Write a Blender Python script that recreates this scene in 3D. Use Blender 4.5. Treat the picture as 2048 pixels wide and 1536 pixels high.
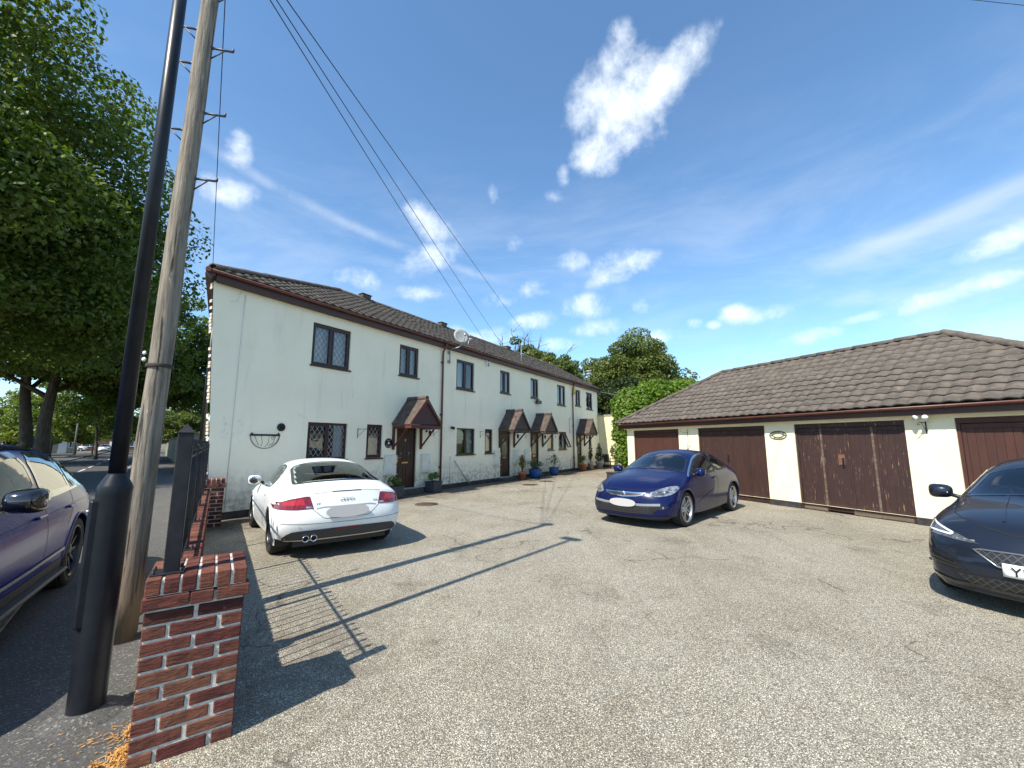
import bpy, bmesh, math, random
import numpy as np
from mathutils import Vector, Matrix, Euler
from mathutils.bvhtree import BVHTree
from mathutils.geometry import delaunay_2d_cdt

for _o in list(bpy.data.objects):
    bpy.data.objects.remove(_o)
scene = bpy.context.scene
C = scene.collection
R = math.radians
random.seed(7)
rng = np.random.default_rng(7)

# ------------------------------------------------------------------ camera
cam_data = bpy.data.cameras.new('camera')
cam = bpy.data.objects.new('camera', cam_data)
C.objects.link(cam)
scene.camera = cam
CAM_H = 1.625
cam.location = (0, 0, CAM_H)
cam.rotation_euler = (R(90 + 8.14), 0, 0)
cam_data.sensor_fit = 'HORIZONTAL'
cam_data.sensor_width = 36
cam_data.lens = 825 / 2048 * 36
cam_data.clip_start = 0.05
cam_data.clip_end = 3000

# ------------------------------------------------------------------ sky
SUN_AZ, SUN_EL = 218.2, 50.0
world = bpy.data.worlds.new('World')
scene.world = world
world.use_nodes = True
wn = world.node_tree
wn.nodes.clear()


def N(nt, typ, **kw):
    n = nt.nodes.new(typ)
    for k, v in kw.items():
        if k.startswith('i_'):
            n.inputs[k[2:].replace('_', ' ')].default_value = v
        elif k.startswith('n_'):
            n.inputs[int(k[2:])].default_value = v
        else:
            setattr(n, k, v)
    return n


def mth(nt, op, a, b=None, c=None, clamp=False):
    n = nt.nodes.new('ShaderNodeMath')
    n.operation = op
    n.use_clamp = clamp
    for i, v in enumerate((a, b, c)):
        if v is None:
            continue
        if isinstance(v, (int, float)):
            n.inputs[i].default_value = v
        else:
            nt.links.new(v, n.inputs[i])
    return n.outputs[0]


def sstep(nt, v, lo, hi, smooth=True):
    n = nt.nodes.new('ShaderNodeMapRange')
    n.interpolation_type = 'SMOOTHSTEP' if smooth else 'LINEAR'
    n.clamp = True
    nt.links.new(v, n.inputs['Value'])
    n.inputs['From Min'].default_value = lo
    n.inputs['From Max'].default_value = hi
    return n.outputs['Result']


def mixc(nt, fac, a, b, blend='MIX'):
    n = nt.nodes.new('ShaderNodeMix')
    n.data_type = 'RGBA'
    n.blend_type = blend
    for i, v in ((0, fac), (6, a), (7, b)):
        if isinstance(v, (int, float)):
            n.inputs[i].default_value = v
        elif isinstance(v, (tuple, list)):
            n.inputs[i].default_value = (v[0], v[1], v[2], 1)
        else:
            nt.links.new(v, n.inputs[i])
    return n.outputs[2]


def build_sky():
    nt = wn
    L = nt.links.new
    sky = N(nt, 'ShaderNodeTexSky', sky_type='NISHITA', sun_disc=False)
    sky.sun_elevation = R(SUN_EL)
    sky.sun_rotation = R(SUN_AZ)
    sky.altitude = 0
    sky.air_density = 1.0
    sky.dust_density = 0.35
    sky.ozone_density = 1.8
    co = N(nt, 'ShaderNodeTexCoord')
    sep = N(nt, 'ShaderNodeSeparateXYZ')
    L(co.outputs['Generated'], sep.inputs[0])
    x, y, z = sep.outputs
    az = mth(nt, 'ARCTAN2', x, y)
    el = mth(nt, 'ARCSINE', z)
    # fractal noise in direction space
    def fbm(scale, detail=8, rough=.6, sx=1, sy=1, sz=1, off=(0, 0, 0), dist=0):
        mp = N(nt, 'ShaderNodeMapping')
        mp.inputs['Scale'].default_value = (sx, sy, sz)
        mp.inputs['Location'].default_value = off
        L(co.outputs['Generated'], mp.inputs[0])
        n = N(nt, 'ShaderNodeTexNoise', i_Scale=scale, i_Detail=detail, i_Roughness=rough, i_Distortion=dist)
        L(mp.outputs[0], n.inputs['Vector'])
        return n.outputs[0]
    n1 = fbm(9, 10, .62, dist=.35)
    n2 = fbm(26, 8, .6, off=(3, 1, 7))
    # cumulus puffs: azimuth, elevation, half sizes, tilt, strength (degrees)
    puffs = [(16.6, 40.6, 4.8, 4.6, 30, 1.1), (22.4, 42.0, 5.4, 2.3, 28, 1.0), (13.0, 37.0, 3.0, 2.8, 20, .95), (12.6, 41.4, 3.0, 3.8, -20, .85), (18.4, 43.0, 3.4, 2.4, 20, .85), (16.0, 45.0, 1.8, 2.8, -15, .8),
             (6.0, 32.5, 1.5, .8, 0, .55), (7.6, 34.4, .7, 1.1, 0, .45),
             (-12.5, 29.0, 3.2, 1.7, -32, .72), (-12.0, 24.5, 4.2, 1.6, 22, .62),
             (-36.5, 27.5, 2.4, 1.3, 0, .5), (-36.0, 32.0, 1.0, 1.5, 0, .4),
             (8.5, 24.5, 2.0, 1.2, -10, .42), (14.5, 23.0, 3.4, 1.8, 15, .5), (17.5, 23.5, 2.2, 1.2, 10, .5), (10.5, 18.5, 2.6, 1.6, 0, .5), (11.5, 15.5, 2.8, 1.0, 5, .45),
             (-13.0, 20.0, 3.0, .9, 0, .42), (-20.5, 21.0, 2.6, 1.0, 0, .34), (-4.0, 14.2, 4.0, 1.4, 8, .55), (-8.5, 15.2, 2.0, .9, 0, .4),
             (29.5, 15.6, 2.4, 1.2, 5, .85), (24.5, 15.2, 1.1, .8, 0, .7), (33.0, 15.0, 2.4, .9, 5, .6), (26.8, 14.7, 1.0, .6, 0, .6), (41.0, 13.2, 2.0, .6, 5, .55), (47.5, 14.0, 4.0, .7, 10, .45), (18.0, 18.0, 1.0, .7, 0, .35),
             (-30.0, 19.0, 2.0, 1.0, 0, .3), (-2.5, 19.5, 2.2, 1.0, 5, .4), (2.8, 21.0, 1.8, .9, 0, .36), (3.0, 16.8, 2.6, 1.0, 4, .42), (7.0, 13.5, 2.6, .8, 0, .4), (21.0, 13.8, 2.2, .8, 0, .4), (37.0, 12.0, 2.6, .7, 4, .38), (53.0, 18.0, 3.0, .9, 12, .4), (-24.0, 16.5, 2.6, .9, 0, .34), (0.5, 27.0, .9, .8, 0, .3), (-2.8, 33.0, .5, .9, 0, .3), (75, 30, 6, 3, 0, .8), (110, 25, 7, 3, 10, .8), (150, 35, 8, 4, 0, .8), (-160, 22, 7, 3, 0, .7), (-120, 28, 6, 3, 0, .8), (-85, 20, 5, 2.4, 0, .7)]
    dens = None
    for (a, e, sa, se, tilt, st) in puffs:
        da = mth(nt, 'MULTIPLY', mth(nt, 'SUBTRACT', az, R(a)), math.cos(R(e)))
        de = mth(nt, 'SUBTRACT', el, R(e))
        ct, s_ = math.cos(R(tilt)), math.sin(R(tilt))
        u = mth(nt, 'ADD', mth(nt, 'MULTIPLY', da, ct / R(sa)), mth(nt, 'MULTIPLY', de, s_ / R(sa)))
        v = mth(nt, 'ADD', mth(nt, 'MULTIPLY', da, -s_ / R(se)), mth(nt, 'MULTIPLY', de, ct / R(se)))
        r2 = mth(nt, 'ADD', mth(nt, 'MULTIPLY', u, u), mth(nt, 'MULTIPLY', v, v))
        f = mth(nt, 'MULTIPLY', mth(nt, 'SUBTRACT', 1.0, r2), st)
        dens = f if dens is None else mth(nt, 'SMOOTH_MAX', dens, f, .12)
    nn = mth(nt, 'ADD', mth(nt, 'MULTIPLY', mth(nt, 'SUBTRACT', n1, .5), 3.3), mth(nt, 'MULTIPLY', mth(nt, 'SUBTRACT', n2, .5), 1.7))
    tot = mth(nt, 'ADD', mth(nt, 'MAXIMUM', dens, -1.6), nn)
    cum = sstep(nt, tot, -.40, 1.75)
    # thin high cloud and the long faint trail
    n3 = fbm(3.2, 7, .62, sx=.7, sy=1.0, sz=2.6, off=(1.3, .2, .4), dist=.45)
    haze = mth(nt, 'MULTIPLY', sstep(nt, n3, .38, .74), sstep(nt, el, R(46), R(8)))
    veil = mth(nt, 'MULTIPLY', haze, .36)
    tr_c = mth(nt, 'ADD', mth(nt, 'MULTIPLY', mth(nt, 'ADD', az, R(35)), -.245), R(30.3))
    tr_d = mth(nt, 'ABSOLUTE', mth(nt, 'SUBTRACT', el, tr_c))
    tr_m = mth(nt, 'MULTIPLY', sstep(nt, tr_d, R(.95), 0), mth(nt, 'MULTIPLY', sstep(nt, az, R(-44), R(-34)), sstep(nt, az, R(10), R(-10))))
    trail = mth(nt, 'MULTIPLY', tr_m, mth(nt, 'MULTIPLY', sstep(nt, n1, .25, .75), .30))
    st_c = mth(nt, 'ADD', mth(nt, 'MULTIPLY', mth(nt, 'SUBTRACT', az, R(40)), .17), R(19.6))
    st_d = mth(nt, 'ABSOLUTE', mth(nt, 'SUBTRACT', el, st_c))
    st_m = mth(nt, 'MULTIPLY', sstep(nt, st_d, R(1.5), 0), mth(nt, 'MULTIPLY', sstep(nt, az, R(33), R(47)), .26))
    thin = mth(nt, 'ADD', mth(nt, 'ADD', veil, trail), st_m, clamp=True)
    skyc = mixc(nt, 1.0, sky.outputs[0], (0.85, 1.075, 1.17), 'MULTIPLY')
    c1 = mixc(nt, thin, skyc, (5.3, 5.6, 5.9))
    c2 = mixc(nt, cum, c1, (6.2, 6.6, 6.9))
    bg = N(nt, 'ShaderNodeBackground')
    bg.inputs['Strength'].default_value = 0.130
    L(c2, bg.inputs['Color'])
    out = N(nt, 'ShaderNodeOutputWorld')
    L(bg.outputs[0], out.inputs['Surface'])


build_sky()

# ------------------------------------------------------------------ sun, exposure
sun_data = bpy.data.lights.new('sun', 'SUN')
sun_data.energy = 5.0
sun_data.angle = R(0.55)
sun_data.color = (1.0, 0.93, 0.81)
sun = bpy.data.objects.new('sun', sun_data)
C.objects.link(sun)
_sd = Vector((math.sin(R(SUN_AZ)) * math.cos(R(SUN_EL)), math.cos(R(SUN_AZ)) * math.cos(R(SUN_EL)), math.sin(R(SUN_EL))))
sun.rotation_euler = _sd.to_track_quat('Z', 'Y').to_euler()
sun.location = _sd * 60

scene.render.engine = 'CYCLES'
scene.cycles.use_denoising = True
scene.cycles.max_bounces = 8
scene.cycles.transparent_max_bounces = 24
scene.cycles.sample_clamp_indirect = 8
vs = scene.view_settings
vs.view_transform = 'Standard'
vs.look = 'None'
vs.gamma = 1
vs.exposure = 0.70
vs.use_curve_mapping = False

# ------------------------------------------------------------------ materials
MATS = {}


def mat(name, col, col2=None, rough=.7, metal=0., scale=8., detail=6, lo=.35, hi=.65, bump=0., bscale=None, rnd=0., coat=0., spec=.5,
        stretch=(1, 1, 1), coords='Object', bdist=.02, spots=None, sscale=40, sth=(.62, .7), emit=None):
    """procedural Principled material: two noise-mixed colours, optional spots, per-object tint, bump"""
    if name in MATS:
        return MATS[name]
    m = bpy.data.materials.new(name)
    m.use_nodes = True
    nt = m.node_tree
    L = nt.links.new
    b = nt.nodes['Principled BSDF']
    b.inputs['Roughness'].default_value = rough
    b.inputs['Metallic'].default_value = metal
    b.inputs['Coat Weight'].default_value = coat
    b.inputs['Coat Roughness'].default_value = .03
    b.inputs['Specular IOR Level'].default_value = spec
    if emit:
        b.inputs['Emission Color'].default_value = (*emit[:3], 1)
        b.inputs['Emission Strength'].default_value = emit[3]
    tc = N(nt, 'ShaderNodeTexCoord')
    mp = N(nt, 'ShaderNodeMapping')
    mp.inputs['Scale'].default_value = stretch
    oi = N(nt, 'ShaderNodeObjectInfo')
    if coords == 'World':
        g = N(nt, 'ShaderNodeNewGeometry')
        L(g.outputs['Position'], mp.inputs[0])
    else:
        L(tc.outputs[coords], mp.inputs[0])
        if rnd:
            sc_ = N(nt, 'ShaderNodeVectorMath', operation='SCALE')
            cx = N(nt, 'ShaderNodeCombineXYZ')
            L(oi.outputs['Random'], cx.inputs[0]); L(oi.outputs['Random'], cx.inputs[1])
            L(cx.outputs[0], sc_.inputs[0]); sc_.inputs['Scale'].default_value = 37.
            L(sc_.outputs[0], mp.inputs['Location'])
    V = mp.outputs[0]
    nz = N(nt, 'ShaderNodeTexNoise', i_Scale=scale, i_Detail=detail, i_Roughness=.62)
    L(V, nz.inputs['Vector'])
    c = None
    if col2 is not None:
        c = mixc(nt, sstep(nt, nz.outputs[0], lo, hi), col, col2)
    if spots is not None:
        n2 = N(nt, 'ShaderNodeTexNoise', i_Scale=sscale, i_Detail=4, i_Roughness=.6)
        L(V, n2.inputs['Vector'])
        c = mixc(nt, sstep(nt, n2.outputs[0], *sth), c if c is not None else col, spots)
    if rnd:
        hv = N(nt, 'ShaderNodeHueSaturation')
        v = mth(nt, 'ADD', mth(nt, 'MULTIPLY', oi.outputs['Random'], 2 * rnd), 1 - rnd)
        L(v, hv.inputs['Value'])
        if c is None:
            hv.inputs['Color'].default_value = (*col, 1)
        else:
            L(c, hv.inputs['Color'])
        c = hv.outputs[0]
    if c is None:
        b.inputs['Base Color'].default_value = (*col, 1)
    else:
        L(c, b.inputs['Base Color'])
    if bump:
        n3 = N(nt, 'ShaderNodeTexNoise', i_Scale=bscale or scale * 4, i_Detail=5, i_Roughness=.65)
        L(V, n3.inputs['Vector'])
        bp = N(nt, 'ShaderNodeBump', i_Strength=bump, i_Distance=bdist)
        L(n3.outputs[0], bp.inputs['Height'])
        L(bp.outputs[0], b.inputs['Normal'])
    MATS[name] = m
    return m


def glass_mat(name, tint=(.55, .62, .62), refl=1.0, rough=.0):
    if name in MATS:
        return MATS[name]
    m = bpy.data.materials.new(name)
    m.use_nodes = True
    nt = m.node_tree
    nt.nodes.clear()
    L = nt.links.new
    tr = N(nt, 'ShaderNodeBsdfTransparent')
    tr.inputs[0].default_value = (*tint, 1)
    gl = N(nt, 'ShaderNodeBsdfGlossy')
    gl.inputs['Color'].default_value = (refl, refl, refl, 1)
    gl.inputs['Roughness'].default_value = rough
    fr = N(nt, 'ShaderNodeFresnel', i_IOR=1.55)
    f2 = mth(nt, 'MULTIPLY_ADD', fr.outputs[0], 1.25, .03, clamp=True)
    mx = N(nt, 'ShaderNodeMixShader')
    L(f2, mx.inputs[0]); L(tr.outputs[0], mx.inputs[1]); L(gl.outputs[0], mx.inputs[2])
    o = N(nt, 'ShaderNodeOutputMaterial')
    L(mx.outputs[0], o.inputs[0])
    MATS[name] = m
    return m


def leaf_mat(name, c1, c2, c3=None, trans=.35, rough=.5):
    if name in MATS:
        return MATS[name]
    m = bpy.data.materials.new(name)
    m.use_nodes = True
    nt = m.node_tree
    nt.nodes.clear()
    L = nt.links.new
    g = N(nt, 'ShaderNodeNewGeometry')
    col = mixc(nt, g.outputs['Random Per Island'], c1, c2)
    nz = N(nt, 'ShaderNodeTexNoise', i_Scale=.55, i_Detail=3)
    L(g.outputs['Position'], nz.inputs['Vector'])
    if c3:
        col = mixc(nt, mth(nt, 'MULTIPLY', sstep(nt, nz.outputs[0], .45, .7), .7), col, c3)
    p = N(nt, 'ShaderNodeBsdfPrincipled')
    L(col, p.inputs['Base Color'])
    p.inputs['Roughness'].default_value = rough
    p.inputs['Specular IOR Level'].default_value = .35
    t = N(nt, 'ShaderNodeBsdfTranslucent')
    tc = mixc(nt, 1.0, col, (1.5, 1.7, .5), 'MULTIPLY')
    L(tc, t.inputs[0])
    mx = N(nt, 'ShaderNodeMixShader')
    mx.inputs[0].default_value = trans
    L(p.outputs[0], mx.inputs[1]); L(t.outputs[0], mx.inputs[2])
    o = N(nt, 'ShaderNodeOutputMaterial')
    L(mx.outputs[0], o.inputs[0])
    MATS[name] = m
    return m


# ------------------------------------------------------------------ mesh helpers
class MB:
    """collects primitives into one mesh"""
    def __init__(s):
        s.v = []; s.f = []; s.sm = []

    def add(s, verts, faces, smooth=False):
        o = len(s.v)
        s.v += [tuple(p) for p in verts]
        s.f += [tuple(i + o for i in f) for f in faces]
        s.sm += [smooth] * len(faces)
        return s

    def box(s, x0, x1, y0, y1, z0, z1, ch=0., M=None):
        if x0 > x1: x0, x1 = x1, x0
        if y0 > y1: y0, y1 = y1, y0
        if z0 > z1: z0, z1 = z1, z0
        if not ch:
            v = [(x0, y0, z0), (x1, y0, z0), (x1, y1, z0), (x0, y1, z0), (x0, y0, z1), (x1, y0, z1), (x1, y1, z1), (x0, y1, z1)]
            f = [(0, 3, 2, 1), (4, 5, 6, 7), (0, 1, 5, 4), (1, 2, 6, 5), (2, 3, 7, 6), (3, 0, 4, 7)]
        else:
            X = (x0, x1); Y = (y0, y1); Z = (z0, z1)
            v = []; idx = {}
            for i in (0, 1):
                for j in (0, 1):
                    for k in (0, 1):
                        sx, sy, sz = (ch, -ch)[i], (ch, -ch)[j], (ch, -ch)[k]
                        idx[i, j, k, 0] = len(v); v.append((X[i], Y[j] + sy, Z[k] + sz))
                        idx[i, j, k, 1] = len(v); v.append((X[i] + sx, Y[j], Z[k] + sz))
                        idx[i, j, k, 2] = len(v); v.append((X[i] + sx, Y[j] + sy, Z[k]))
            f = []
            for i in (0, 1):
                q = [idx[i, 0, 0, 0], idx[i, 1, 0, 0], idx[i, 1, 1, 0], idx[i, 0, 1, 0]]; f.append(q if i else q[::-1])
                q = [idx[0, i, 0, 1], idx[0, i, 1, 1], idx[1, i, 1, 1], idx[1, i, 0, 1]]; f.append(q if i else q[::-1])
                q = [idx[0, 0, i, 2], idx[1, 0, i, 2], idx[1, 1, i, 2], idx[0, 1, i, 2]]; f.append(q if i else q[::-1])
            for a in (0, 1):
                for b_ in (0, 1):
                    q = [idx[a, b_, 0, 0], idx[a, b_, 1, 0], idx[a, b_, 1, 1], idx[a, b_, 0, 1]]; f.append(q if a == b_ else q[::-1])
                    q = [idx[a, 0, b_, 0], idx[a, 0, b_, 2], idx[a, 1, b_, 2], idx[a, 1, b_, 0]]; f.append(q if a == b_ else q[::-1])
                    q = [idx[0, a, b_, 1], idx[1, a, b_, 1], idx[1, a, b_, 2], idx[0, a, b_, 2]]; f.append(q if a == b_ else q[::-1])
            for i in (0, 1):
                for j in (0, 1):
                    for k in (0, 1):
                        q = [idx[i, j, k, 0], idx[i, j, k, 1], idx[i, j, k, 2]]
                        f.append(q if (i + j + k) % 2 == 1 else q[::-1])
        if M is not None:
            v = [tuple(M @ Vector(p)) for p in v]
        return s.add(v, f)

    def tube(s, pts, r, n=8, cap=True, smooth=True):
        pts = [Vector(p) for p in pts]
        rs = r if isinstance(r, (list, tuple)) else [r] * len(pts)
        v = []; f = []
        t0 = (pts[1] - pts[0]).normalized()
        a = Vector((0, 0, 1)) if abs(t0.z) < .9 else Vector((1, 0, 0))
        u = t0.cross(a).normalized()
        for i, p in enumerate(pts):
            t = (pts[min(i + 1, len(pts) - 1)] - pts[max(i - 1, 0)]).normalized()
            u = (u - t * u.dot(t)).normalized()
            w = t.cross(u)
            for k in range(n):
                an = 2 * math.pi * k / n
                v.append(p + (u * math.cos(an) + w * math.sin(an)) * rs[i])
        for i in range(len(pts) - 1):
            for k in range(n):
                k2 = (k + 1) % n
                f.append((i * n + k, i * n + k2, (i + 1) * n + k2, (i + 1) * n + k))
        o = len(s.v)
        s.add(v, f, smooth)
        if cap:
            s.f.append(tuple(o + k for k in range(n))[::-1]); s.sm.append(False)
            e = o + (len(pts) - 1) * n
            s.f.append(tuple(e + k for k in range(n))); s.sm.append(False)
        return s

    def lathe(s, prof, n=24, M=None, smooth=True, closed=False):
        """prof: list of (r, h), revolved about z"""
        v = []; f = []
        for r, h in prof:
            for k in range(n):
                a = 2 * math.pi * k / n
                v.append((r * math.cos(a), r * math.sin(a), h))
        m = len(prof)
        for i in range(m if closed else m - 1):
            i2 = (i + 1) % m
            for k in range(n):
                k2 = (k + 1) % n
                f.append((i * n + k, i * n + k2, i2 * n + k2, i2 * n + k))
        if M is not None:
            v = [tuple(M @ Vector(p)) for p in v]
        return s.add(v, f, smooth)

    def prism(s, poly, y0, y1, axis='y', M=None):
        """polygon in the two other axes extruded along axis"""
        n = len(poly)
        if axis == 'y':
            v = [(a, y0, b) for a, b in poly] + [(a, y1, b) for a, b in poly]
        elif axis == 'x':
            v = [(y0, a, b) for a, b in poly] + [(y1, a, b) for a, b in poly]
        else:
            v = [(a, b, y0) for a, b in poly] + [(a, b, y1) for a, b in poly]
        f = [tuple(range(n)), tuple(range(n, 2 * n))[::-1]]
        for i in range(n):
            j = (i + 1) % n
            f.append((i, i + n, j + n, j))
        if M is not None:
            v = [tuple(M @ Vector(p)) for p in v]
        return s.add(v, f)

    def ell(s, c, r, nu=12, nv=8, M=None):
        v = []; f = []
        for j in range(nv + 1):
            th = math.pi * j / nv
            for i in range(nu):
                a = 2 * math.pi * i / nu
                v.append((c[0] + r[0] * math.sin(th) * math.cos(a), c[1] + r[1] * math.sin(th) * math.sin(a), c[2] + r[2] * math.cos(th)))
        for j in range(nv):
            for i in range(nu):
                i2 = (i + 1) % nu
                f.append((j * nu + i, (j + 1) * nu + i, (j + 1) * nu + i2, j * nu + i2))
        if M is not None:
            v = [tuple(M @ Vector(p)) for p in v]
        return s.add(v, f, True)

    def mesh(s, name):
        me = bpy.data.meshes.new(name)
        me.from_pydata(s.v, [], s.f)
        me.polygons.foreach_set('use_smooth', s.sm)
        me.update()
        return me

    def build(s, name, m, parent=None, loc=None, rot=None, fixn=False, bevel=0., seg=2):
        me = s.mesh(name)
        if fixn:
            bm = bmesh.new(); bm.from_mesh(me)
            bmesh.ops.remove_doubles(bm, verts=bm.verts, dist=1e-5)
            bmesh.ops.recalc_face_normals(bm, faces=bm.faces)
            bm.to_mesh(me); bm.free()
        o = obj(name, me, m, parent, loc, rot)
        if bevel:
            bv = o.modifiers.new('bevel', 'BEVEL')
            bv.width = bevel; bv.segments = seg; bv.limit_method = 'ANGLE'; bv.angle_limit = R(40)
        return o


def obj(name, me, m=None, parent=None, loc=None, rot=None):
    if m is not None:
        ms = m if isinstance(m, (list, tuple)) else [m]
        if len(me.materials) == 0:
            for q in ms:
                me.materials.append(q)
    o = bpy.data.objects.new(name, me)
    C.objects.link(o)
    if parent is not None:
        o.parent = parent
    if loc is not None:
        o.location = loc
    if rot is not None:
        o.rotation_euler = rot
    return o


def thing(name, label, cat, loc=(0, 0, 0), rotz=0., group=None):
    o = bpy.data.objects.new(name, None)
    o.empty_display_size = .2
    C.objects.link(o)
    o.location = loc
    o.rotation_euler = (0, 0, rotz)
    return tag(o, label, cat, group)


def tag(o, label, cat, group=None):
    o['label'] = label
    o['category'] = cat
    if group:
        o['group'] = group
    return o


def struct(o):
    o['kind'] = 'structure'
    return o


def node(name, parent, loc=(0, 0, 0), rot=(0, 0, 0)):
    """an Empty that is a part and carries sub-parts"""
    o = bpy.data.objects.new(name, None)
    o.empty_display_size = .1
    C.objects.link(o)
    o.parent = parent
    o.location = loc
    o.rotation_euler = rot
    return o


def copy_tree(o, parent=None):
    c = o.copy()
    C.objects.link(c)
    c.parent = parent
    for ch in o.children:
        copy_tree(ch, c)
    return c


def text_mesh(txt, size, depth=.002, align='CENTER'):
    cu = bpy.data.curves.new('txt', 'FONT')
    cu.body = txt
    cu.size = size
    cu.extrude = depth
    cu.align_x = align
    cu.align_y = 'CENTER'
    t = bpy.data.objects.new('txt', cu)
    C.objects.link(t)
    bpy.context.view_layer.update()
    me = bpy.data.meshes.new_from_object(t.evaluated_get(bpy.context.evaluated_depsgraph_get()))
    bpy.data.objects.remove(t)
    me.materials.clear()
    return me


def rotm(rx=0, ry=0, rz=0, loc=(0, 0, 0)):
    return Matrix.Translation(loc) @ Euler((rx, ry, rz)).to_matrix().to_4x4()


def az_dir(a):
    return Vector((math.sin(R(a)), math.cos(R(a)), 0))


def sheet(name, poly, z, m, kind='structure', div=None):
    b = MB()
    b.add([(p[0], p[1], z) for p in poly], [tuple(range(len(poly)))])
    o = b.build(name, m)
    if o.data.polygons[0].normal.z < 0:
        o.data.flip_normals()
    o['kind'] = kind
    return o

# ------------------------------------------------------------------ ground, road, courtyard
def ground_mats():
    # courtyard: tarmac with exposed pale chippings
    m = bpy.data.materials.new('chippings'); m.use_nodes = True
    nt = m.node_tree; L = nt.links.new
    b = nt.nodes['Principled BSDF']
    g = N(nt, 'ShaderNodeNewGeometry')
    P = g.outputs['Position']
    vo = N(nt, 'ShaderNodeTexVoronoi', i_Scale=150.); L(P, vo.inputs['Vector'])
    cs = N(nt, 'ShaderNodeSeparateColor'); L(vo.outputs['Color'], cs.inputs[0])
    stone = mixc(nt, cs.outputs[0], (.130, .117, .088), (.60, .560, .445))
    stone = mixc(nt, sstep(nt, cs.outputs[1], .86, .9), stone, (.82, .77, .64))
    stone = mixc(nt, sstep(nt, cs.outputs[2], .74, .8), stone, (.06, .055, .045))
    gap = sstep(nt, vo.outputs['Distance'], .40, .66)
    c = mixc(nt, gap, stone, (.195, .175, .135))
    n1 = N(nt, 'ShaderNodeTexNoise', i_Scale=.55, i_Detail=9, i_Roughness=.66); L(P, n1.inputs['Vector'])
    n2 = N(nt, 'ShaderNodeTexNoise', i_Scale=1.7, i_Detail=8, i_Roughness=.7, i_Distortion=1.2)
    mp = N(nt, 'ShaderNodeMapping'); mp.inputs['Location'].default_value = (13, 4, 2); L(P, mp.inputs[0]); L(mp.outputs[0], n2.inputs['Vector'])
    n3 = N(nt, 'ShaderNodeTexNoise', i_Scale=6., i_Detail=8, i_Roughness=.7)
    L(mp.outputs[0], n3.inputs['Vector'])
    c = mixc(nt, mth(nt, 'MULTIPLY', sstep(nt, n1.outputs[0], .40, .68), .6), c, mixc(nt, 1, c, (.68, .64, .57), 'MULTIPLY'))
    c = mixc(nt, mth(nt, 'MULTIPLY', sstep(nt, n2.outputs[0], .56, .72), .6), c, mixc(nt, 1, c, (.63, .52, .42), 'MULTIPLY'))
    c = mixc(nt, mth(nt, 'MULTIPLY', sstep(nt, n3.outputs[0], .63, .72), .55), c, mixc(nt, 1, c, (.42, .39, .36), 'MULTIPLY'))
    # worn pale wheel tracks and brown soil gathered along the house wall
    sep = N(nt, 'ShaderNodeSeparateXYZ'); L(P, sep.inputs[0])
    hd = az_dir(32.)
    dist = mth(nt, 'ADD', mth(nt, 'MULTIPLY', mth(nt, 'ADD', sep.outputs[0], 6.31), hd.y), mth(nt, 'MULTIPLY', mth(nt, 'SUBTRACT', sep.outputs[1], 8.853), -hd.x))
    soil = mth(nt, 'MULTIPLY', sstep(nt, mth(nt, 'ADD', dist, mth(nt, 'MULTIPLY', mth(nt, 'SUBTRACT', n2.outputs[0], .5), 3.2)), 2.1, .3), sstep(nt, n3.outputs[0], .28, .55))
    c = mixc(nt, mth(nt, 'MULTIPLY', soil, .95), c, (.085, .058, .032))
    far = mth(nt, 'MULTIPLY', sstep(nt, sep.outputs[1], 17, 24), sstep(nt, n2.outputs[0], .42, .58))
    c = mixc(nt, mth(nt, 'MULTIPLY', far, .7), c, (.15, .10, .055))
    pier = N(nt, 'ShaderNodeVectorMath', operation='DISTANCE'); L(P, pier.inputs[0]); pier.inputs[1].default_value = (-1.7, 3.4, 0)
    brown_patch = mth(nt, 'MULTIPLY', sstep(nt, pier.outputs['Value'], 1.5, .35), sstep(nt, n3.outputs[0], .36, .6))  # blotchy brown tint, stronger towards a point beside the pier
    c = mixc(nt, mth(nt, 'MULTIPLY', brown_patch, .55), c, (.10, .075, .05))
    # worn streaks along the drive, fine cracks, oil drips
    ms = N(nt, 'ShaderNodeMapping'); ms.inputs['Rotation'].default_value = (0, 0, R(24)); ms.inputs['Scale'].default_value = (1.0, .13, 1); L(P, ms.inputs[0])
    n5 = N(nt, 'ShaderNodeTexNoise', i_Scale=2.4, i_Detail=9, i_Roughness=.68, i_Distortion=.3); L(ms.outputs[0], n5.inputs['Vector'])
    c = mixc(nt, mth(nt, 'MULTIPLY', sstep(nt, n5.outputs[0], .52, .68), .42), c, mixc(nt, 1, c, (1.32, 1.30, 1.25), 'MULTIPLY'))
    c = mixc(nt, mth(nt, 'MULTIPLY', sstep(nt, n5.outputs[0], .46, .32), .42), c, mixc(nt, 1, c, (.62, .60, .56), 'MULTIPLY'))
    dn = N(nt, 'ShaderNodeTexNoise', i_Scale=1.5, i_Detail=6); L(P, dn.inputs['Vector'])
    dv = N(nt, 'ShaderNodeVectorMath', operation='MULTIPLY_ADD'); L(dn.outputs['Color'], dv.inputs[0]); dv.inputs[1].default_value = (.9, .9, .9); L(P, dv.inputs[2])
    cr = N(nt, 'ShaderNodeTexVoronoi', i_Scale=.42, feature='DISTANCE_TO_EDGE'); L(dv.outputs[0], cr.inputs['Vector'])
    crk = mth(nt, 'MULTIPLY', sstep(nt, cr.outputs['Distance'], .010, .002), sstep(nt, n1.outputs[0], .48, .56))
    c = mixc(nt, mth(nt, 'MULTIPLY', crk, .7), c, (.05, .042, .034))
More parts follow.
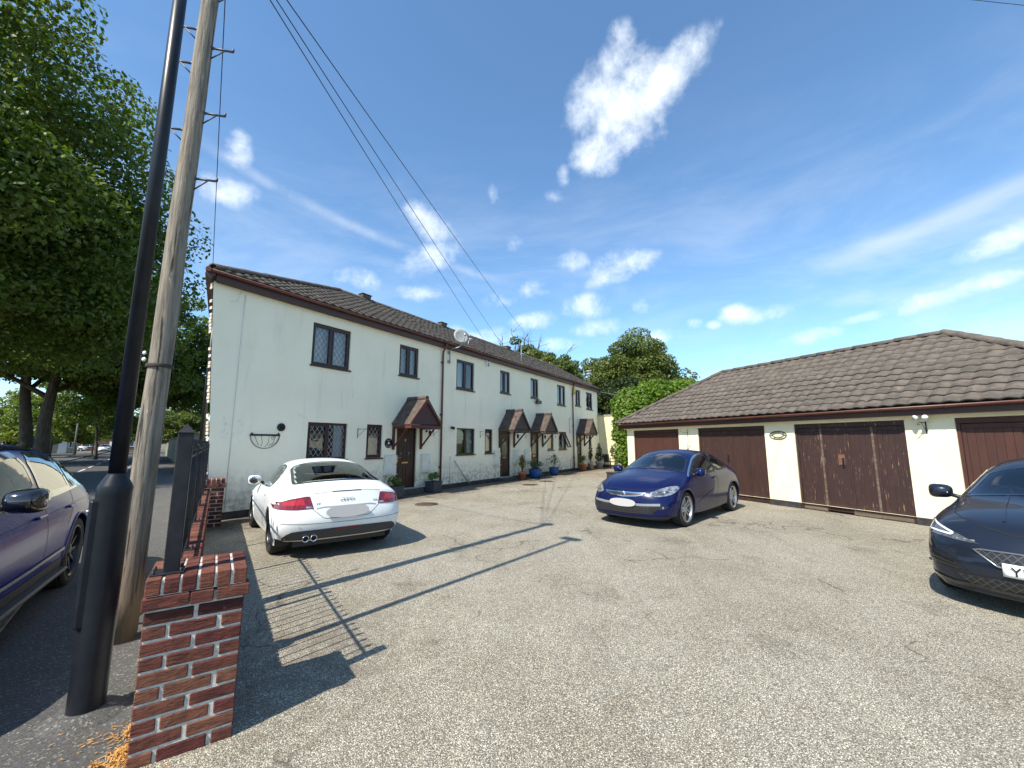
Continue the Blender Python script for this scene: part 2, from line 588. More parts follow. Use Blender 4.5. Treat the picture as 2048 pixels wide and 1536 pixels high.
    for (ox, oy, rr) in ((2.7, 7.2, .42), (5.4, 6.6, .34), (3.4, 6.1, .24), (1.0, 4.7, .3), (2.15, 3.6, .28), (-1.2, 5.0, .22), (4.2, 4.4, .3)):
        od = N(nt, 'ShaderNodeVectorMath', operation='DISTANCE'); L(P, od.inputs[0]); od.inputs[1].default_value = (ox, oy, 0)
        om = mth(nt, 'MULTIPLY', sstep(nt, mth(nt, 'ADD', od.outputs['Value'], mth(nt, 'MULTIPLY', mth(nt, 'SUBTRACT', n3.outputs[0], .5), 1.1)), rr, rr * .2), .34)
        c = mixc(nt, om, c, mixc(nt, 1, c, (.34, .31, .28), 'MULTIPLY'))
    L(c, b.inputs['Base Color'])
    b.inputs['Roughness'].default_value = .92
    bp = N(nt, 'ShaderNodeBump', i_Strength=.8, i_Distance=.006)
    hgt = mth(nt, 'ADD', mth(nt, 'MULTIPLY', vo.outputs['Distance'], -1.0), mth(nt, 'MULTIPLY', n3.outputs[0], .5))
    L(hgt, bp.inputs['Height']); L(bp.outputs[0], b.inputs['Normal'])
    MATS['chippings'] = m
    # tarmac with fine stone
    for name, c1, c2, c3 in (('pavement_tarmac', (.046, .046, .046), (.088, .086, .082), (.20, .19, .17)), ('road_tarmac', (.036, .036, .038), (.070, .070, .072), (.14, .135, .13))):
        m = bpy.data.materials.new(name); m.use_nodes = True
        nt = m.node_tree; L = nt.links.new
        b = nt.nodes['Principled BSDF']
        g = N(nt, 'ShaderNodeNewGeometry'); P = g.outputs['Position']
        vo = N(nt, 'ShaderNodeTexVoronoi', i_Scale=110.); L(P, vo.inputs['Vector'])
        cs = N(nt, 'ShaderNodeSeparateColor'); L(vo.outputs['Color'], cs.inputs[0])
        c = mixc(nt, cs.outputs[0], c1, c2)
        c = mixc(nt, sstep(nt, cs.outputs[1], .9, .96), c, c3)
        n1 = N(nt, 'ShaderNodeTexNoise', i_Scale=1.2, i_Detail=8, i_Roughness=.65); L(P, n1.inputs['Vector'])
        c = mixc(nt, mth(nt, 'MULTIPLY', sstep(nt, n1.outputs[0], .42, .68), .5), c, mixc(nt, 1, c, (.6, .57, .52), 'MULTIPLY'))
        L(c, b.inputs['Base Color']); b.inputs['Roughness'].default_value = .9
        bp = N(nt, 'ShaderNodeBump', i_Strength=.6, i_Distance=.004)
        L(vo.outputs['Distance'], bp.inputs['Height']); L(bp.outputs[0], b.inputs['Normal'])
        MATS[name] = m


ground_mats()
RD = az_dir(-41.); RN = Vector((RD.y, -RD.x, 0))


def rp(t, n, z=0.):
    """point by distance along the road and offset to its right"""
    return RD * t + RN * n + Vector((0, 0, z))


GROUND_M = mat('far_earth', (.09, .085, .06), (.13, .12, .075), scale=.3, coords='World', rough=.95, bump=.3)
sheet('ground', [(-1200, -1200), (1200, -1200), (1200, 1200), (-1200, 1200)], -.14, GROUND_M)
K_N = -.95
sheet('road', [rp(-40, K_N)[:2], rp(-40, -5.7)[:2], rp(160, -5.7)[:2], rp(160, K_N)[:2]], -.10, MATS['road_tarmac'])
sheet('pavement', [rp(-40, K_N)[:2], rp(95, K_N)[:2], rp(95, 4.2)[:2], rp(-40, 4.2)[:2]], 0.0, MATS['pavement_tarmac'])
sheet('far_pavement', [rp(-40, -5.85)[:2], rp(160, -5.85)[:2], rp(160, -7.6)[:2], rp(-40, -7.6)[:2]], 0.0, MATS['pavement_tarmac'])
WD = az_dir(-35.2); WN = Vector((WD.y, -WD.x, 0))       # line of the garden wall
PIER = Vector((-1.922, 2.301, 0))
_a = PIER + WN * .02
sheet('courtyard', [(_a - WD * 14)[:2], (_a + WD * 7.9)[:2], (-6.31, 8.853), (6.2, 28.9), (16, 24), (20, -6), (8, -14)], .004, MATS['chippings'])
# kerb stones
KERB = mat('kerb_concrete', (.30, .28, .25), (.22, .21, .19), rough=.9, scale=9, bump=.4, bscale=60, rnd=.12)
for nm, n0, n1, t0, t1 in (('kerb', K_N, K_N + .125, -1.5, 40), ('far_kerb', -5.85, -5.725, 18, 70)):
    kb = struct(MB().box(0, t1 - t0, 0, .12, -.30, -.02).build(nm, KERB, loc=rp(t0, n0 + .002), rot=(0, 0, R(90 + 41))))
    kb.location = rp(t0, max(n0, n1) - .001)
    st = MB().box(0, .905, 0, .123, 0, .135, .008).mesh('kerb_stone')
    for i in range(int((t1 - t0) / .915)):
        o = obj('kerb_stone', st, KERB, kb, (i * .915, -.002, -.125 + random.uniform(-.003, .003)))
# centre line dashes
PAINT = mat('road_paint', (.62, .62, .60), (.38, .38, .37), rough=.8, scale=14, coords='World', lo=.45, hi=.7)
dash = MB()
ln = MB()
mk = struct(MB().box(0, .02, 0, .02, -.02, -.01).build('road_marking', PAINT, loc=rp(6, -3.05, -.096), rot=(0, 0, R(131))))
dm = MB().add([(0, 0, 0), (4, 0, 0), (4, .1, 0), (0, .1, 0)], [(0, 1, 2, 3)]).mesh('line_dash')
for i in range(14):
    obj('line_dash', dm, PAINT, mk, (i * 6., 0, 0))

# dirt and dry leaves at the pier
DRY = leaf_mat('dry_litter', (.42, .19, .05), (.62, .36, .12), trans=.1)
v = []; f = []
for (cx, cy, rad, cnt, hh) in ((-2.0, 2.21, .11, 2600, .10), (-2.02, 2.42, .09, 900, .05), (-2.12, 2.62, .10, 900, .05), (-2.2, 2.86, .12, 900, .05), (-2.45, 3.25, .14, 1000, .06), (-1.80, 2.26, .10, 70, .01), (-2.3, 2.5, .35, 45, .006), (-2.75, 3.7, .3, 220, .03), (-3.3, 4.7, .35, 220, .03)):
    for i in range(cnt):
        a = random.uniform(0, 6.28); r = rad * abs(random.gauss(0, .6))
        px, py = cx + r * math.cos(a), cy + r * math.sin(a)
        pz = .008 + hh * max(0, 1 - r / rad) * random.random()
        l = random.uniform(.005, .016); w = random.uniform(.0012, .003)
        d = Vector((random.gauss(0, 1), random.gauss(0, 1), random.gauss(0, .5))).normalized() * l
        s_ = Vector((-d.y, d.x, random.uniform(-.5, .5) * l)).normalized() * w
        p = Vector((px, py, pz)); k = len(v)
        v += [tuple(p - d - s_), tuple(p + d - s_), tuple(p + d + s_), tuple(p - d + s_)]; f.append((k, k + 1, k + 2, k + 3))
v = [(a, b_, max(c, .007)) for a, b_, c in v]
o = MB().add(v, f).build('leaf_litter', DRY)
o['kind'] = 'stuff'; o['label'] = 'orange dry leaf litter heaped along the foot of the brick wall'

# manhole covers
IRON = mat('cast_iron', (.07, .045, .035), (.13, .085, .06), rough=.75, metal=.3, scale=22, bump=.5, bscale=90)
for (x, y, lab) in ((-2.28, 11.35, 'round rusty manhole cover in front of the nearest front door'), (.70, 16.52, 'middle one of the three rusty manhole covers'), (1.45, 18.0, 'farthest of the three rusty manhole covers')):
    r0 = thing('manhole_cover', lab, 'manhole cover', (x, y, .004), random.random(), 'manhole covers in the courtyard')
    MB().lathe([(0.31, .002), (.31, .012), (.29, .014), (.285, .004)], 32).build('frame', IRON, r0)
    b = MB().lathe([(.281, .002), (.281, .011), (.0, .012)], 32)
    for i in range(-4, 5):
        for j in range(-4, 5):
            if i * i + j * j < 18:
                b.box(i * .055 - .016, i * .055 + .016, j * .055 - .016, j * .055 + .016, .0121, .016)
    b.build('lid', IRON, r0)

# ------------------------------------------------------------------ terrace of four houses
HO = Vector((-6.31, 8.853, 0)); HD = az_dir(32.); HT = R(58.)
HNO = Vector((HD.y, -HD.x, 0))          # outward


def hw(s, o, z=0.):
    return HO + HD * s + HNO * o + Vector((0, 0, z))


def render_mat():
    m = bpy.data.materials.new('painted_render'); m.use_nodes = True
    nt = m.node_tree; L = nt.links.new
    b = nt.nodes['Principled BSDF']
    tc = N(nt, 'ShaderNodeTexCoord'); P = tc.outputs['Object']
    def nz(scale, st=(1, 1, 1), detail=7, off=(0, 0, 0)):
        mp = N(nt, 'ShaderNodeMapping'); mp.inputs['Scale'].default_value = st; mp.inputs['Location'].default_value = off
        L(P, mp.inputs[0])
        n = N(nt, 'ShaderNodeTexNoise', i_Scale=scale, i_Detail=detail, i_Roughness=.62); L(mp.outputs[0], n.inputs['Vector'])
        return n.outputs[0]
    c = mixc(nt, sstep(nt, nz(.9), .35, .7), (.88, .815, .63), (.83, .765, .585))
    streak = sstep(nt, nz(2.6, (1, 1, .10), 8, (4, 0, 1)), .56, .74)
    sep = N(nt, 'ShaderNodeSeparateXYZ'); L(P, sep.inputs[0])
    c = mixc(nt, mth(nt, 'MULTIPLY', streak, .45), c, (.52, .50, .42))
    low = mth(nt, 'MULTIPLY', sstep(nt, mth(nt, 'ADD', sep.outputs[2], mth(nt, 'MULTIPLY', nz(3.), -.9)), .75, -.25), sstep(nt, nz(7.), .35, .65))
    c = mixc(nt, mth(nt, 'MULTIPLY', low, .8), c, (.33, .31, .24))
    mould = mth(nt, 'MULTIPLY', sstep(nt, nz(1.1, (1, 1, .5), 9, (9, 2, 5)), .60, .74), sstep(nt, nz(14.), .4, .62))
    c = mixc(nt, mth(nt, 'MULTIPLY', mould, .6), c, (.30, .31, .29))
    spk = sstep(nt, nz(55., (1, 1, 1), 3), .70, .75)
    c = mixc(nt, mth(nt, 'MULTIPLY', spk, .45), c, (.36, .35, .3))
    L(c, b.inputs['Base Color']); b.inputs['Roughness'].default_value = .9
    bp = N(nt, 'ShaderNodeBump', i_Strength=.35, i_Distance=.01)
    L(mth(nt, 'ADD', nz(70., detail=3), mth(nt, 'MULTIPLY', nz(4.), 1.5)), bp.inputs['Height']); L(bp.outputs[0], b.inputs['Normal'])
    MATS['painted_render'] = m


render_mat()
RENDER = MATS['painted_render']
BROWN = mat('mahogany_upvc', (.026, .010, .009), (.036, .013, .011), rough=.45, scale=6, stretch=(1, 1, .3), rnd=.06)
FASC = mat('brown_fascia', (.042, .016, .013), (.06, .024, .018), rough=.5, scale=3, stretch=(.3, 1, 1))
GUTT = mat('brown_gutter', (.13, .045, .032), (.10, .035, .026), rough=.42, scale=3)
PLINTH = mat('black_plinth', (.020, .020, .021), (.045, .043, .04), rough=.8, scale=5, bump=.3)
TILE = mat('concrete_tile', (.125, .104, .086), (.078, .066, .056), rough=.92, scale=5, rnd=.09, bump=.5, bscale=55, spots=(.30, .26, .20), sscale=16, sth=(.65, .75))
MORTAR = mat('mortar', (.42, .39, .33), (.30, .28, .24), rough=.95, scale=30, bump=.5, bscale=120)
UNDER = mat('roof_underlay', (.03, .025, .022), rough=.95)
GLASS = glass_mat('window_glass', (.80, .84, .84))
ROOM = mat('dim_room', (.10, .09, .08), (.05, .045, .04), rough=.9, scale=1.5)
NET = mat('net_curtain', (.74, .77, .80), (.58, .62, .67), rough=.9, scale=10, stretch=(1, 1, .08))
BLIND = mat('pale_blind', (.62, .55, .40), (.5, .45, .33), rough=.8, scale=4)
LEAD = mat('lead_strip', (.16, .17, .17), rough=.5, metal=.4)
LEADW = mat('pale_lead_strip', (.42, .42, .42), rough=.5, metal=.2)
BRASS = mat('brass', (.62, .45, .18), rough=.3, metal=.9)
REDW = mat('red_brown_wood', (.095, .022, .018), (.065, .018, .015), rough=.6, scale=5, stretch=(1, 1, .3))
DARKW = mat('dark_brown_wood', (.032, .020, .018), (.05, .03, .026), rough=.65, scale=5)
WHITEP = mat('white_plastic', (.72, .72, .70), rough=.4)
STEELG = mat('galvanised_steel', (.38, .39, .39), (.30, .31, .31), rough=.45, metal=.6, scale=20)
BLACKI = mat('black_iron', (.016, .016, .018), rough=.45, metal=.2)
CREAMP = mat('cream_box', (.70, .69, .60), (.62, .60, .52), rough=.6, scale=6)


def wall_plate(x0, x1, z0, z1, holes, depth=.22, lean0=0.):
    """front face with openings and reveals; y = 0 is the outer face"""
    xs = sorted({x0, x1, *[h[0] for h in holes], *[h[1] for h in holes], *np.arange(x0 + .6, x1 - .3, .6).tolist()})
    zs = sorted({z0, z1, *[h[2] for h in holes], *[h[3] for h in holes], *np.arange(z0 + .6, z1 - .3, .6).tolist()})
    b = MB()
    ins = lambda x, z: any(h[0] < x < h[1] and h[2] < z < h[3] for h in holes)
    idx = {}
    def vid(i, j):
        if (i, j) not in idx:
            x = xs[i]; z = zs[j]
            if lean0 and i == 0: x -= lean0 * z / z1
            edge = any(abs(x - h[0]) < 1e-6 or abs(x - h[1]) < 1e-6 for h in holes) or i in (0, len(xs) - 1)
            idx[i, j] = len(b.v); b.v.append((x, 0 if edge else random.uniform(-.003, .004), z))
        return idx[i, j]
    for i in range(len(xs) - 1):
        for j in range(len(zs) - 1):
            if ins((xs[i] + xs[i + 1]) / 2, (zs[j] + zs[j + 1]) / 2):
                continue
            b.f.append((vid(i, j), vid(i + 1, j), vid(i + 1, j + 1), vid(i, j + 1))); b.sm.append(False)
    for h in holes:
        a, c, d, e = h[:4]
        b.add([(a, 0, d), (a, depth, d), (a, depth, e), (a, 0, e)], [(0, 1, 2, 3)])
        b.add([(c, 0, d), (c, depth, d), (c, depth, e), (c, 0, e)], [(3, 2, 1, 0)])
        b.add([(a, 0, e), (c, 0, e), (c, depth, e), (a, depth, e)], [(3, 2, 1, 0)])
        b.add([(a, 0, d), (c, 0, d), (c, depth, d), (a, depth, d)], [(0, 1, 2, 3)])
    return b


def ring(b, x0, x1, z0, z1, w, y0, y1, wb=None):
    wb = wb or w
    b.box(x0, x0 + w, y0, y1, z0, z1)
    b.box(x1 - w, x1, y0, y1, z0, z1)
    b.box(x0 + w, x1 - w, y0, y1, z1 - w, z1)
    b.box(x0 + w, x1 - w, y0, y1, z0, z0 + wb)


def lattice(x0, x1, z0, z1, nx, y, m, parent, w=.0045, asp=1.45):
    """diamond leading over a pane, clipped to the pane"""
    st = (x1 - x0) / nx
    b = MB()
    H = z1 - z0
    for sgn in (1, -1):
        k = -int(H / (st * asp)) - 2
        while k * st < (x1 - x0) + H / asp + st:
            pts = []
            xa = x0 + k * st
            # line x = xa + sgn*(z-z0)/asp
            za, zb = 0., H
            if sgn < 0: xa = xa + 0
            f = lambda t: xa + sgn * t / asp
            ts = [0., H]
            t_lo = (x0 - xa) * asp * sgn; t_hi = (x1 - xa) * asp * sgn
            lo, hi = max(0, min(t_lo, t_hi)), min(H, max(t_lo, t_hi))
            if hi - lo > .01:
                p0 = Vector((f(lo), 0, z0 + lo)); p1 = Vector((f(hi), 0, z0 + hi))
                d = (p1 - p0).normalized(); n_ = Vector((-d.z, 0, d.x)) * w
                yy = y + (.0008 if sgn > 0 else 0)
                q = [p0 - n_, p1 - n_, p1 + n_, p0 + n_]
                b.add([(p.x, yy, p.z) for p in q] + [(p.x, yy + .003, p.z) for p in q], [(0, 1, 2, 3), (7, 6, 5, 4), (0, 4, 5, 1), (1, 5, 6, 2), (2, 6, 7, 3), (3, 7, 4, 0)])
            k += 1
    return b.build('leading', m, parent)


def window(par, x0, x1, z0, z1, split=.5, lead=None, inside='net', open_=None, sash=(True, True), ledw=.0045):
    """uPVC window with sill, sashes, panes, room behind"""
    b = MB()
    ring(b, x0, x1, z0, z1, .055, .045, .115)
    xm = x0 + (x1 - x0) * split if split else None
    if xm: b.box(xm - .03, xm + .03, .047, .113, z0 + .055, z1 - .055)
    w = b.build('window', BROWN, par)
    s = MB().box(x0 - .035, x1 + .035, -.055, .045, z0 - .04, z0 - .001, .006)
    s.build('sill', BROWN, w)
    bays = [(x0 + .055, xm - .03), (xm + .03, x1 - .055)] if xm else [(x0 + .055, x1 - .055)]
    for k, (a, c) in enumerate(bays):
        e, g = z0 + .055, z1 - .055
        if open_ == k:
            bb = MB(); ring(bb, 0, c - a, -(g - e), 0, .045, -.03, .02)
            bb.build('sash', BROWN, w, (a, .05, g), (R(-24), 0, 0))
            pb = MB().add([(.045, 0, -(g - e) + .045), (c - a - .045, 0, -(g - e) + .045), (c - a - .045, 0, -.045), (.045, 0, -.045)], [(0, 1, 2, 3)])
            pb.build('pane', GLASS, w, (a, .05, g), (R(-24), 0, 0))
            continue
        if sash[k % len(sash)]:
            bb = MB(); ring(bb, a, c, e, g, .038, .038, .09); bb.build('sash', BROWN, w)
            a += .038; c -= .038; e += .038; g -= .038
        MB().add([(a, .075, e), (c, .075, e), (c, .075, g), (a, .075, g)], [(0, 1, 2, 3)]).build('pane', GLASS, w)
        if lead:
            lattice(a, c, e, g, max(2, round((c - a) / .13)), .068, lead, w, ledw)
    # shallow room
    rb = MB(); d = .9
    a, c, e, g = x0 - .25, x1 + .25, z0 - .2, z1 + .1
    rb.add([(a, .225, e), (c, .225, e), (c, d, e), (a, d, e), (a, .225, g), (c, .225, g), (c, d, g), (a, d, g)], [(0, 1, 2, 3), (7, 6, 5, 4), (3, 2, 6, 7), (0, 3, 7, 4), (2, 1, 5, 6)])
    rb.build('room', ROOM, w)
    if inside in ('net', 'half', 'drape', 'blind', 'side'):
        n = 40; vv = []; ff = []
        spans = {'net': [(x0 + .03, x1 - .03)], 'half': [(x0 + .03, x0 + (x1 - x0) * .6)], 'drape': [(x0, x0 + .25), (x1 - .25, x1)], 'blind': [(x0 + .03, x1 - .03)], 'side': [(x1 - .3, x1)]}[inside]
        for (p, q) in spans:
            k0 = len(vv)
            top = z1 if inside != 'blind' else z1 - (z1 - z0) * .32
            for i in range(n + 1):
                xx = p + (q - p) * i / n
                yy = .19 + (.014 * math.sin(i * 1.9) if inside != 'blind' else 0)
                vv += [(xx, yy, z0), (xx, yy, top)]
            ff += [(k0 + 2 * i, k0 + 2 * i + 2, k0 + 2 * i + 3, k0 + 2 * i + 1) for i in range(n)]
        MB().add(vv, ff, True).build('blind' if inside == 'blind' else 'curtain', BLIND if inside == 'blind' else NET, w)
    return w


def door(par, x0, x1, z0, z1, style=0):
    b = MB(); ring(b, x0, x1, z0, z1, .055, .05, .13, .03)
    fr = b.build('door_frame', BROWN, par)
    a, c, e, g = x0 + .055, x1 - .055, z0 + .03, z1 - .055
    d = MB().box(a + .004, c - .004, .075, .12, e + .004, g - .004, .004)
    W = c - a; Hh = g - e
    dr = d.build('door', mat('dark_plum_door', (.026, .009, .009), (.034, .011, .011), rough=.4, scale=4), par)
    pm = MB()
    if style == 0:
        for (u0, u1, v0, v1) in ((.14, .42, .42, .72), (.58, .86, .42, .72), (.14, .42, .06, .36), (.58, .86, .06, .36)):
            pm = MB(); ring(pm, a + W * u0, a + W * u1, e + Hh * v0, e + Hh * v1, .022, .066, .0745)
            pm.build('panel_moulding', BROWN, dr)
        arch = MB()
        pts = [(a + W * (.5 + .36 * math.cos(t)), .07, e + Hh * (.76 + .15 * math.sin(t))) for t in np.linspace(0, math.pi, 13)]
        arch.tube(pts, .008, 6).build('arch_moulding', BROWN, dr)
        ro = MB().ell((a + W * .5, .068, e + Hh * .80), (.028, .01, .05), 10, 6); ro.build('knocker', BRASS, dr)
        for u in (.28, .72):
            MB().lathe([(.03, 0), (.034, .004), (.022, .008)], 12, rotm(R(90), 0, 0, (a + W * u, .067, e + Hh * .57))).build('lead_motif', LEADW, dr)
    else:
        gm = MB()
        pts = [(a + W * (.5 + .3 * math.cos(t)), e + Hh * (.62 + .25 * math.sin(t))) for t in np.linspace(0, 2 * math.pi, 25)[:-1]]
        gm.prism(pts, .068, .0735); gm.build('door_light', mat('obscure_glass', (.05, .065, .06), (.10, .12, .11), rough=.15, scale=40), dr)
        rg = [(a + W * (.5 + .31 * math.cos(t)), .068, e + Hh * (.62 + .26 * math.sin(t))) for t in np.linspace(0, 2 * math.pi, 33)]
        MB().tube(rg, .009, 6).build('light_trim', BROWN, dr)
        for kk in range(4):
            z_ = e + Hh * (.06 + .06 * kk)
            MB().box(a + .06, c - .06, .069, .0745, z_, z_ + .045, .004).build('panel', BROWN, dr)
    MB().box(a + W * .33, a + W * .67, .060, .0745, e + Hh * .40, e + Hh * .425, .004).build('letter_plate', BRASS, dr)
    hx = a + W * .09
    MB().box(hx - .02, hx + .02, .064, .0745, e + Hh * .42, e + Hh * .54, .003).tube([(hx, .05, e + Hh * .50), (hx, .03, e + Hh * .50), (hx + .12, .03, e + Hh * .50)], .008, 6).build('handle', BRASS, dr)
    MB().box(x0 - .02, x1 + .02, -.10, .13, z0 - .04, z0 - .001, .006).build('threshold', mat('pale_threshold', (.34, .31, .26), rough=.7), par)
    MB().box(x0 - .1, x1 + .1, -.32, -.001, 0.006, max(.03, z0 - .045), .01).build('door_step', mat('worn_step', (.085, .07, .06), (.05, .045, .04), rough=.9, scale=9, bump=.4), par)
    return dr


def tile_mesh(w=.30, l=.40, h=.030, name='tile', flat=False, th=.026, n=8):
    """one wavy interlocking tile, u across, v up-slope, lower edge at v = 0"""
    v = []; f = []
    for i in range(n + 1):
        t = i / n
        z = 0 if flat else h * (.5 - .5 * math.cos(2 * math.pi * (t ** .8)))
        x = t * (w + (.012 if not flat else -.003))
        lift = .030 if not flat else .012
        v += [(x, 0, z + lift), (x, l, z), (x, 0, z + lift - th)]
    for i in range(n):
        a, c = 3 * i, 3 * i + 3
        f += [(a, c, c + 1, a + 1), (a + 2, c + 2, c, a)]
    me = bpy.data.meshes.new(name)
    me.from_pydata(v, [], f)
    me.polygons.foreach_set('use_smooth', [not flat and i % 2 == 0 for i in range(len(f))])
    me.materials.append(TILE)
    me.update()
    return me


def clip_mesh(me, off, poly):
    """copy of a tile mesh placed at off in slope space, cut by the convex polygon; None when nothing is left"""
    bm = bmesh.new(); bm.from_mesh(me)
    n = len(poly)
    for i in range(n):
        p, q = Vector((*poly[i], 0)), Vector((*poly[(i + 1) % n], 0))
        d = (q - p).normalized(); nr = Vector((d.y, -d.x, 0))   # outward for ccw polygons
        bmesh.ops.bisect_plane(bm, geom=bm.verts[:] + bm.edges[:] + bm.faces[:], plane_co=p - Vector((off[0], off[1], 0)), plane_no=nr, clear_outer=True)
        if not bm.faces:
            bm.free(); return None
    m2 = bpy.data.meshes.new('tile'); bm.to_mesh(m2); bm.free()
    m2.materials.append(TILE)
    return m2


def roof_slope(par, origin, rotz, pitch, poly, tw=.25, tl=.27, name='roof', seed=1, pieces=True, tmesh=None, maxn=300):
    """deck plus tiles; poly is convex ccw in (u along eaves, v up the slope)"""
    rd = random.Random(seed)
    rot = (Euler((pitch, 0, 0)).to_matrix()); M = Euler((0, 0, rotz)).to_matrix() @ rot
    d = MB(); d.add([(p[0], p[1], -.012) for p in poly], [tuple(range(len(poly)))])
    deck = d.build(name, UNDER, par, origin, M.to_euler())
    tm = tmesh or tile_mesh(tw, tl + .07)
    us = [p[0] for p in poly]; vs_ = [p[1] for p in poly]
    def inside(u, v):
        return all((poly[(i + 1) % len(poly)][0] - poly[i][0]) * (v - poly[i][1]) - (poly[(i + 1) % len(poly)][1] - poly[i][1]) * (u - poly[i][0]) >= -1e-6 for i in range(len(poly)))
    rows = int(math.ceil((max(vs_) - min(vs_)) / tl)); cols = int(math.ceil((max(us) - min(us)) / tw))
    rest = MB(); cnt = 0
    for r in range(rows):
        for c in range(cols):
            u = min(us) + c * tw; v = min(vs_) - .03 + r * tl
            corners = [inside(uu, vv) for uu in (u, u + tw) for vv in (max(v, min(vs_)), min(v + tl, max(vs_) - 1e-4))]
            j = (rd.uniform(-.004, .004), rd.uniform(-.010, .008), rd.uniform(0, .007)); rz = R(rd.gauss(0, .5)); rx = R(rd.gauss(0, .4))
            full = all(corners)
            if not full and not any(corners):
                cu = inside(u + tw / 2, v + tl / 2)
                if not cu: continue
            me = tm if full else clip_mesh(tm, (u, v), [(poly[k][0], poly[k][1] - (.04 if poly[k][1] == min(vs_) else 0)) for k in range(len(poly))])
            if me is None: continue
            if pieces and cnt < maxn:
                obj('tile', me, None, deck, (u + j[0], v + j[1], j[2]), (rx, 0, rz)); cnt += 1
            else:
                vv = [(p.co.x + u + j[0], p.co.y + v + j[1], p.co.z + j[2]) for p in me.vertices]
                rest.add(vv, [tuple(p.vertices) for p in me.polygons], True)
    if rest.f:
        o = rest.build('remaining_tile', TILE, deck); o['kind'] = 'stuff'
    return deck


def ridge_tiles(deck, p0, p1, r=.095, seg=.45, name='ridge_tile'):
    """half-round capping tiles from p0 to p1 in the deck's space"""
    p0, p1 = Vector(p0), Vector(p1)
    L_ = (p1 - p0).length; n = max(1, round(L_ / seg)); s = L_ / n
    v = []; f = []
    for k, x in enumerate((0, s + .02)):
        for i in range(9):
            a = math.pi * (-.08 + 1.16 * i / 8)
            rr = r + (.010 if k == 0 else 0)
            v.append((x, rr * math.cos(a), rr * math.sin(a) * .8))
    f = [(i, i + 1, 10 + i, 9 + i) for i in range(8)]
    v += [(0, (r - .02) * math.cos(math.pi * i / 8), (r - .02) * math.sin(math.pi * i / 8) * .8) for i in range(9)]
    f += [(i + 1, i, 18 + i, 19 + i) for i in range(8)]
    me = MB().add(v, f, True).mesh(name); me.materials.append(TILE)
    d = (p1 - p0).normalized()
    inv = deck.matrix_basis.to_3x3().inverted()
    up = (inv @ Vector((0, 0, 1)))
    y = up.cross(d).normalized(); z = d.cross(y)
    M3 = Matrix((d, y, z)).transposed()
    for i in range(n):
        o = obj(name, me, None, deck, p0 + d * (i * s) + z * random.uniform(-.004, .004), M3.to_euler())


EAVE_Z = 5.30; EAVE_O = -.22; RIDGE_Y = 3.0; RIDGE_Z = 7.13
PITCH = math.atan2(RIDGE_Z - EAVE_Z, RIDGE_Y - EAVE_O); SLEN = math.hypot(RIDGE_Z - EAVE_Z, RIDGE_Y - EAVE_O)
TILE_ME = tile_mesh(.25, .345, .026)


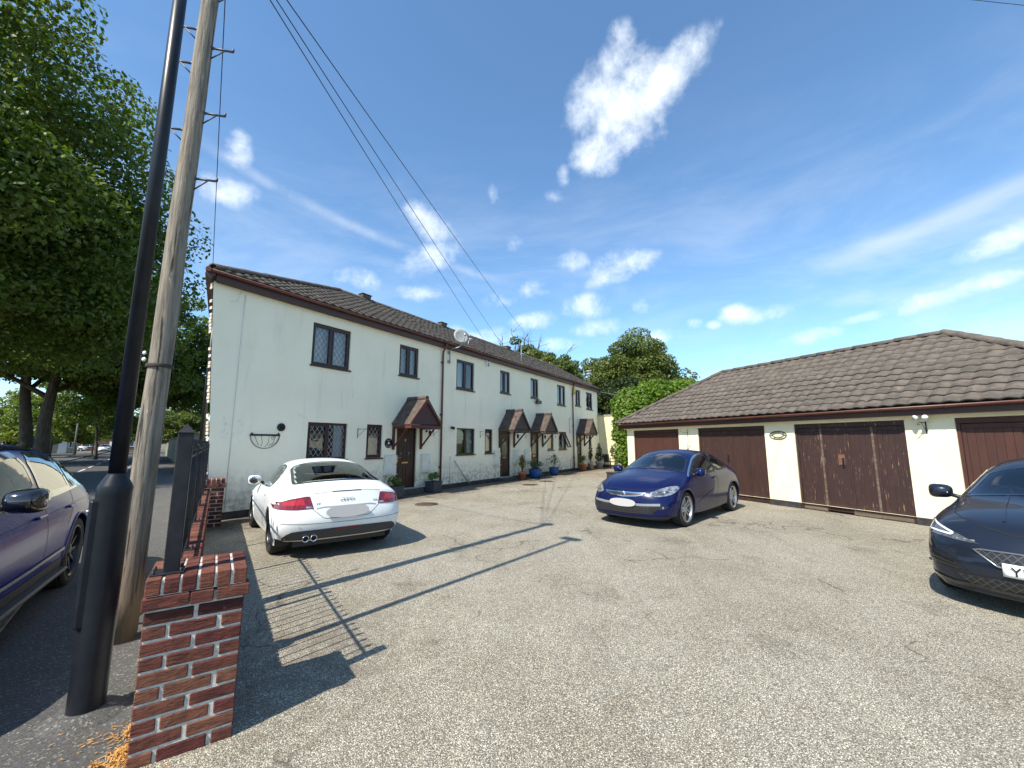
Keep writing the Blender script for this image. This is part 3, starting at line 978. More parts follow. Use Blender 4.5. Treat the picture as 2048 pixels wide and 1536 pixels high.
def canopy(par, xc, proj=.84, half=.66, z0=2.20, zr=3.03, front=0, wood=REDW):
    """tiled gable canopy over a door on two gallows brackets"""
    n = node('porch_canopy', par, (xc, 0, 0))
    sl = math.hypot(half, zr - z0); pit = math.atan2(zr - z0, half)
    pt = mat('plain_tile', (.105, .074, .056), (.062, .047, .040), rough=.9, scale=7, rnd=.22, bump=.4, bscale=60, spots=(.30, .26, .2), sscale=30, sth=(.70, .78))
    me = bpy.data.meshes.get('plain_tile')
    rows = 9; g = sl / rows; cols = 5; tw = proj / cols
    for sgn in (-1, 1):
        for r in range(rows):
            for c in range(cols):
                b_w = tw
                if me is None:
                    me = MB().box(-tw / 2 + .0025, tw / 2 - .0025, 0, g * 1.55, 0, .020).mesh('plain_tile'); me.materials.append(pt)
                # slope frame: local y up-slope, x along the projection
                base = Vector((sgn * (half + .02 - (r * g) * math.cos(pit)), -(c + .5) * tw + (tw / 2 if 0 else 0), z0 + r * g * math.sin(pit)))
                up = Vector((-sgn * math.cos(pit), 0, math.sin(pit))); xx = Vector((0, -sgn, 0)); zz = xx.cross(up)
                tl = Euler((R(6.5) + R(random.gauss(0, .5)), 0, R(random.gauss(0, .5)))).to_matrix()
                M3 = Matrix((xx, up, zz)).transposed() @ tl.inverted()
                obj('tile', me, None, n, base + zz * .012, M3.to_euler())
    # ridge rolls
    rv = MB().lathe([(.075, 0), (.07, .28)], 14); rm = rv.mesh('ridge_roll'); rm.materials.append(pt)
    for k in range(3):
        obj('ridge_tile', rm, None, n, (0, -k * proj / 3 - .005, zr + .015), (R(90), 0, 0))
    # deck, gable, barge boards, beam
    t = .025
    for sgn in (-1, 1):
        p = [(sgn * half, z0 - .01), (0, zr - .01), (0, zr - .05), (sgn * (half - .04), z0 - .02)]
        MB().prism(p if sgn > 0 else p[::-1], -proj + .02, -.003).build('sarking', DARKW, n, fixn=True)
        q = [(sgn * (half + .03), z0 - .06), (sgn * (half + .03), z0 + .05), (0, zr + .02), (0, zr - .13)]
        MB().prism(q if sgn > 0 else q[::-1], -proj - .03, -proj + .0).build('barge_board', wood, n, fixn=True)
        MB().box(sgn * (half - .09), sgn * (half - .02), -proj + .02, -.004, z0 - .13, z0 - .03, .005).build('side_plate', wood, n)
        # gallows bracket
        xb = sgn * (half - .06)
        br = MB().box(xb - .035, xb + .035, -.07, -.003, z0 - .78, z0 - .13, .005)
        br.build('wall_post', wood, n)
        MB().tube([(xb, -.06, z0 - .70), (xb, -proj * .72, z0 - .13)], .036, 4, smooth=False).build('strut', wood, n)
    MB().prism([(-half + .05, z0 + .0), (half - .05, z0 + .0), (0, zr - .10)], -proj + .015, -proj + .03).build('gable_panel', DARKW if front else mat('plum_panel', (.052, .017, .02), rough=.6), n, fixn=True)
    MB().box(-half - .02, half + .02, -proj - .028, -proj + .04, z0 - .13, z0 - .02, .006).build('front_beam', wood, n)
    if front == 0:
        MB().tube([(-half - .02, -.012, z0 + .02), (-.02, -.012, zr + .05)], .014, 6).build('flashing', STEELG, n)
    return n


def house(s0, s1, label, wins, doors, canx, first=False, last=False, pipe=None, seed=1):
    r = thing('white_house', label, 'house', hw(s0, 0), HT, 'terrace of white rendered houses')
    W = s1 - s0
    holes = [(a, b_, c, d) for (a, b_, c, d, *_) in wins] + [(a, b_, c, d) for (a, b_, c, d, *_) in doors]
    wall_plate(0, W, .15, 5.12, holes, lean0=.34 if first else 0).build('wall', RENDER, r)
    segs = []; x = 0
    for (a, b_, *_) in sorted(doors):
        segs.append((x, a - .0)); x = b_
    segs.append((x, W))
    for a, b_ in segs:
        if b_ - a > .02: MB().box(a, b_ - .001, -.018, .2, -.1, .16, .004).build('plinth', PLINTH, r)
    for w in wins:
        window(r, *w[:4], **w[4])
    for d in doors:
        door(r, *d[:4], style=d[4])
    # eaves
    xl = -.48 if first else 0
    MB().box(xl + .13 * first, W - .001, -.155, -.13, 5.085, 5.30, .003).build('fascia', FASC, r)
    MB().box(xl + .2 * first, W - .001, -.13, -.002, 5.095, 5.115).build('soffit', FASC, r)
    gp = [(xl, -.0), ]
    g = MB(); vv = []; ff = []
    for i, x in enumerate((xl, W - .002)):
        for k in range(9):
            a = math.pi + math.pi * k / 8
            vv.append((x, -.215 + .058 * math.cos(a), 5.285 + .058 * math.sin(a)))
        for k in range(9):
            a = 2 * math.pi - math.pi * k / 8
            vv.append((x, -.215 + .053 * math.cos(a), 5.287 + .053 * math.sin(a)))
    ff = [(k, (k + 1) % 18, 18 + (k + 1) % 18, 18 + k) for k in range(18)] + [tuple(range(18))[::-1], tuple(range(18, 36))]
    g.add(vv, ff, True)
    gu = g.build('gutter', GUTT, r)
    for k in range(int(W / 1.0)):
        bb = MB(); pts = [(.5 + k, -.215 + .062 * math.cos(a), 5.285 + .062 * math.sin(a)) for a in np.linspace(math.pi, 2 * math.pi, 9)]
        bb.tube(pts, .006, 5).build('gutter_bracket', GUTT, gu)
    # roof
    y0 = EAVE_O
    if first:
        hs = 4.75           # ridge starts here; acute plan corner
        poly = [(-.48, 0), (W, 0), (W, SLEN), (hs, SLEN)]
    else:
        poly = [(0, 0), (W, 0), (W, SLEN), (0, SLEN)]
    if last:
        poly = [(0, 0), (W + .12, 0), (W + .12, SLEN), (0, SLEN)]
    dk = roof_slope(r, (0, y0, EAVE_Z), 0, PITCH, poly, seed=seed, tmesh=TILE_ME)
    ridge_tiles(dk, ((hs if first else 0), SLEN, .02), (poly[2][0], SLEN, .02))
    if first:
        ridge_tiles(dk, (-.46, .02, .03), (hs, SLEN, .03), r=.10)
    # far slope
    bk = MB()
    a = hs if first else 0
    e = poly[2][0]
    b2 = -.48 if first else 0
    bk.add([(a, RIDGE_Y, RIDGE_Z), (e, RIDGE_Y, RIDGE_Z), (e, 2 * RIDGE_Y - y0, EAVE_Z), (a + (1.5 if first else 0), 2 * RIDGE_Y - y0, EAVE_Z)], [(3, 2, 1, 0)])
    bk.build('rear_roof_slope', TILE, r)
    bw = MB()
    bw.box((4.4 if first else 0), W - .001, 6.0, 6.2, 0, 5.2)
    bw.build('rear_wall', RENDER, r)
    if first:
        # end wall along the pavement (acute corner) and its roof face
        ed = Vector((math.cos(R(67)), math.sin(R(67)), 0))
        p0 = Vector((0, 0.002, 0)); p1 = ed * 6.7
        ew = MB().add([(0, .004, 0), (p1.x, p1.y, 0), (p1.x, p1.y, 5.12), (-.34, .004, 5.12)], [(3, 2, 1, 0)])
        ew.build('end_wall', RENDER, r)
        e0 = Vector((-.48, y0, EAVE_Z)); e1 = Vector((2.2, 2 * RIDGE_Y - y0, EAVE_Z)); ap = Vector((4.75, RIDGE_Y, RIDGE_Z))
        MB().add([tuple(e0), tuple(ap), (6.2, 2 * RIDGE_Y - y0, EAVE_Z), tuple(e1)], [(0, 1, 2, 3)]).build('end_roof_slope', TILE, r)
        q = Vector((-.48, -.15, 0)); qn = (ed * 6.3)
        MB().tube([(-.47, -.16, 5.2), (-.47 + qn.x, -.16 + qn.y, 5.2)], .095, 4, smooth=False).build('end_fascia', FASC, r)
        MB().tube([(-.53, -.2, 5.285), (-.53 + qn.x, -.2 + qn.y, 5.285)], .055, 8).build('end_gutter', GUTT, r)
        # crumbling brick edge at the corner
        bm_ = MB()
        for k in range(66):
            z = .3 + k * .075
            if random.random() < .35: continue
            bm_.box(-.34 * z / 5.12 - .016 + random.uniform(-.010, .006), -.34 * z / 5.12 - .004, .02, .12, z, z + .062)
        bm_.build('worn_brick_edge', mat('worn_edge', (.46, .34, .25), (.66, .60, .48), rough=.95, scale=18), r)['kind'] = 'stuff'
        for cp in ([(3.3, 3.55), (3.28, 3.3), (3.36, 3.1), (3.33, 2.9)], [(5.86, 3.7), (5.9, 3.5), (5.84, 3.3), (5.75, 3.2)], [(1.75, 2.35), (1.95, 2.28), (2.06, 2.2)], [(2.95, 3.0), (3.02, 2.75), (3.0, 2.55)]):
            MB().tube([(p[0], -.0015, p[1]) for p in cp], .0022, 4).build('wall_crack', mat('crack_dark', (.46, .44, .37), rough=1), r)
        wv = MB().tube([(.32, -.012, 5.0), (.31, -.012, 4.3), (.30, -.012, .2)], .008, 5).build('wall_cable', WHITEP, r)
        MB().tube([(.02, -.015, 4.75), (.14, -.02, 4.78), (.2, -.02, 4.95), (.21, -.02, 5.05)], .006, 5).build('loose_cable', WHITEP, r)
    if last:
        MB().add([(W, .001, 0), (W, 6.2, 0), (W, 6.2, 5.2), (W, RIDGE_Y, RIDGE_Z - .1), (W, .001, 5.12)], [(0, 1, 2, 3, 4)]).build('end_wall', RENDER, r)
        MB().box(W + .10, W + .125, y0, RIDGE_Y, 5.1, 5.28).build('verge', FASC, r)
    else:
        MB().add([(W - .003, .3, 0), (W - .003, 6, 0), (W - .003, 6, 5.2), (W - .003, RIDGE_Y, RIDGE_Z - .15), (W - .003, .3, 5.12)], [(0, 1, 2, 3, 4)]).build('party_wall', ROOM, r)
    if not first:
        for cp in ([(1.3, 3.6), (1.34, 3.3), (1.33, 2.9), (1.4, 2.3)], [(4.75, 5.0), (4.76, 4.0), (4.72, 3.2)]):
            MB().tube([(p[0], -.0015, p[1]) for p in cp], .0025, 4).build('wall_crack', mat('crack_dark', (.46, .44, .37)), r)
    for cx, fr, wd in canx:
        canopy(r, cx, front=fr, wood=wd)
    if pipe is not None:
        pp = MB().tube([(pipe, -.215, 5.24), (pipe, -.19, 5.12), (pipe, -.075, 4.95), (pipe, -.06, 4.8), (pipe, -.06, .12)], .036, 10)
        dp = pp.build('downpipe', GUTT, r)
        for z in (.75, 2.6, 4.5):
            MB().tube([(pipe, -.06, z), (pipe, -.06, z + .07)], .043, 10).box(pipe - .055, pipe + .055, -.03, -.002, z + .01, z + .06).build('pipe_clip', GUTT, dp)
    return r


W_ = lambda a, b_, c, d, **k: (a, b_, c, d, k)
NL = dict(lead=LEAD); PL = dict(lead=LEADW)
house(0, 7.14, 'large nearest white house behind the white car, with diamond leaded windows', [
    W_(2.02, 3.18, 3.66, 4.80, lead=LEAD, inside='net'), W_(5.03, 5.89, 3.80, 4.82, lead=LEAD, inside='net', ledw=.003),
    W_(2.06, 3.23, 1.19, 2.16, lead=LEADW, inside='side', sash=(True, False)), W_(3.89, 4.47, 1.19, 2.17, split=None, lead=LEADW, inside='blind')],
    [(5.04, 5.92, .20, 2.15, 0)], [(5.48, 0, REDW)], first=True, pipe=7.06, seed=3)
house(7.14, 12.95, 'second white house of the terrace, with a chequered ornament in its window', [
    W_(.76, 1.88, 3.68, 4.83, inside='half'), W_(3.77, 4.60, 3.83, 4.85, inside='net'),
    W_(.84, 1.97, 1.19, 2.19, inside='side', sash=(False, False)), W_(2.66, 3.22, 1.20, 2.20, split=None, inside='side')],
    [(3.80, 4.64, .17, 2.16, 1)], [(4.30, 1, DARKW)], seed=5)
house(12.95, 18.78, 'third white house of the terrace, with one tilted open window', [
    W_(.71, 1.53, 3.86, 4.87, split=.6, inside='net'), W_(3.73, 4.81, 3.74, 4.90, inside='drape'),
    W_(2.50, 3.22, 1.25, 2.21, split=None, inside='net'), W_(3.84, 4.86, 1.26, 2.25, open_=1, inside='side')],
    [(.72, 1.54, .17, 2.17, 1)], [(1.29, 1, DARKW)], pipe=5.83 - .06, seed=8)
house(18.78, 23.0, 'farthest white house of the terrace, beside the tall cream wall', [
    W_(.40, 1.23, 3.88, 4.90, inside='net'), W_(2.20, 3.28, 3.79, 4.92, inside='drape'),
    W_(2.46, 2.96, 1.30, 2.33, split=None, inside='side')],
    [(.56, 1.30, .17, 2.28, 1)], [(.98 + .12, 1, DARKW)], last=True, seed=11)
# roof vents on the ridge
for s, lab in ((5.9, 'low clay vent on the ridge of the nearest house'), (10.4, 'low clay vent on the ridge behind the satellite dish'), (16.2, 'low clay vent on the ridge near the bare branches')):
    v = thing('ridge_vent', lab, 'vent', hw(s, -RIDGE_Y, RIDGE_Z + .06), HT, 'ridge vents on the terrace')
    MB().box(-.2, .2, -.12, .12, 0, .13, .02).build('vent_body', TILE, v)
    MB().box(-.23, .23, -.15, .15, .131, .165, .012).build('vent_cap', TILE, v)

# ------------------------------------------------------------------ garage block
GO = Vector((8.132, 8.625, 0)) + az_dir(-24.) * 8.70
GX = az_dir(156.); GT = R(90 - 156)
GIN = Vector((-GX.y, GX.x, 0))


def gw(x, o, z=0.):
    """garage wall point: x to the right along the front, o outward"""
    return GO + GX * x - GIN * o + Vector((0, 0, z))


CREAMW = mat('cream_masonry', (.80, .74, .54), (.75, .69, .49), rough=.88, scale=2.2, bump=.25, bscale=60, spots=(.66, .60, .45), sscale=5, sth=(.62, .8))


def plank_mat(name, base, dark, flake, amt):
    m = bpy.data.materials.new(name); m.use_nodes = True
    nt = m.node_tree; L = nt.links.new
    b = nt.nodes['Principled BSDF']
    tc = N(nt, 'ShaderNodeTexCoord'); oi = N(nt, 'ShaderNodeObjectInfo')
    def nz(scale, st, detail=8):
        mp = N(nt, 'ShaderNodeMapping'); mp.inputs['Scale'].default_value = st
        sc_ = N(nt, 'ShaderNodeCombineXYZ'); k = mth(nt, 'MULTIPLY', oi.outputs['Random'], 50.)
        L(k, sc_.inputs[0]); L(k, sc_.inputs[2]); L(sc_.outputs[0], mp.inputs['Location'])
        L(tc.outputs['Object'], mp.inputs[0])
        n = N(nt, 'ShaderNodeTexNoise', i_Scale=scale, i_Detail=detail, i_Roughness=.65); L(mp.outputs[0], n.inputs['Vector'])
        return n.outputs[0]
    c = mixc(nt, sstep(nt, nz(7, (1, 1, .25)), .35, .7), base, dark)
    fl = mth(nt, 'MULTIPLY', sstep(nt, nz(26, (1.6, 1, .16)), .60 - amt, .66 - amt), sstep(nt, nz(2.2, (1, 1, .7)), .42, .60))
    c = mixc(nt, mth(nt, 'MULTIPLY', fl, .85), c, flake)
    L(c, b.inputs['Base Color']); b.inputs['Roughness'].default_value = .62
    bp = N(nt, 'ShaderNodeBump', i_Strength=.4, i_Distance=.004)
    L(mth(nt, 'SUBTRACT', nz(60, (1, 1, .08)), mth(nt, 'MULTIPLY', fl, .6)), bp.inputs['Height']); L(bp.outputs[0], b.inputs['Normal'])
    MATS[name] = m
    return m


PLK1 = plank_mat('red_stained_plank', (.066, .022, .014), (.046, .016, .011), (.20, .10, .06), -.06)
PLK2 = plank_mat('brown_stained_plank', (.046, .018, .012), (.030, .013, .010), (.30, .17, .12), -.01)
PLK3 = plank_mat('peeling_brown_plank', (.042, .017, .014), (.026, .013, .012), (.36, .23, .14), .018)
GREYW = mat('weathered_board', (.16, .12, .085), (.085, .06, .045), rough=.9, scale=9, stretch=(.2, 1, 2), bump=.5, bscale=60)

gar = thing('garage_block', 'low cream garage block with brown timber doors and tiled hipped roof', 'garage', GO, GT)
GLEN = 11.95
gd_ = [(.38, 2.65, 0), (3.46, 5.70, 1), (6.49, 8.73, 2), (9.49, 11.73, 0)]
GH = 2.16
wall_plate(0, GLEN, .15, GH + .06, [(a, b_, .15, 2.10) for a, b_, _ in gd_], depth=.11).build('front_wall', CREAMW, gar)
MB().add([(0, .001, 0), (0, 4.5, 0), (0, 4.5, GH), (0, .001, GH + .06)], [(0, 1, 2, 3)]).build('side_wall', CREAMW, gar)
MB().add([(GLEN, .001, 0), (GLEN, 4.5, 0), (GLEN, 4.5, GH), (GLEN, .001, GH + .06)], [(3, 2, 1, 0)]).build('side_wall', CREAMW, gar)
MB().box(0, GLEN, 4.5, 4.6, 0, GH).build('rear_wall', CREAMW, gar)
x = -.015
for a, b_, _ in gd_ + [(GLEN + .015, 0, 0)]:
    MB().box(x, a - .002, -.016, .105, -.1, .151, .004).build('plinth', PLINTH, gar); x = b_ + .002
for a, b_, k in gd_:
    pm = (PLK1, PLK2, PLK3)[k]
    b = MB(); w = .055
    b.box(a + .002, a + w, .03, .10, .02, 2.098); b.box(b_ - w, b_ - .002, .03, .10, .02, 2.098); b.box(a + w, b_ - w, .03, .10, 1.995, 2.098)
    dr = b.build('garage_door', pm, gar)
    n = 4 if k != 0 else 2
    LW = (b_ - a - 2 * w) / n
    for q in range(n):
        l0 = a + w + q * LW + .004; l1 = a + w + (q + 1) * LW - .004
        hh = .10 + .02 * (q == 1)
        zb = .13 if not (k == 2 and q == 1) else .05
        # leaf frame stiles and rail, boards between
        sw = .06
        for (u0, u1) in ((l0, l0 + sw), (l1 - sw, l1)):
            MB().box(u0, u1, .045, .085, zb, 1.985, .004).build('stile', pm, dr)
        MB().box(l0 + sw, l1 - sw, .046, .084, 1.90, 1.985, .004).build('top_rail', pm, dr)
        nb = max(3, round((l1 - l0 - 2 * sw) / (.098 if k else .12))); bw = (l1 - l0 - 2 * sw) / nb
        pmesh = MB().box(.001, bw - .001, 0, .02, 0, 1.90 - zb - .001, .004).mesh('plank'); pmesh.materials.append(pm)
        for i in range(nb):
            obj('plank', pmesh, None, dr, (l0 + sw + i * bw, .054 + random.uniform(-.001, .0015), zb))
        MB().box(l0, l1, .04, .09, .02 if zb > .1 else .03, zb - .004, .004).build('weather_board', GREYW if k == 2 else pm, dr) if zb > .1 else None
    xm = (a + b_) / 2
    if k == 2:
        MB().box(a + w + LW - .012, a + w + LW + .03, .036, .0445, .12, 1.99).build('cover_strip', GREYW, dr)
        MB().box(a + w + 3 * LW - .03, a + w + 3 * LW + .012, .036, .0445, .12, 1.99).build('cover_strip', GREYW, dr)
        MB().box(a + w + 2 * LW - .02, a + w + 2 * LW + .02, .038, .0455, .12, 1.99).build('cover_strip', pm, dr)
        rp_ = MB().box(xm - .20, xm - .06, .046, .053, 1.12, 1.36, .004); rp_.build('lock_plate', mat('bare_orange_wood', (.20, .085, .05), (.12, .05, .035), rough=.8, scale=22), dr)
    MB().tube([(xm - .1, .03, 1.1), (xm - .1, .012, 1.12), (xm - .1, .012, 1.22), (xm - .1, .03, 1.24)], .009, 6).box(xm - .125, xm - .075, .034, .045, 1.06, 1.28, .003).build('handle', BLACKI if k else STEELG, dr)
    MB().box(a + .002, b_ - .002, .115, .13, .02, 2.09).build('dark_backing', UNDER, dr)
# eaves, gutter, roof
MB().box(-.28, GLEN + .28, -.215, -.19, 2.17, 2.34, .003).build('fascia', FASC, gar)
MB().box(-.26, GLEN + .26, -.19, .0, 2.175, 2.195).build('soffit', mat('pale_soffit', (.7, .68, .6), rough=.7), gar)
g = MB(); vv = []
for x in (-.32, GLEN + .32):
    for k in range(9):
        a = math.pi + math.pi * k / 8; vv.append((x, -.27 + .056 * math.cos(a), 2.345 + .056 * math.sin(a)))
    for k in range(9):
        a = 2 * math.pi - math.pi * k / 8; vv.append((x, -.27 + .051 * math.cos(a), 2.347 + .051 * math.sin(a)))
g.add(vv, [(k, (k + 1) % 18, 18 + (k + 1) % 18, 18 + k) for k in range(18)] + [tuple(range(18))[::-1], tuple(range(18, 36))], True)
gut = g.build('gutter', GUTT, gar)
for k in range(12):
    pts = [(.5 + k, -.27 + .06 * math.cos(a), 2.345 + .06 * math.sin(a)) for a in np.linspace(math.pi, 2 * math.pi, 9)]
    MB().tube(pts, .006, 5).build('gutter_bracket', GUTT, gut)
GPITCH = math.atan2(4.19 - 2.385, 2.25 + .27); GSL = math.hypot(4.19 - 2.385, 2.25 + .27)
GL0, GL1 = -.30, GLEN + .30
gpoly = [(GL0, 0), (GL1, 0), (8.77, GSL), (2.77, GSL)]
TILEG = tile_mesh(.25, .335, .028, name='garage_tile')
dk = roof_slope(gar, (0, -.27, 2.385), 0, GPITCH, gpoly, tw=.25, tl=.262, tmesh=TILEG, seed=21)
ridge_tiles(dk, (2.77, GSL, .02), (8.77, GSL, .02), r=.09)
ridge_tiles(dk, (GL0, 0.02, .03), (2.77, GSL, .03), r=.09, name='hip_tile')
ridge_tiles(dk, (GL1, 0.02, .03), (8.77, GSL, .03), r=.095, name='hip_tile')
MB().add([(2.77, 2.25, 4.19), (8.77, 2.25, 4.19), (GL1, 4.8, 2.385), (GL0, 4.8, 2.385)], [(3, 2, 1, 0)]).build('rear_roof_slope', TILE, gar)
MB().add([(GL0, -.27, 2.385), (2.77, 2.25, 4.19), (GL0, 4.8, 2.385)], [(0, 1, 2)]).build('hip_end', TILE, gar)
MB().add([(GL1, -.27, 2.385), (8.77, 2.25, 4.19), (GL1, 4.8, 2.385)], [(2, 1, 0)]).build('hip_end', TILE, gar)
# oval name plate: black iron ring with cut letters
pl = thing('oval_name_sign', 'black iron oval name sign on the cream pier between garage doors', 'sign', gw(6.07, .012, 1.83), GT)
def oval(rx, rz, r, n=40):
    return MB().tube([(rx * math.cos(t), 0, rz * math.sin(t)) for t in np.linspace(0, 2 * math.pi, n + 1)], r, 6)
oval(.225, .105, .008).build('outer_ring', BLACKI, pl)
oval(.145, .05, .006).build('inner_ring', BLACKI, pl)
for txt, z, sz, t0, t1 in (('BLACKSMITHS', 1, .052, 150, 30), ('MEWS', -1, .052, -118, -62)):
    for i, ch in enumerate(txt):
        t = R(t0 + (t1 - t0) * i / (len(txt) - 1))
        me = text_mesh(ch, sz, .003)
        o = obj('letter', me, BLACKI, pl, (.187 * math.cos(t), -.002, .080 * math.sin(t)), (R(90), 0, 0))
for sx in (-1, 1):
    MB().box(sx * .145, sx * .222, -.004, .004, -.006, .006).build('tie_bar', BLACKI, pl)
# security light on its bracket, and the bare bracket with a trailing wire
sl = thing('security_light', 'white security light on an iron bracket above the open pier by the last garage door', 'light', gw(9.07, .0, 1.98), GT)
MB().box(-.01, .01, -.012, -.001, -.17, .07).tube([(0, -.01, .05), (0, -.20, .05)], .007, 6).tube([(0, -.01, -.13), (0, -.17, .045)], .006, 6).build('iron_bracket', BLACKI, sl)
MB().tube([(.0, -.2, .05), (-.04, -.23, .035), (-.05, -.2, .0), (-.02, -.185, .01)], .006, 6).build('scroll', BLACKI, sl)
b = MB()
for sx in (-1, 1):
    b.lathe([(.0, -.02), (.03, -.02), (.048, .05), (.05, .06), (.0, .062)], 14, rotm(R(100), 0, R(sx * 28), (sx * .055, -.16, .155)))
b.build('lamp_head', WHITEP, sl)
MB().box(-.05, .05, -.10, -.001, .075, .135, .01).build('sensor_body', WHITEP, sl)
br = thing('empty_bracket', 'thin empty bracket with a dangling wire between the first two garage doors', 'bracket', gw(3.05, .0, 1.95), GT)
MB().tube([(0, -.008, .12), (0, -.008, -.14)], .007, 6).tube([(0, -.01, .02), (-.1, -.12, .02), (-.2, -.14, .07)], .005, 6).build('arm', BLACKI, br)
MB().tube([(0, -.012, -.1), (.015, -.012, -.25), (-.03, -.012, -.38), (-.06, -.012, -.52)], .004, 5).build('wire', BLACKI, br)

# ------------------------------------------------------------------ brick pier, garden wall, railing
PT = R(90 - 54.8)


def brick_mat(name, c1, c2, rnd=.3):
    m = bpy.data.materials.new(name); m.use_nodes = True
    nt = m.node_tree; L = nt.links.new
    b = nt.nodes['Principled BSDF']
    tc = N(nt, 'ShaderNodeTexCoord'); oi = N(nt, 'ShaderNodeObjectInfo')
    def nz(scale, st, detail=6, dist=0):
        mp = N(nt, 'ShaderNodeMapping'); mp.inputs['Scale'].default_value = st
        cx = N(nt, 'ShaderNodeCombineXYZ'); k = mth(nt, 'MULTIPLY', oi.outputs['Random'], 90.)
        L(k, cx.inputs[0]); L(k, cx.inputs[1]); L(k, cx.inputs[2]); L(cx.outputs[0], mp.inputs['Location'])
        L(tc.outputs['Object'], mp.inputs[0])
        n = N(nt, 'ShaderNodeTexNoise', i_Scale=scale, i_Detail=detail, i_Roughness=.6, i_Distortion=dist); L(mp.outputs[0], n.inputs['Vector'])
        return n.outputs[0]
    c = mixc(nt, sstep(nt, nz(14, (1, 1, 1)), .35, .7), c1, c2)
    hv = N(nt, 'ShaderNodeHueSaturation')
    L(mth(nt, 'ADD', mth(nt, 'MULTIPLY', oi.outputs['Random'], 2 * rnd), 1 - rnd), hv.inputs['Value'])
    L(mth(nt, 'ADD', mth(nt, 'MULTIPLY', oi.outputs['Random'], .03), .487), hv.inputs['Hue'])
    L(c, hv.inputs['Color'])
    c = mixc(nt, mth(nt, 'MULTIPLY', sstep(nt, nz(30, (1, 1, 1), 4), .66, .76), .3), hv.outputs[0], (.24, .19, .15))
    L(c, b.inputs['Base Color']); b.inputs['Roughness'].default_value = .95; b.inputs['Specular IOR Level'].default_value = .15
    # rustic drag texture: wavy creases running along the brick
    drag = nz(34, (.32, .32, 1.5), 4, .8)
    bp = N(nt, 'ShaderNodeBump', i_Strength=1.0, i_Distance=.022)
    L(mth(nt, 'ADD', drag, mth(nt, 'MULTIPLY', nz(160, (1, 1, 1), 3), .25)), bp.inputs['Height']); L(bp.outputs[0], b.inputs['Normal'])
    MATS[name] = m
    return m


BRICK = brick_mat('rustic_brick', (.160, .058, .043), (.090, .036, .029))
BRICK_SHADE = brick_mat('shaded_brick', (.095, .035, .028), (.06, .027, .023))  # same brick, coloured darker as the shade below the corbel
PMORT = mat('pier_mortar', (.60, .57, .51), (.44, .42, .37), rough=.95, scale=40, bump=.8, bscale=150, bdist=.01)
_bm = {}


def brick(par, x, y, z, lx, ly, lz, m=None, nm='brick', jit=.002, rot=0):
    key = (round(lx, 3), round(ly, 3), round(lz, 3), (m or BRICK).name)
    if key not in _bm:
        me = MB().box(-lx / 2, lx / 2, -ly / 2, ly / 2, -lz / 2, lz / 2, .005).mesh('brick'); me.materials.append(m or BRICK); _bm[key] = me
    return obj(nm, _bm[key], None, par, (x + lx / 2 + random.uniform(-jit, jit) * .5, y + ly / 2 + random.uniform(-jit, jit), z + lz / 2 + random.uniform(-jit, jit) * .6),
               (R(random.gauss(0, .35)), R(random.gauss(0, .35)), R(random.gauss(0, .4)) + rot))


def pier(loc, rotz, label, w=.44, dpt=.44):
    p = thing('brick_pier', label, 'pier', loc, rotz, 'brick piers of the front wall')
    MB().box(.006, w - .006, .006, dpt - .006, -.06, .80).build('mortar_core', PMORT, p)
    H, T, J = .0625, .1025, .010
    L_ = .2125
    for k in range(11):
        z = k * .075 + .002
        o = .014 if k == 10 else 0.
        dark = BRICK_SHADE if k == 9 else None  # corbel's shade put into the colour of this course
        ww = w + 2 * o
        # front and back faces
        if k % 2 == 0:
            runs = [(0, T - .004), (T + .0115, .206), (T + .21 + .029, T - .004)]
        else:
            runs = [(0, .211), (.229, .211)]
        if k == 10: runs = [(-o, .20), (.19, .105), (.307, .155)]
        for (u, l) in runs:
            if k == 10:
                brick(p, u, -o, z, l, T, H)
                brick(p, u, dpt - T + o, z, l, T, H)
            else:
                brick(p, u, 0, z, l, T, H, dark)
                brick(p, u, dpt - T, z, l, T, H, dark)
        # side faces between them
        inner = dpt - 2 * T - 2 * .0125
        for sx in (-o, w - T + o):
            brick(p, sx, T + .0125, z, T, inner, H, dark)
    # cap of bricks on edge, two rows deep
    for r in range(2):
        for i in range(6):
            brick(p, -.008 + i * .0775, -.008 + r * .234, .822, .066, .225, .084, rot=R(random.gauss(0, .3)))
    MB().box(-.003, w + .003, -.003, dpt + .003, .820, .899).build('cap_mortar', PMORT, p)
    return p


near_pier = pier(PIER, PT, 'near red brick pier with white pointing under the railing post')
far_y = 7.22
far_pier = pier(PIER + WD * far_y + WN * -.02, PT, 'far shaded brick pier against the corner of the white house')
# low wall between
gwl = thing('garden_wall', 'low red brick boundary wall between the two piers', 'wall', PIER, PT)
MB().box(-.012, .188, .45, far_y - .01, -.06, .64).build('mortar_core', PMORT, gwl)
n_b = int((far_y - .46) / .225)
for k in range(8):
    for i in range(n_b):
        y = .452 + i * .225 + (.112 if k % 2 else 0)
        if y + .214 > far_y: continue
        brick(gwl, .0935, y, k * .075 + .035, .1025, .2125, .065)
        if k > 5: brick(gwl, -.02, y, k * .075 + .035, .1025, .2125, .065)
for i in range(int((far_y - .46) / .0765)):
    brick(gwl, -.025, .455 + i * .0765, .638, .228, .066, .066, jit=.003)
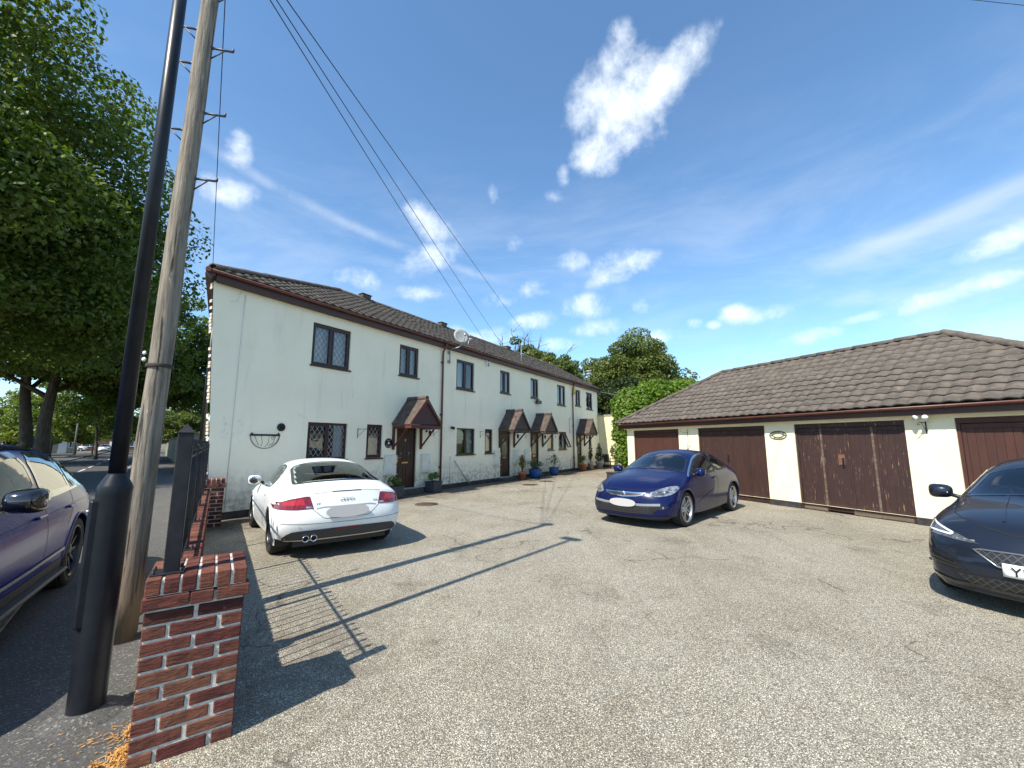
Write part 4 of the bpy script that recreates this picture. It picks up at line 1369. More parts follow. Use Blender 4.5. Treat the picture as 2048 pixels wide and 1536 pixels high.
# railing
RAILM = mat('charcoal_iron', (.012, .012, .015), (.020, .020, .024), rough=.5, scale=10, spec=.25)
rail = thing('iron_railing', 'charcoal spear-top railing standing on the low brick wall', 'railing', PIER, PT)
RX = .088
posts = [.12, 1.72, 3.30, 4.87, 6.42, far_y + .12]
for i, y in enumerate(posts):
    b0 = .907 if i in (0, len(posts) - 1) else .705
    s = .036 if i == 0 else .022
    top = 1.685 if i == 0 else 1.60
    po = MB().box(RX - s, RX + s, y - s, y + s, b0, top, .004).build('post', RAILM, rail)
    MB().add([(RX - s - .006, y - s - .006, top + .0005), (RX + s + .006, y - s - .006, top + .0005), (RX + s + .006, y + s + .006, top + .0005), (RX - s - .006, y + s + .006, top + .0005), (RX, y, top + s * 1.5)], [(0, 1, 2, 3), (0, 1, 4), (1, 2, 4), (2, 3, 4), (3, 0, 4)]).build('post_cap', RAILM, po)
    pl_ = MB().box(RX - .09, RX + .06, y - .065, y + .065, b0, b0 + .009, .002)
    for dx in (-.075, .045):
        for dy in (-.05, .05):
            pl_.lathe([(.008, 0), (.008, .02), (0, .02)], 6, Matrix.Translation((RX + dx, y + dy, b0 + .008)))
    pl_.build('base_plate', RAILM, po)
for i in range(len(posts) - 1):
    y0, y1 = posts[i] + .03, posts[i + 1] - .03
    for z in (.80, 1.52):
        if i == 0 and z < .9: y00 = .45
        else: y00 = y0
        if i == len(posts) - 2 and z < .9: y1 = far_y - .01
        else: y1 = posts[i + 1] - .03
        MB().box(RX - .012, RX + .012, y00, y1, z, z + .012).build('rail', RAILM, rail)
bm_ = MB().tube([(0, 0, .80), (0, 0, 1.56)], .0075, 6).lathe([(.0075, 1.56), (.016, 1.575), (.018, 1.595), (.0, 1.66)], 6).mesh('bar'); bm_.materials.append(RAILM)
for i in range(len(posts) - 1):
    n = 13
    for k in range(1, n):
        y = posts[i] + (posts[i + 1] - posts[i]) * k / n
        if y < .46:
            if 'short' not in globals():
                short = MB().tube([(0, 0, .910), (0, 0, 1.56)], .0075, 6).lathe([(.0075, 1.56), (.016, 1.575), (.018, 1.595), (.0, 1.66)], 6).mesh('bar'); short.materials.append(RAILM)
            obj('bar', short, None, rail, (RX, y, 0))
        else:
            obj('bar', bm_, None, rail, (RX, y, 0))

# ------------------------------------------------------------------ tall cream wall closing the yard
YEL = mat('aged_cream_render', (.78, .68, .40), (.66, .57, .34), rough=.9, scale=2.5, bump=.3, bscale=40, spots=(.20, .19, .13), sscale=7, sth=(.68, .76), stretch=(1, 1, .3))
fw = thing('courtyard_end_wall', 'tall cream rendered wall closing the far end of the yard', 'wall', hw(23.02, 0), HT)
MB().box(0, .3, -9.5, -.003, 0, 3.45).build('wall', YEL, fw)
MB().box(-.06, .36, -9.5, -.003, 3.451, 3.52, .01).build('coping', mat('stone_coping', (.36, .34, .28), (.24, .24, .19), rough=.9, scale=6), fw)
MB().box(-.012, -.001, -9.5, -.003, 0, .2).build('plinth', PLINTH, fw)

# ------------------------------------------------------------------ things fixed to the house fronts
def meter_box(s, z0, w, h, lab, leg=True):
    t = thing('meter_box', lab, 'meter box', hw(s, .001, z0), HT, 'meter boxes on the house fronts')
    MB().box(0, w, -.10, -.0, 0, h, .008).build('case', CREAMP, t)
    MB().box(.025, w - .025, -.112, -.101, .03, h - .03, .004).build('lid', CREAMP, t)
    MB().lathe([(.012, 0), (.012, .006), (0, .007)], 10, rotm(R(90), 0, 0, (w - .06, -.112, h * .5))).build('lock', BLACKI, t)
    MB().box(-.03, w + .03, -.125, -.0, -.022, -.001, .004).build('ledge', CREAMP, t)
    if leg: MB().tube([(.12, -.05, -.022), (.12, -.05, -z0 + .13)], .02, 8).build('conduit', CREAMP, t)


meter_box(4.57, .68, .42, .57, 'cream meter box left of the nearest front door')
meter_box(6.11, .68, .40, .57, 'small cream meter box right of the nearest front door', False)
meter_box(10.42, .72, .38, .58, 'cream meter box left of the second front door')
meter_box(11.98, .72, .40, .58, 'cream meter box right of the second front door')
meter_box(12.98, .74, .40, .58, 'cream meter box left of the third front door', False)


def scroll_bracket(s, z, lab, f=1.):
    t = thing('scroll_bracket', lab, 'bracket', hw(s, .001, z), HT, 'iron hanging brackets on the terrace')
    MB().box(-.008, .008, -.012, -.0, -.16 * f, .13 * f).build('back_plate', BLACKI, t)
    pts = [(0, -.01, .1 * f), (0, -.26 * f, .1 * f), (0, -.30 * f, .12 * f), (0, -.31 * f, .16 * f), (0, -.28 * f, .17 * f), (0, -.27 * f, .14 * f)]
    MB().tube(pts, .006, 6).build('arm', BLACKI, t)
    MB().tube([(0, -.01, -.11 * f), (0, -.12 * f, -.01), (0, -.23 * f, .1 * f)], .005, 6).build('stay', BLACKI, t)
    t.rotation_euler.z += R(28)


scroll_bracket(3.57, 1.92, 'black iron bracket between the two lower leaded windows')
scroll_bracket(6.72, 2.02, 'black iron bracket beside the nearest downpipe')
scroll_bracket(9.46, 1.98, 'black iron bracket between the windows of the second house')
scroll_bracket(13.15, 2.02, 'black iron bracket left of the third front door')
scroll_bracket(16.40, 2.05, 'black iron bracket left of the tilted open window')


def hook_lamp(s, z, lab):
    t = thing('porch_lantern', lab, 'lantern', hw(s, .001, z), HT, 'black porch lanterns on the terrace')
    MB().lathe([(.045, 0), (.045, .02), (0, .022)], 12, rotm(R(90), 0, 0)).build('rose', BLACKI, t)
    MB().tube([(0, -.02, 0), (0, -.14, .05), (0, -.17, .03)], .008, 6).build('arm', BLACKI, t)
    MB().lathe([(.0, .03), (.065, -.02), (.07, -.03), (.045, -.03)], 8, Matrix.Translation((0, -.17, 0)), smooth=False).build('hood', BLACKI, t)
    MB().lathe([(.055, -.03), (.038, -.17), (0, -.175)], 8, Matrix.Translation((0, -.17, 0)), smooth=False).build('glazing', mat('smoked_glass', (.04, .04, .038), rough=.15), t)


hook_lamp(6.36, 2.03, 'black lantern under the right side of the nearest canopy')
hook_lamp(12.15, 2.0, 'black lantern beside the second front door')
hook_lamp(14.85, 2.0, 'black lantern beside the third front door')
hook_lamp(20.55, 2.05, 'black lantern beside the farthest front door')

bk = thing('bulkhead_light', 'black spotlight on a round white base left of the second house window', 'light', hw(7.60, .001, 2.2), HT)
MB().lathe([(.075, 0), (.075, .02), (.05, .03), (0, .032)], 18, rotm(R(90), 0, 0)).build('base', WHITEP, bk)
MB().lathe([(.028, 0), (.05, .05), (.06, .15), (.0, .15)], 14, rotm(R(108), 0, R(24), (0, -.025, 0))).build('lamp_head', BLACKI, bk)

# half-round basket, round vent and its stain pipe
hb = thing('wall_basket', 'empty half round black wire basket on the nearest house wall', 'basket', hw(1.02, .002, 1.80), HT)
b = MB()
ring_top = [(.33 * math.cos(t), -.18 * math.sin(t), 0) for t in np.linspace(0, math.pi, 17)]
MB().box(-.345, .345, -.012, -.002, -.012, .03).build('back_rail', BLACKI, hb)
MB().tube(ring_top, .006, 6).build('rim', BLACKI, hb)
MB().tube([(.33 * math.cos(t), -.01, -.30 * math.sin(t)) for t in np.linspace(0, math.pi, 17)], .007, 6).build('lower_hoop', BLACKI, hb)
for k in range(1, 6):
    a = math.pi * k / 6
    p0 = Vector((.33 * math.cos(a), -.18 * math.sin(a), 0)); p2 = Vector((.30 * math.cos(a) * .55, -.012, -.27 + .05 * abs(math.cos(a))))
    MB().tube([p0, (p0 + p2) / 2 + Vector((0, -.05, -.05)), p2], .005, 5).build('rib', BLACKI, hb)
MB().tube([(.08 + .05 * math.cos(t) * (1 - t / 12), -.19, -.06 + .05 * math.sin(t) * (1 - t / 12)) for t in np.linspace(0, 9, 24)], .005, 5).build('scroll', BLACKI, hb)
for sx in (-.30, .30): MB().box(sx - .015, sx + .015, -.02, -.002, -.0, .06).build('hook', BLACKI, hb)
vt = thing('flue_vent', 'round black flue vent beside the half round basket', 'vent', hw(1.37, .002, 2.0), HT)
MB().lathe([(.095, 0), (.095, .03), (.08, .045), (.05, .05), (.05, .02), (0, .02)], 22, rotm(R(90), 0, 0)).build('vent_hood', BLACKI, vt)
for dx in (-.03, .03): MB().box(dx - .006, dx + .006, -.055, -.03, -.045, .045).build('grille_bar', BLACKI, vt)

# round house plaque
pq = thing('house_plaque', 'round black house plaque with white lettering beside the nearest door', 'sign', hw(4.715, .002, 1.62), HT)
MB().lathe([(0, 0), (.15, 0), (.15, .012), (.142, .016), (0, .017)], 32, rotm(R(90), 0, 0)).build('disc', BLACKI, pq)
for i, ch in enumerate('THE MEWS'):
    if ch == ' ': continue
    t = R(215 + 110 * i / 7)
    obj('letter', text_mesh(ch, .036, .001), WHITEP, pq, (.115 * math.cos(t), -.019, .115 * math.sin(t)), (R(90), R(-(math.degrees(t) - 270)), 0))
obj('number', text_mesh('No 1', .05, .001), WHITEP, pq, (0, -.019, .085), (R(90), 0, 0))
b = MB()
for k in range(8):
    a = k * math.pi / 4
    b.ell((.022 * math.cos(a), -.018, .022 * math.sin(a)), (.015, .003, .015), 8, 4)
b.ell((0, -.02, 0), (.014, .004, .014), 8, 4)
b.build('rosette', WHITEP, pq)

# pipes and lean-to rod by the second house
for nm, lab, pts, r, m in (
    ('waste_pipe', 'thin cream pipe running down the wall right of the downpipe', [(7.62, .03, 1.15), (7.60, .03, .12)], .014, CREAMP),
    ('overflow_pipe', 'short white bent pipe stub at the plinth of the second house', [(8.62, .03, .40), (8.62, .10, .40), (8.66, .10, .36), (8.70, .09, .14)], .026, WHITEP),
    ('leaning_rod', 'grey metal rod leaning against the second house below its window', [(7.82, .06, .98), (8.60, .12, .10)], .018, STEELG),
    ('white_waste_pipe', 'white boxed pipe beside the far downpipe', [(18.25, .04, 2.95), (18.25, .06, 3.05), (18.50, .06, 3.05)], .035, WHITEP),
    ('far_overflow_pipe', 'white overflow pipe at the plinth of the third house', [(16.9, .04, .55), (16.9, .09, .55), (16.9, .09, .12)], .03, WHITEP)):
    o = MB().tube([hw(*p) for p in pts], r, 8).build(nm, m)
    tag(o, lab, 'pipe' if 'pipe' in nm else 'rod')
o = MB().tube([hw(18.25, .04, 3.0), hw(18.25, .04, 2.2)], .03, 8).build('drop_pipe', WHITEP); tag(o, 'white pipe dropping beside the far downpipe', 'pipe')

# alarm box with its printed face
al = thing('alarm_box', 'white alarm box with blue print under the eaves of the second house', 'alarm', hw(9.80, .001, 4.84), HT)
MB().box(0, .22, -.07, 0, 0, .30, .012).build('case', WHITEP, al)
MB().box(.05, .17, -.0725, -.0705, .02, .09).build('strobe', mat('smoked_black', (.012, .012, .015), rough=.2), al)
BLUEP = mat('blue_print', (.03, .07, .30), rough=.5)
MB().add([(.04, -.0715, .12), (.18, -.0715, .12), (.18, -.0715, .16), (.04, -.0715, .16)], [(0, 1, 2, 3)]).build('print_band', BLUEP, al)
MB().add([(.07, -.0715, .19), (.15, -.0715, .19), (.15, -.0715, .26), (.07, -.0715, .26)], [(0, 1, 2, 3)]).build('print_mark', BLUEP, al)

# satellite dish on a cranked pole
sd = thing('satellite_dish', 'grey satellite dish on a cranked pole above the eaves', 'satellite dish', hw(7.42, 0, 4.55), HT)
MB().tube([(0, -.07, .0), (0, -.07, .52), (.03, -.14, .58), (.12, -.34, .60), (.16, -.44, .66), (.16, -.45, .86)], .02, 8).build('pole', STEELG, sd)
for z in (.08, .42):
    MB().box(-.06, .06, -.05, -.001, z - .05, z + .05, .006).box(-.03, .03, -.10, -.05, z - .02, z + .02).build('wall_clamp', STEELG, sd)
M = rotm(R(74), 0, R(-28), (.13, -.50, 1.02))
MB().lathe([(0, -.055), (.12, -.047), (.22, -.026), (.30, .0), (.305, .004), (.22, -.018), (.12, -.039), (0, -.047)], 32, M).build('dish', mat('dish_grey', (.27, .285, .28), (.22, .235, .23), rough=.6, scale=9), sd)
MB().tube([M @ Vector((0, -.26, -.02)), M @ Vector((0, -.30, .18)), M @ Vector((0, -.12, .33))], .012, 6).build('feed_arm', STEELG, sd)
MB().box(-.04, .04, -.16, -.06, .30, .37, .01, M=M).build('feed_horn', STEELG, sd)


def aerial(s, o, z, h, lab, n=6, big=True):
    a = thing('roof_aerial', lab, 'aerial', hw(s, o, z), HT, 'television aerials on the terrace')
    MB().tube([(0, 0, 0), (0, 0, h)], .014, 6).build('mast', STEELG, a)
    if n:
        M = rotm(0, R(-8), R(20), (0, 0, h))
        MB().tube([M @ Vector((-.35, 0, 0)), M @ Vector((.45, 0, 0))], .012, 5).build('boom', STEELG, a)
        for k in range(n):
            x = -.15 + .09 * k
            MB().tube([M @ Vector((x, -.14, .02)), M @ Vector((x, .14, .02))], .006, 4).build('element', WHITEP, a)
        MB().tube([M @ Vector((-.3, -.16, -.08)), M @ Vector((-.3, .16, -.08))], .02, 5).tube([M @ Vector((-.3, -.16, .1)), M @ Vector((-.3, .16, .1))], .02, 5).build('reflector', WHITEP, a)


aerial(9.05, -.35, 5.42, .48, 'small white aerial on the roof edge beside the satellite dish', 4)
aerial(12.55, .12, 5.02, 1.35, 'tall thin white pole aerial at the middle of the terrace eaves', 0)
aerial(21.4, .08, 5.1, 1.15, 'white aerial above the eaves of the farthest house', 5)
yb = thing('yellow_alarm_box', 'yellowed box beside the far downpipe under the eaves', 'alarm', hw(18.95, .001, 4.55), HT)
MB().box(0, .20, -.07, 0, 0, .55, .01).build('case', mat('yellowed_plastic', (.62, .45, .12), rough=.5), yb)
MB().box(.03, .17, -.075, -.0705, .05, .12, .002).build('lens', mat('smoked_black', (.012, .012, .015), rough=.2), yb)
wb = thing('window_box', 'small dark planter under the upper window of the third house', 'window box', hw(14.05, .06, 3.72), HT)
MB().box(0, .45, -.12, .0, -.12, .05, .01).build('trough', BLACKI, wb)

# ------------------------------------------------------------------ leaves and pots
def leaves(cnt, cs, size, rd, flat=.6, up=.3, fold=True):
    """cs: list of (centre, radii); leaf quads scattered through the ellipsoids"""
    v = np.zeros((cnt * 4, 3)); 
    wts = np.array([max(1e-4, r[0] * r[1] * r[2]) for _, r in cs]) ** (2 / 3.); wts /= wts.sum()
    idx = rd.choice(len(cs), cnt, p=wts)
    c = np.array([q[0] for q in cs])[idx]; r = np.array([q[1] for q in cs])[idx]
    d = rd.normal(size=(cnt, 3)); d /= np.linalg.norm(d, axis=1)[:, None]
    rad = 1 - np.abs(rd.normal(0, .22, cnt)); rad = np.clip(rad, .1, 1.08)
    p = c + d * r * rad[:, None]
    nrm = d * flat + rd.normal(0, .55, (cnt, 3)); nrm[:, 2] += up
    nrm /= np.linalg.norm(nrm, axis=1)[:, None]
    t = rd.normal(size=(cnt, 3)); t -= nrm * (t * nrm).sum(1)[:, None]; t /= np.linalg.norm(t, axis=1)[:, None]
    b = np.cross(nrm, t)
    s = size * rd.uniform(.6, 1.25, cnt)[:, None]
    droop = nrm * s * .25
    v[0::4] = p - t * s; v[1::4] = p - b * s * .62 - droop * .2; v[2::4] = p + t * s - droop; v[3::4] = p + b * s * .62 - droop * .2
    f = np.arange(cnt * 4).reshape(-1, 4)
    return v, f


def leaf_mesh(name, v, f, m, parent=None):
    me = bpy.data.meshes.new(name)
    n = len(v)
    me.vertices.add(n); me.vertices.foreach_set('co', v.astype(np.float32).ravel())
    me.loops.add(f.size); me.loops.foreach_set('vertex_index', f.astype(np.int32).ravel())
    me.polygons.add(len(f)); me.polygons.foreach_set('loop_start', np.arange(0, f.size, f.shape[1], dtype=np.int32)); me.polygons.foreach_set('loop_total', np.full(len(f), f.shape[1], dtype=np.int32))
    me.update(calc_edges=True)
    return obj(name, me, m, parent)


TERRA = mat('terracotta', (.42, .17, .085), (.34, .13, .065), rough=.8, scale=9, rnd=.08, spots=(.5, .36, .26), sscale=12, sth=(.66, .8))
BLUEG = mat('blue_glaze', (.02, .07, .24), (.03, .11, .30), rough=.18, scale=7)
LEADP = mat('lead_planter', (.034, .037, .046), (.06, .063, .072), rough=.6, scale=9, metal=.1)
SOIL = mat('potting_soil', (.03, .02, .014), rough=1)
STEM = mat('plant_stem', (.07, .05, .025), rough=.9)
LFA = leaf_mat('planter_leaf', (.05, .11, .02), (.13, .20, .045))
LFB = leaf_mat('box_leaf', (.12, .10, .02), (.24, .15, .035))
LFC = leaf_mat('grey_leaf', (.06, .10, .06), (.14, .18, .12))
LFD = leaf_mat('dark_leaf', (.015, .035, .012), (.035, .07, .02))
rdp = np.random.default_rng(3)


def plant(par, z, r, h, m, cnt=260, size=.045, stems=5):
    cs = []
    b = MB()
    for k in range(stems):
        a = 2 * math.pi * k / stems + random.random(); q = r * random.uniform(.2, .7)
        tip = Vector((q * math.cos(a), q * math.sin(a), z + h * random.uniform(.6, 1)))
        b.tube([(0, 0, z - .02), tuple(tip * .5 + Vector((0, 0, z * .5))), tuple(tip)], .006, 5)
        cs.append((tip, (r * .5, r * .5, h * .4)))
    b.build('stem', STEM, par)
    v, f = leaves(cnt, cs, size, rdp)
    leaf_mesh('foliage', v, f, m, par)


def square_planter(s, o, lab, h=.36, w=.20):
    t = thing('lead_planter', lab, 'planter', hw(s, o, .004), HT, 'square lead-grey planters by the nearest door')
    b = MB()
    pr = [(w * .88, 0), (w * .92, .04), (w * .97, h - .05), (w * 1.06, h - .04), (w * 1.06, h), (w * .95, h), (w * .9, h - .06)]
    vv = []; ff = []
    for (q, z) in pr: vv += [(-q, -q, z), (q, -q, z), (q, q, z), (-q, q, z)]
    for i in range(len(pr) - 1):
        for k in range(4): ff.append((4 * i + k, 4 * i + (k + 1) % 4, 4 * i + 4 + (k + 1) % 4, 4 * i + 4 + k))
    n = 4 * (len(pr) - 1); ff.append((n, n + 1, n + 2, n + 3)); ff.append((3, 2, 1, 0))
    b.add(vv, ff).build('tub', LEADP, t)
    LM = mat('planter_moulding', (.10, .105, .12), rough=.6)
    for ax in range(4):
        M = Matrix.Rotation(ax * math.pi / 2, 4, 'Z')
        pts = [M @ Vector((.14 * math.cos(a) * (1 if abs(math.cos(a)) < .9 else .9), -w * .975, h * .45 + .10 * math.sin(a))) for a in np.linspace(0, 2 * math.pi, 17)]
        MB().tube(pts, .005, 5).build('moulding', LM, t)
    MB().add([(-w * .9, -w * .9, h - .05), (w * .9, -w * .9, h - .05), (w * .9, w * .9, h - .05), (-w * .9, w * .9, h - .05)], [(0, 1, 2, 3)]).build('soil', SOIL, t)
    plant(t, h - .05, .2, .26, LFA, 230, .04)


square_planter(4.62, .45, 'dark lead-grey planter left of the nearest front door')
square_planter(6.40, .36, 'dark lead-grey planter right of the nearest front door')


def round_pot(s, o, lab, m, r, h, pl=None, bulge=True):
    t = thing('plant_pot', lab, 'plant pot', hw(s, o, .004), HT, 'round plant pots along the terrace')
    pr = [(0, 0), (r * .62, 0), (r * .85, h * .3), (r * .98, h * .7), (r * 1.0, h * .86), (r * 1.06, h * .9), (r * 1.06, h), (r * .94, h), (r * .9, h * .86), (0, h * .85)] if bulge else [(0, 0), (r * .68, 0), (r * .92, h * .78), (r * 1.05, h * .79), (r * 1.08, h), (r * .95, h), (r * .9, h * .85), (0, h * .84)]
    MB().lathe(pr, 24).build('pot', m, t)
    if pl: plant(t, h * .85, *pl)
    return t


round_pot(12.05, .45, 'terracotta pot with an upright golden bush beside the second door', TERRA, .20, .34, (.17, .62, LFB, 420, .035, 9), False)
round_pot(13.15, .52, 'large blue glazed pot with trailing plants before the third door', BLUEG, .32, .42, (.38, .34, LFC, 420, .04, 9))
round_pot(15.25, .45, 'smaller blue glazed pot with sparse stems below the third house window', BLUEG, .26, .40, (.34, .55, LFC, 160, .045, 7))
round_pot(18.95, .50, 'terracotta pot with a leafy plant at the far downpipe', TERRA, .26, .45, (.26, .42, LFA, 260, .04, 7), False)
round_pot(20.2, .5, 'pale stone pot beside the farthest front door', mat('pale_stone', (.42, .40, .34), (.3, .29, .24), rough=.9), .20, .42, (.15, .8, LFD, 320, .04, 8), False)
wp = round_pot(21.4, .62, 'square pale planter with a dark clipped conifer near the farthest window', mat('pale_stone', (.42, .40, .34)), .26, .48, None, False)
v, f = leaves(900, [((0, 0, .75), (.28, .28, .3)), ((0, 0, 1.1), (.2, .2, .35)), ((0, 0, 1.42), (.1, .1, .25))], .04, rdp); leaf_mesh('conifer', v, f, LFD, wp)


def patio_chair(s, o, rz, lab):
    t = thing('patio_chair', lab, 'chair', hw(s, o, .004), HT + rz, 'dark patio chairs at the end of the yard')
    RT = mat('dark_rattan', (.03, .026, .024), (.05, .045, .04), rough=.7, scale=60)
    MB().box(-.27, .27, -.27, .27, .40, .45, .01).build('seat', RT, t)
    MB().box(-.27, .27, .22, .27, .455, .98, .01, M=rotm(R(-10), 0, 0, (0, -.05, .0))).build('backrest', RT, t)
    for sx in (-.26, .26):
        for sy in (-.25, .25): MB().box(sx - .018, sx + .018, sy - .018, sy + .018, 0, .40).build('leg', BLACKI, t)
        MB().box(sx - .025, sx + .025, -.27, .2, .64, .665, .004).build('armrest', RT, t)
        MB().box(sx - .015, sx + .015, -.26, -.23, .45, .64).build('arm_post', BLACKI, t)


patio_chair(22.1, 1.1, R(60), 'dark patio chair under the farthest house window')
patio_chair(22.3, 3.0, R(-40), 'dark high-backed patio chair before the cream end wall')
tb = thing('patio_table', 'small dark patio table between the two patio chairs', 'table', hw(22.3, 2.0, .004), HT)
MB().lathe([(0, .48), (.32, .48), (.32, .51), (0, .51)], 20).build('table_top', BLACKI, tb)
for k in range(3):
    a = k * 2.1; MB().tube([(.26 * math.cos(a), .26 * math.sin(a), 0), (.2 * math.cos(a), .2 * math.sin(a), .48)], .014, 6).build('leg', BLACKI, tb)
round_pot(22.4, 3.75, 'small red pot on the ground by the end wall', mat('red_pot', (.30, .07, .04), rough=.6), .16, .24, None, False)
hk = thing('hanging_lantern', 'black lantern hanging from a bracket on the cream end wall', 'lantern', hw(22.98, 2.35, 2.1), HT)
MB().tube([(0, 0, 0), (-.25, 0, .03), (-.27, 0, -.05)], .012, 6).build('arm', BLACKI, hk)
MB().lathe([(0, -.05), (.09, -.14), (.07, -.36), (0, -.4)], 6, Matrix.Translation((-.27, 0, 0)), smooth=False).build('lantern', BLACKI, hk)
hk2 = thing('hanging_pot', 'dark pot hanging on the cream end wall beside the lantern', 'plant pot', hw(22.9, 1.7, 1.35), HT)
MB().lathe([(0, 0), (.14, .02), (.22, .26), (.19, .26), (0, .2)], 16).build('pot', BLACKI, hk2)
MB().tube([(0, -.18, .26), (.04, 0, .7), (0, .18, .26)], .008, 5).build('hanger', BLACKI, hk2)
bn = thing('grit_box', 'dark grey plastic box at the corner of the garage', 'box', gw(-.45, .35, .004), GT)
MB().box(-.25, .25, -.2, .2, 0, .42, .02).build('bin', mat('dark_plastic', (.035, .037, .042), rough=.5), bn)
MB().box(-.27, .27, -.22, .22, .421, .47, .015).build('lid', mat('dark_plastic', (.035, .037, .042)), bn)

# ------------------------------------------------------------------ lamp column, telegraph pole, wires
COLM = mat('dark_column_paint', (.008, .010, .014), (.014, .016, .021), rough=.38, scale=5, spec=.28, spots=(.05, .05, .05), sscale=55, sth=(.73, .76))


def lamp_column(loc, h, lab, base=True, f=1., arm=True, rz=0.):
    t = thing('lamp_post', lab, 'lamp post', loc, rz, 'dark lamp columns along the road')
    if base:
        MB().lathe([(.088, 0), (.088, 1.30), (.090, 1.335), (.082, 1.36), (.050, 1.42), (.047, 1.43)], 32).build('base', COLM, t)
        MB().box(-.052, .052, -.108, -.06, .52, 1.27, .01).build('access_door', COLM, t)
        MB().lathe([(.011, 0), (.011, .01), (0, .01)], 8, rotm(R(90), 0, 0, (.0, -.108, 1.2))).build('door_lock', STEELG, t)
        MB().lathe([(.20, 0), (.15, .03), (.089, .045)], 20, Matrix.Translation((0, 0, 0))).build('tarmac_collar', MATS['pavement_tarmac'], t)
    else:
        MB().lathe([(.075 * f, 0), (.075 * f, 1.2), (.05 * f, 1.3)], 16).build('base', COLM, t)
    MB().tube([(0, 0, 1.42 if base else 1.2), (0, 0, h)], [.0445 * f, .040 * f], 24).build('column', COLM, t)
    if arm:
        MB().tube([(0, 0, h - .03), (0, 0, h + .06)], .034, 8).build('spigot', COLM, t)
        MB().box(-.22, .16, -.09, .09, h + .06, h + .13, .02).build('lantern_head', COLM, t)
    return t


lamp_column((-2.575, 2.745, 0), 6.85, 'near dark lamp column in front of the wooden telegraph pole', rz=R(-42))
lamp_column((-9.1, 12.2, 0), 6.2, 'far dark lamp column half hidden behind the house corner', False, 1.35, True, R(190))

PLW = bpy.data.materials.new('weathered_pole'); PLW.use_nodes = True
nt = PLW.node_tree; L = nt.links.new; b_ = nt.nodes['Principled BSDF']
tc = N(nt, 'ShaderNodeTexCoord')
def _nz(scale, st, d=8, dist=0.):
    mp = N(nt, 'ShaderNodeMapping'); mp.inputs['Scale'].default_value = st; L(tc.outputs['Object'], mp.inputs[0])
    n = N(nt, 'ShaderNodeTexNoise', i_Scale=scale, i_Detail=d, i_Roughness=.65, i_Distortion=dist); L(mp.outputs[0], n.inputs['Vector']); return n.outputs[0]
c = mixc(nt, sstep(nt, _nz(34, (1, 1, .07), 9, .6), .36, .66), (.26, .225, .175), (.12, .10, .078))
crack = sstep(nt, _nz(24, (1, 1, .035), 6, .4), .60, .64)
c = mixc(nt, crack, c, (.035, .028, .022))
c = mixc(nt, mth(nt, 'MULTIPLY', sstep(nt, _nz(30, (1, 1, .2)), .62, .7), .6), c, (.40, .37, .32))
sp = N(nt, 'ShaderNodeSeparateXYZ'); L(tc.outputs['Object'], sp.inputs[0])
c = mixc(nt, mth(nt, 'MULTIPLY', sstep(nt, sp.outputs[2], 1.3, .1), .75), c, (.13, .085, .05))
L(c, b_.inputs['Base Color']); b_.inputs['Roughness'].default_value = .9
bp = N(nt, 'ShaderNodeBump', i_Strength=.9, i_Distance=.012)
L(mth(nt, 'SUBTRACT', _nz(40, (1, 1, .1)), mth(nt, 'MULTIPLY', crack, .9)), bp.inputs['Height']); L(bp.outputs[0], b_.inputs['Normal'])
POLE = Vector((-3.25, 3.70, 0)); PTOP = 7.42
tp = thing('telegraph_pole', 'weathered wooden telegraph pole with metal climbing steps', 'telegraph pole', POLE, 0)
zz = np.linspace(0, PTOP, 24)
MB().tube([(.10 * z / PTOP + .004 * math.sin(z * 3), .02 * z / PTOP, z) for z in zz], [.094 - .026 * z / PTOP + .0015 * math.sin(5 * z) for z in zz], 20).build('shaft', PLW, tp)
SAZ = R(62)
for k, (z, sd_) in enumerate(((4.20, 1), (4.70, -1), (4.92, 1), (5.45, -1), (5.67, 1), (5.85, -1), (6.35, 1), (6.5, -1))):
    d = Vector((math.cos(R(14)), math.sin(R(14)), 0)) * sd_
    p = Vector((.10 * z / PTOP, .02 * z / PTOP, z)); r0 = .075
    b = MB().tube([p + d * r0, p + d * (r0 + .19)], .011, 6)
    b.tube([p + d * (r0 + .19), p + d * (r0 + .19) + Vector((0, 0, .035))], .011, 6)
    b.tube([p + d * (r0 + .0) + Vector((0, 0, -.12)), p + d * (r0 + .12)], .007, 5)
    b.ell(p + d * (r0 + .005), (.018, .018, .018), 8, 5)
    b.build('climbing_step', mat('step_steel', (.09, .092, .095), rough=.5, metal=.5), tp)
MB().lathe([(.097, 0), (.099, .004), (.099, .03), (.097, .034)], 24, Matrix.Translation((.032, .006, 2.30))).build('metal_strap', mat('rusty_strap', (.05, .04, .034), rough=.7, metal=.4), tp)
MB().ell((-.06, -.06, 2.37), (.02, .012, .02), 8, 5).ell((-.062, -.06, 2.43), (.018, .01, .018), 8, 5).build('id_disc', WHITEP, tp)
MB().box(-.02, .22, -.10, .14, PTOP - .02, PTOP + .02, .01).build('pole_cap', STEELG, tp)
WIRE = mat('overhead_wire', (.02, .021, .022), rough=.5)


def cable(p0, p1, sag, r, lab, nm='overhead_wire', m=WIRE, n=28, grp='overhead wires'):
    p0, p1 = Vector(p0), Vector(p1)
    pts = [p0.lerp(p1, t) - Vector((0, 0, sag * 4 * t * (1 - t))) for t in np.linspace(0, 1, n)]
    o = MB().tube(pts, r, 5).build(nm, m)
    return tag(o, lab, 'wire', grp)


def pix(x, y, Y):
    """world point on the sight line of a photo pixel at forward distance Y (for the far ends of the wires)"""
    p_ = R(8.14); u = (x - 1024) / 825; v_ = (768 - y) / 825
    d = Vector((u, math.cos(p_) - v_ * math.sin(p_), math.sin(p_) + v_ * math.cos(p_)))
    return Vector((0, 0, CAM_H)) + d * (Y / d.y)


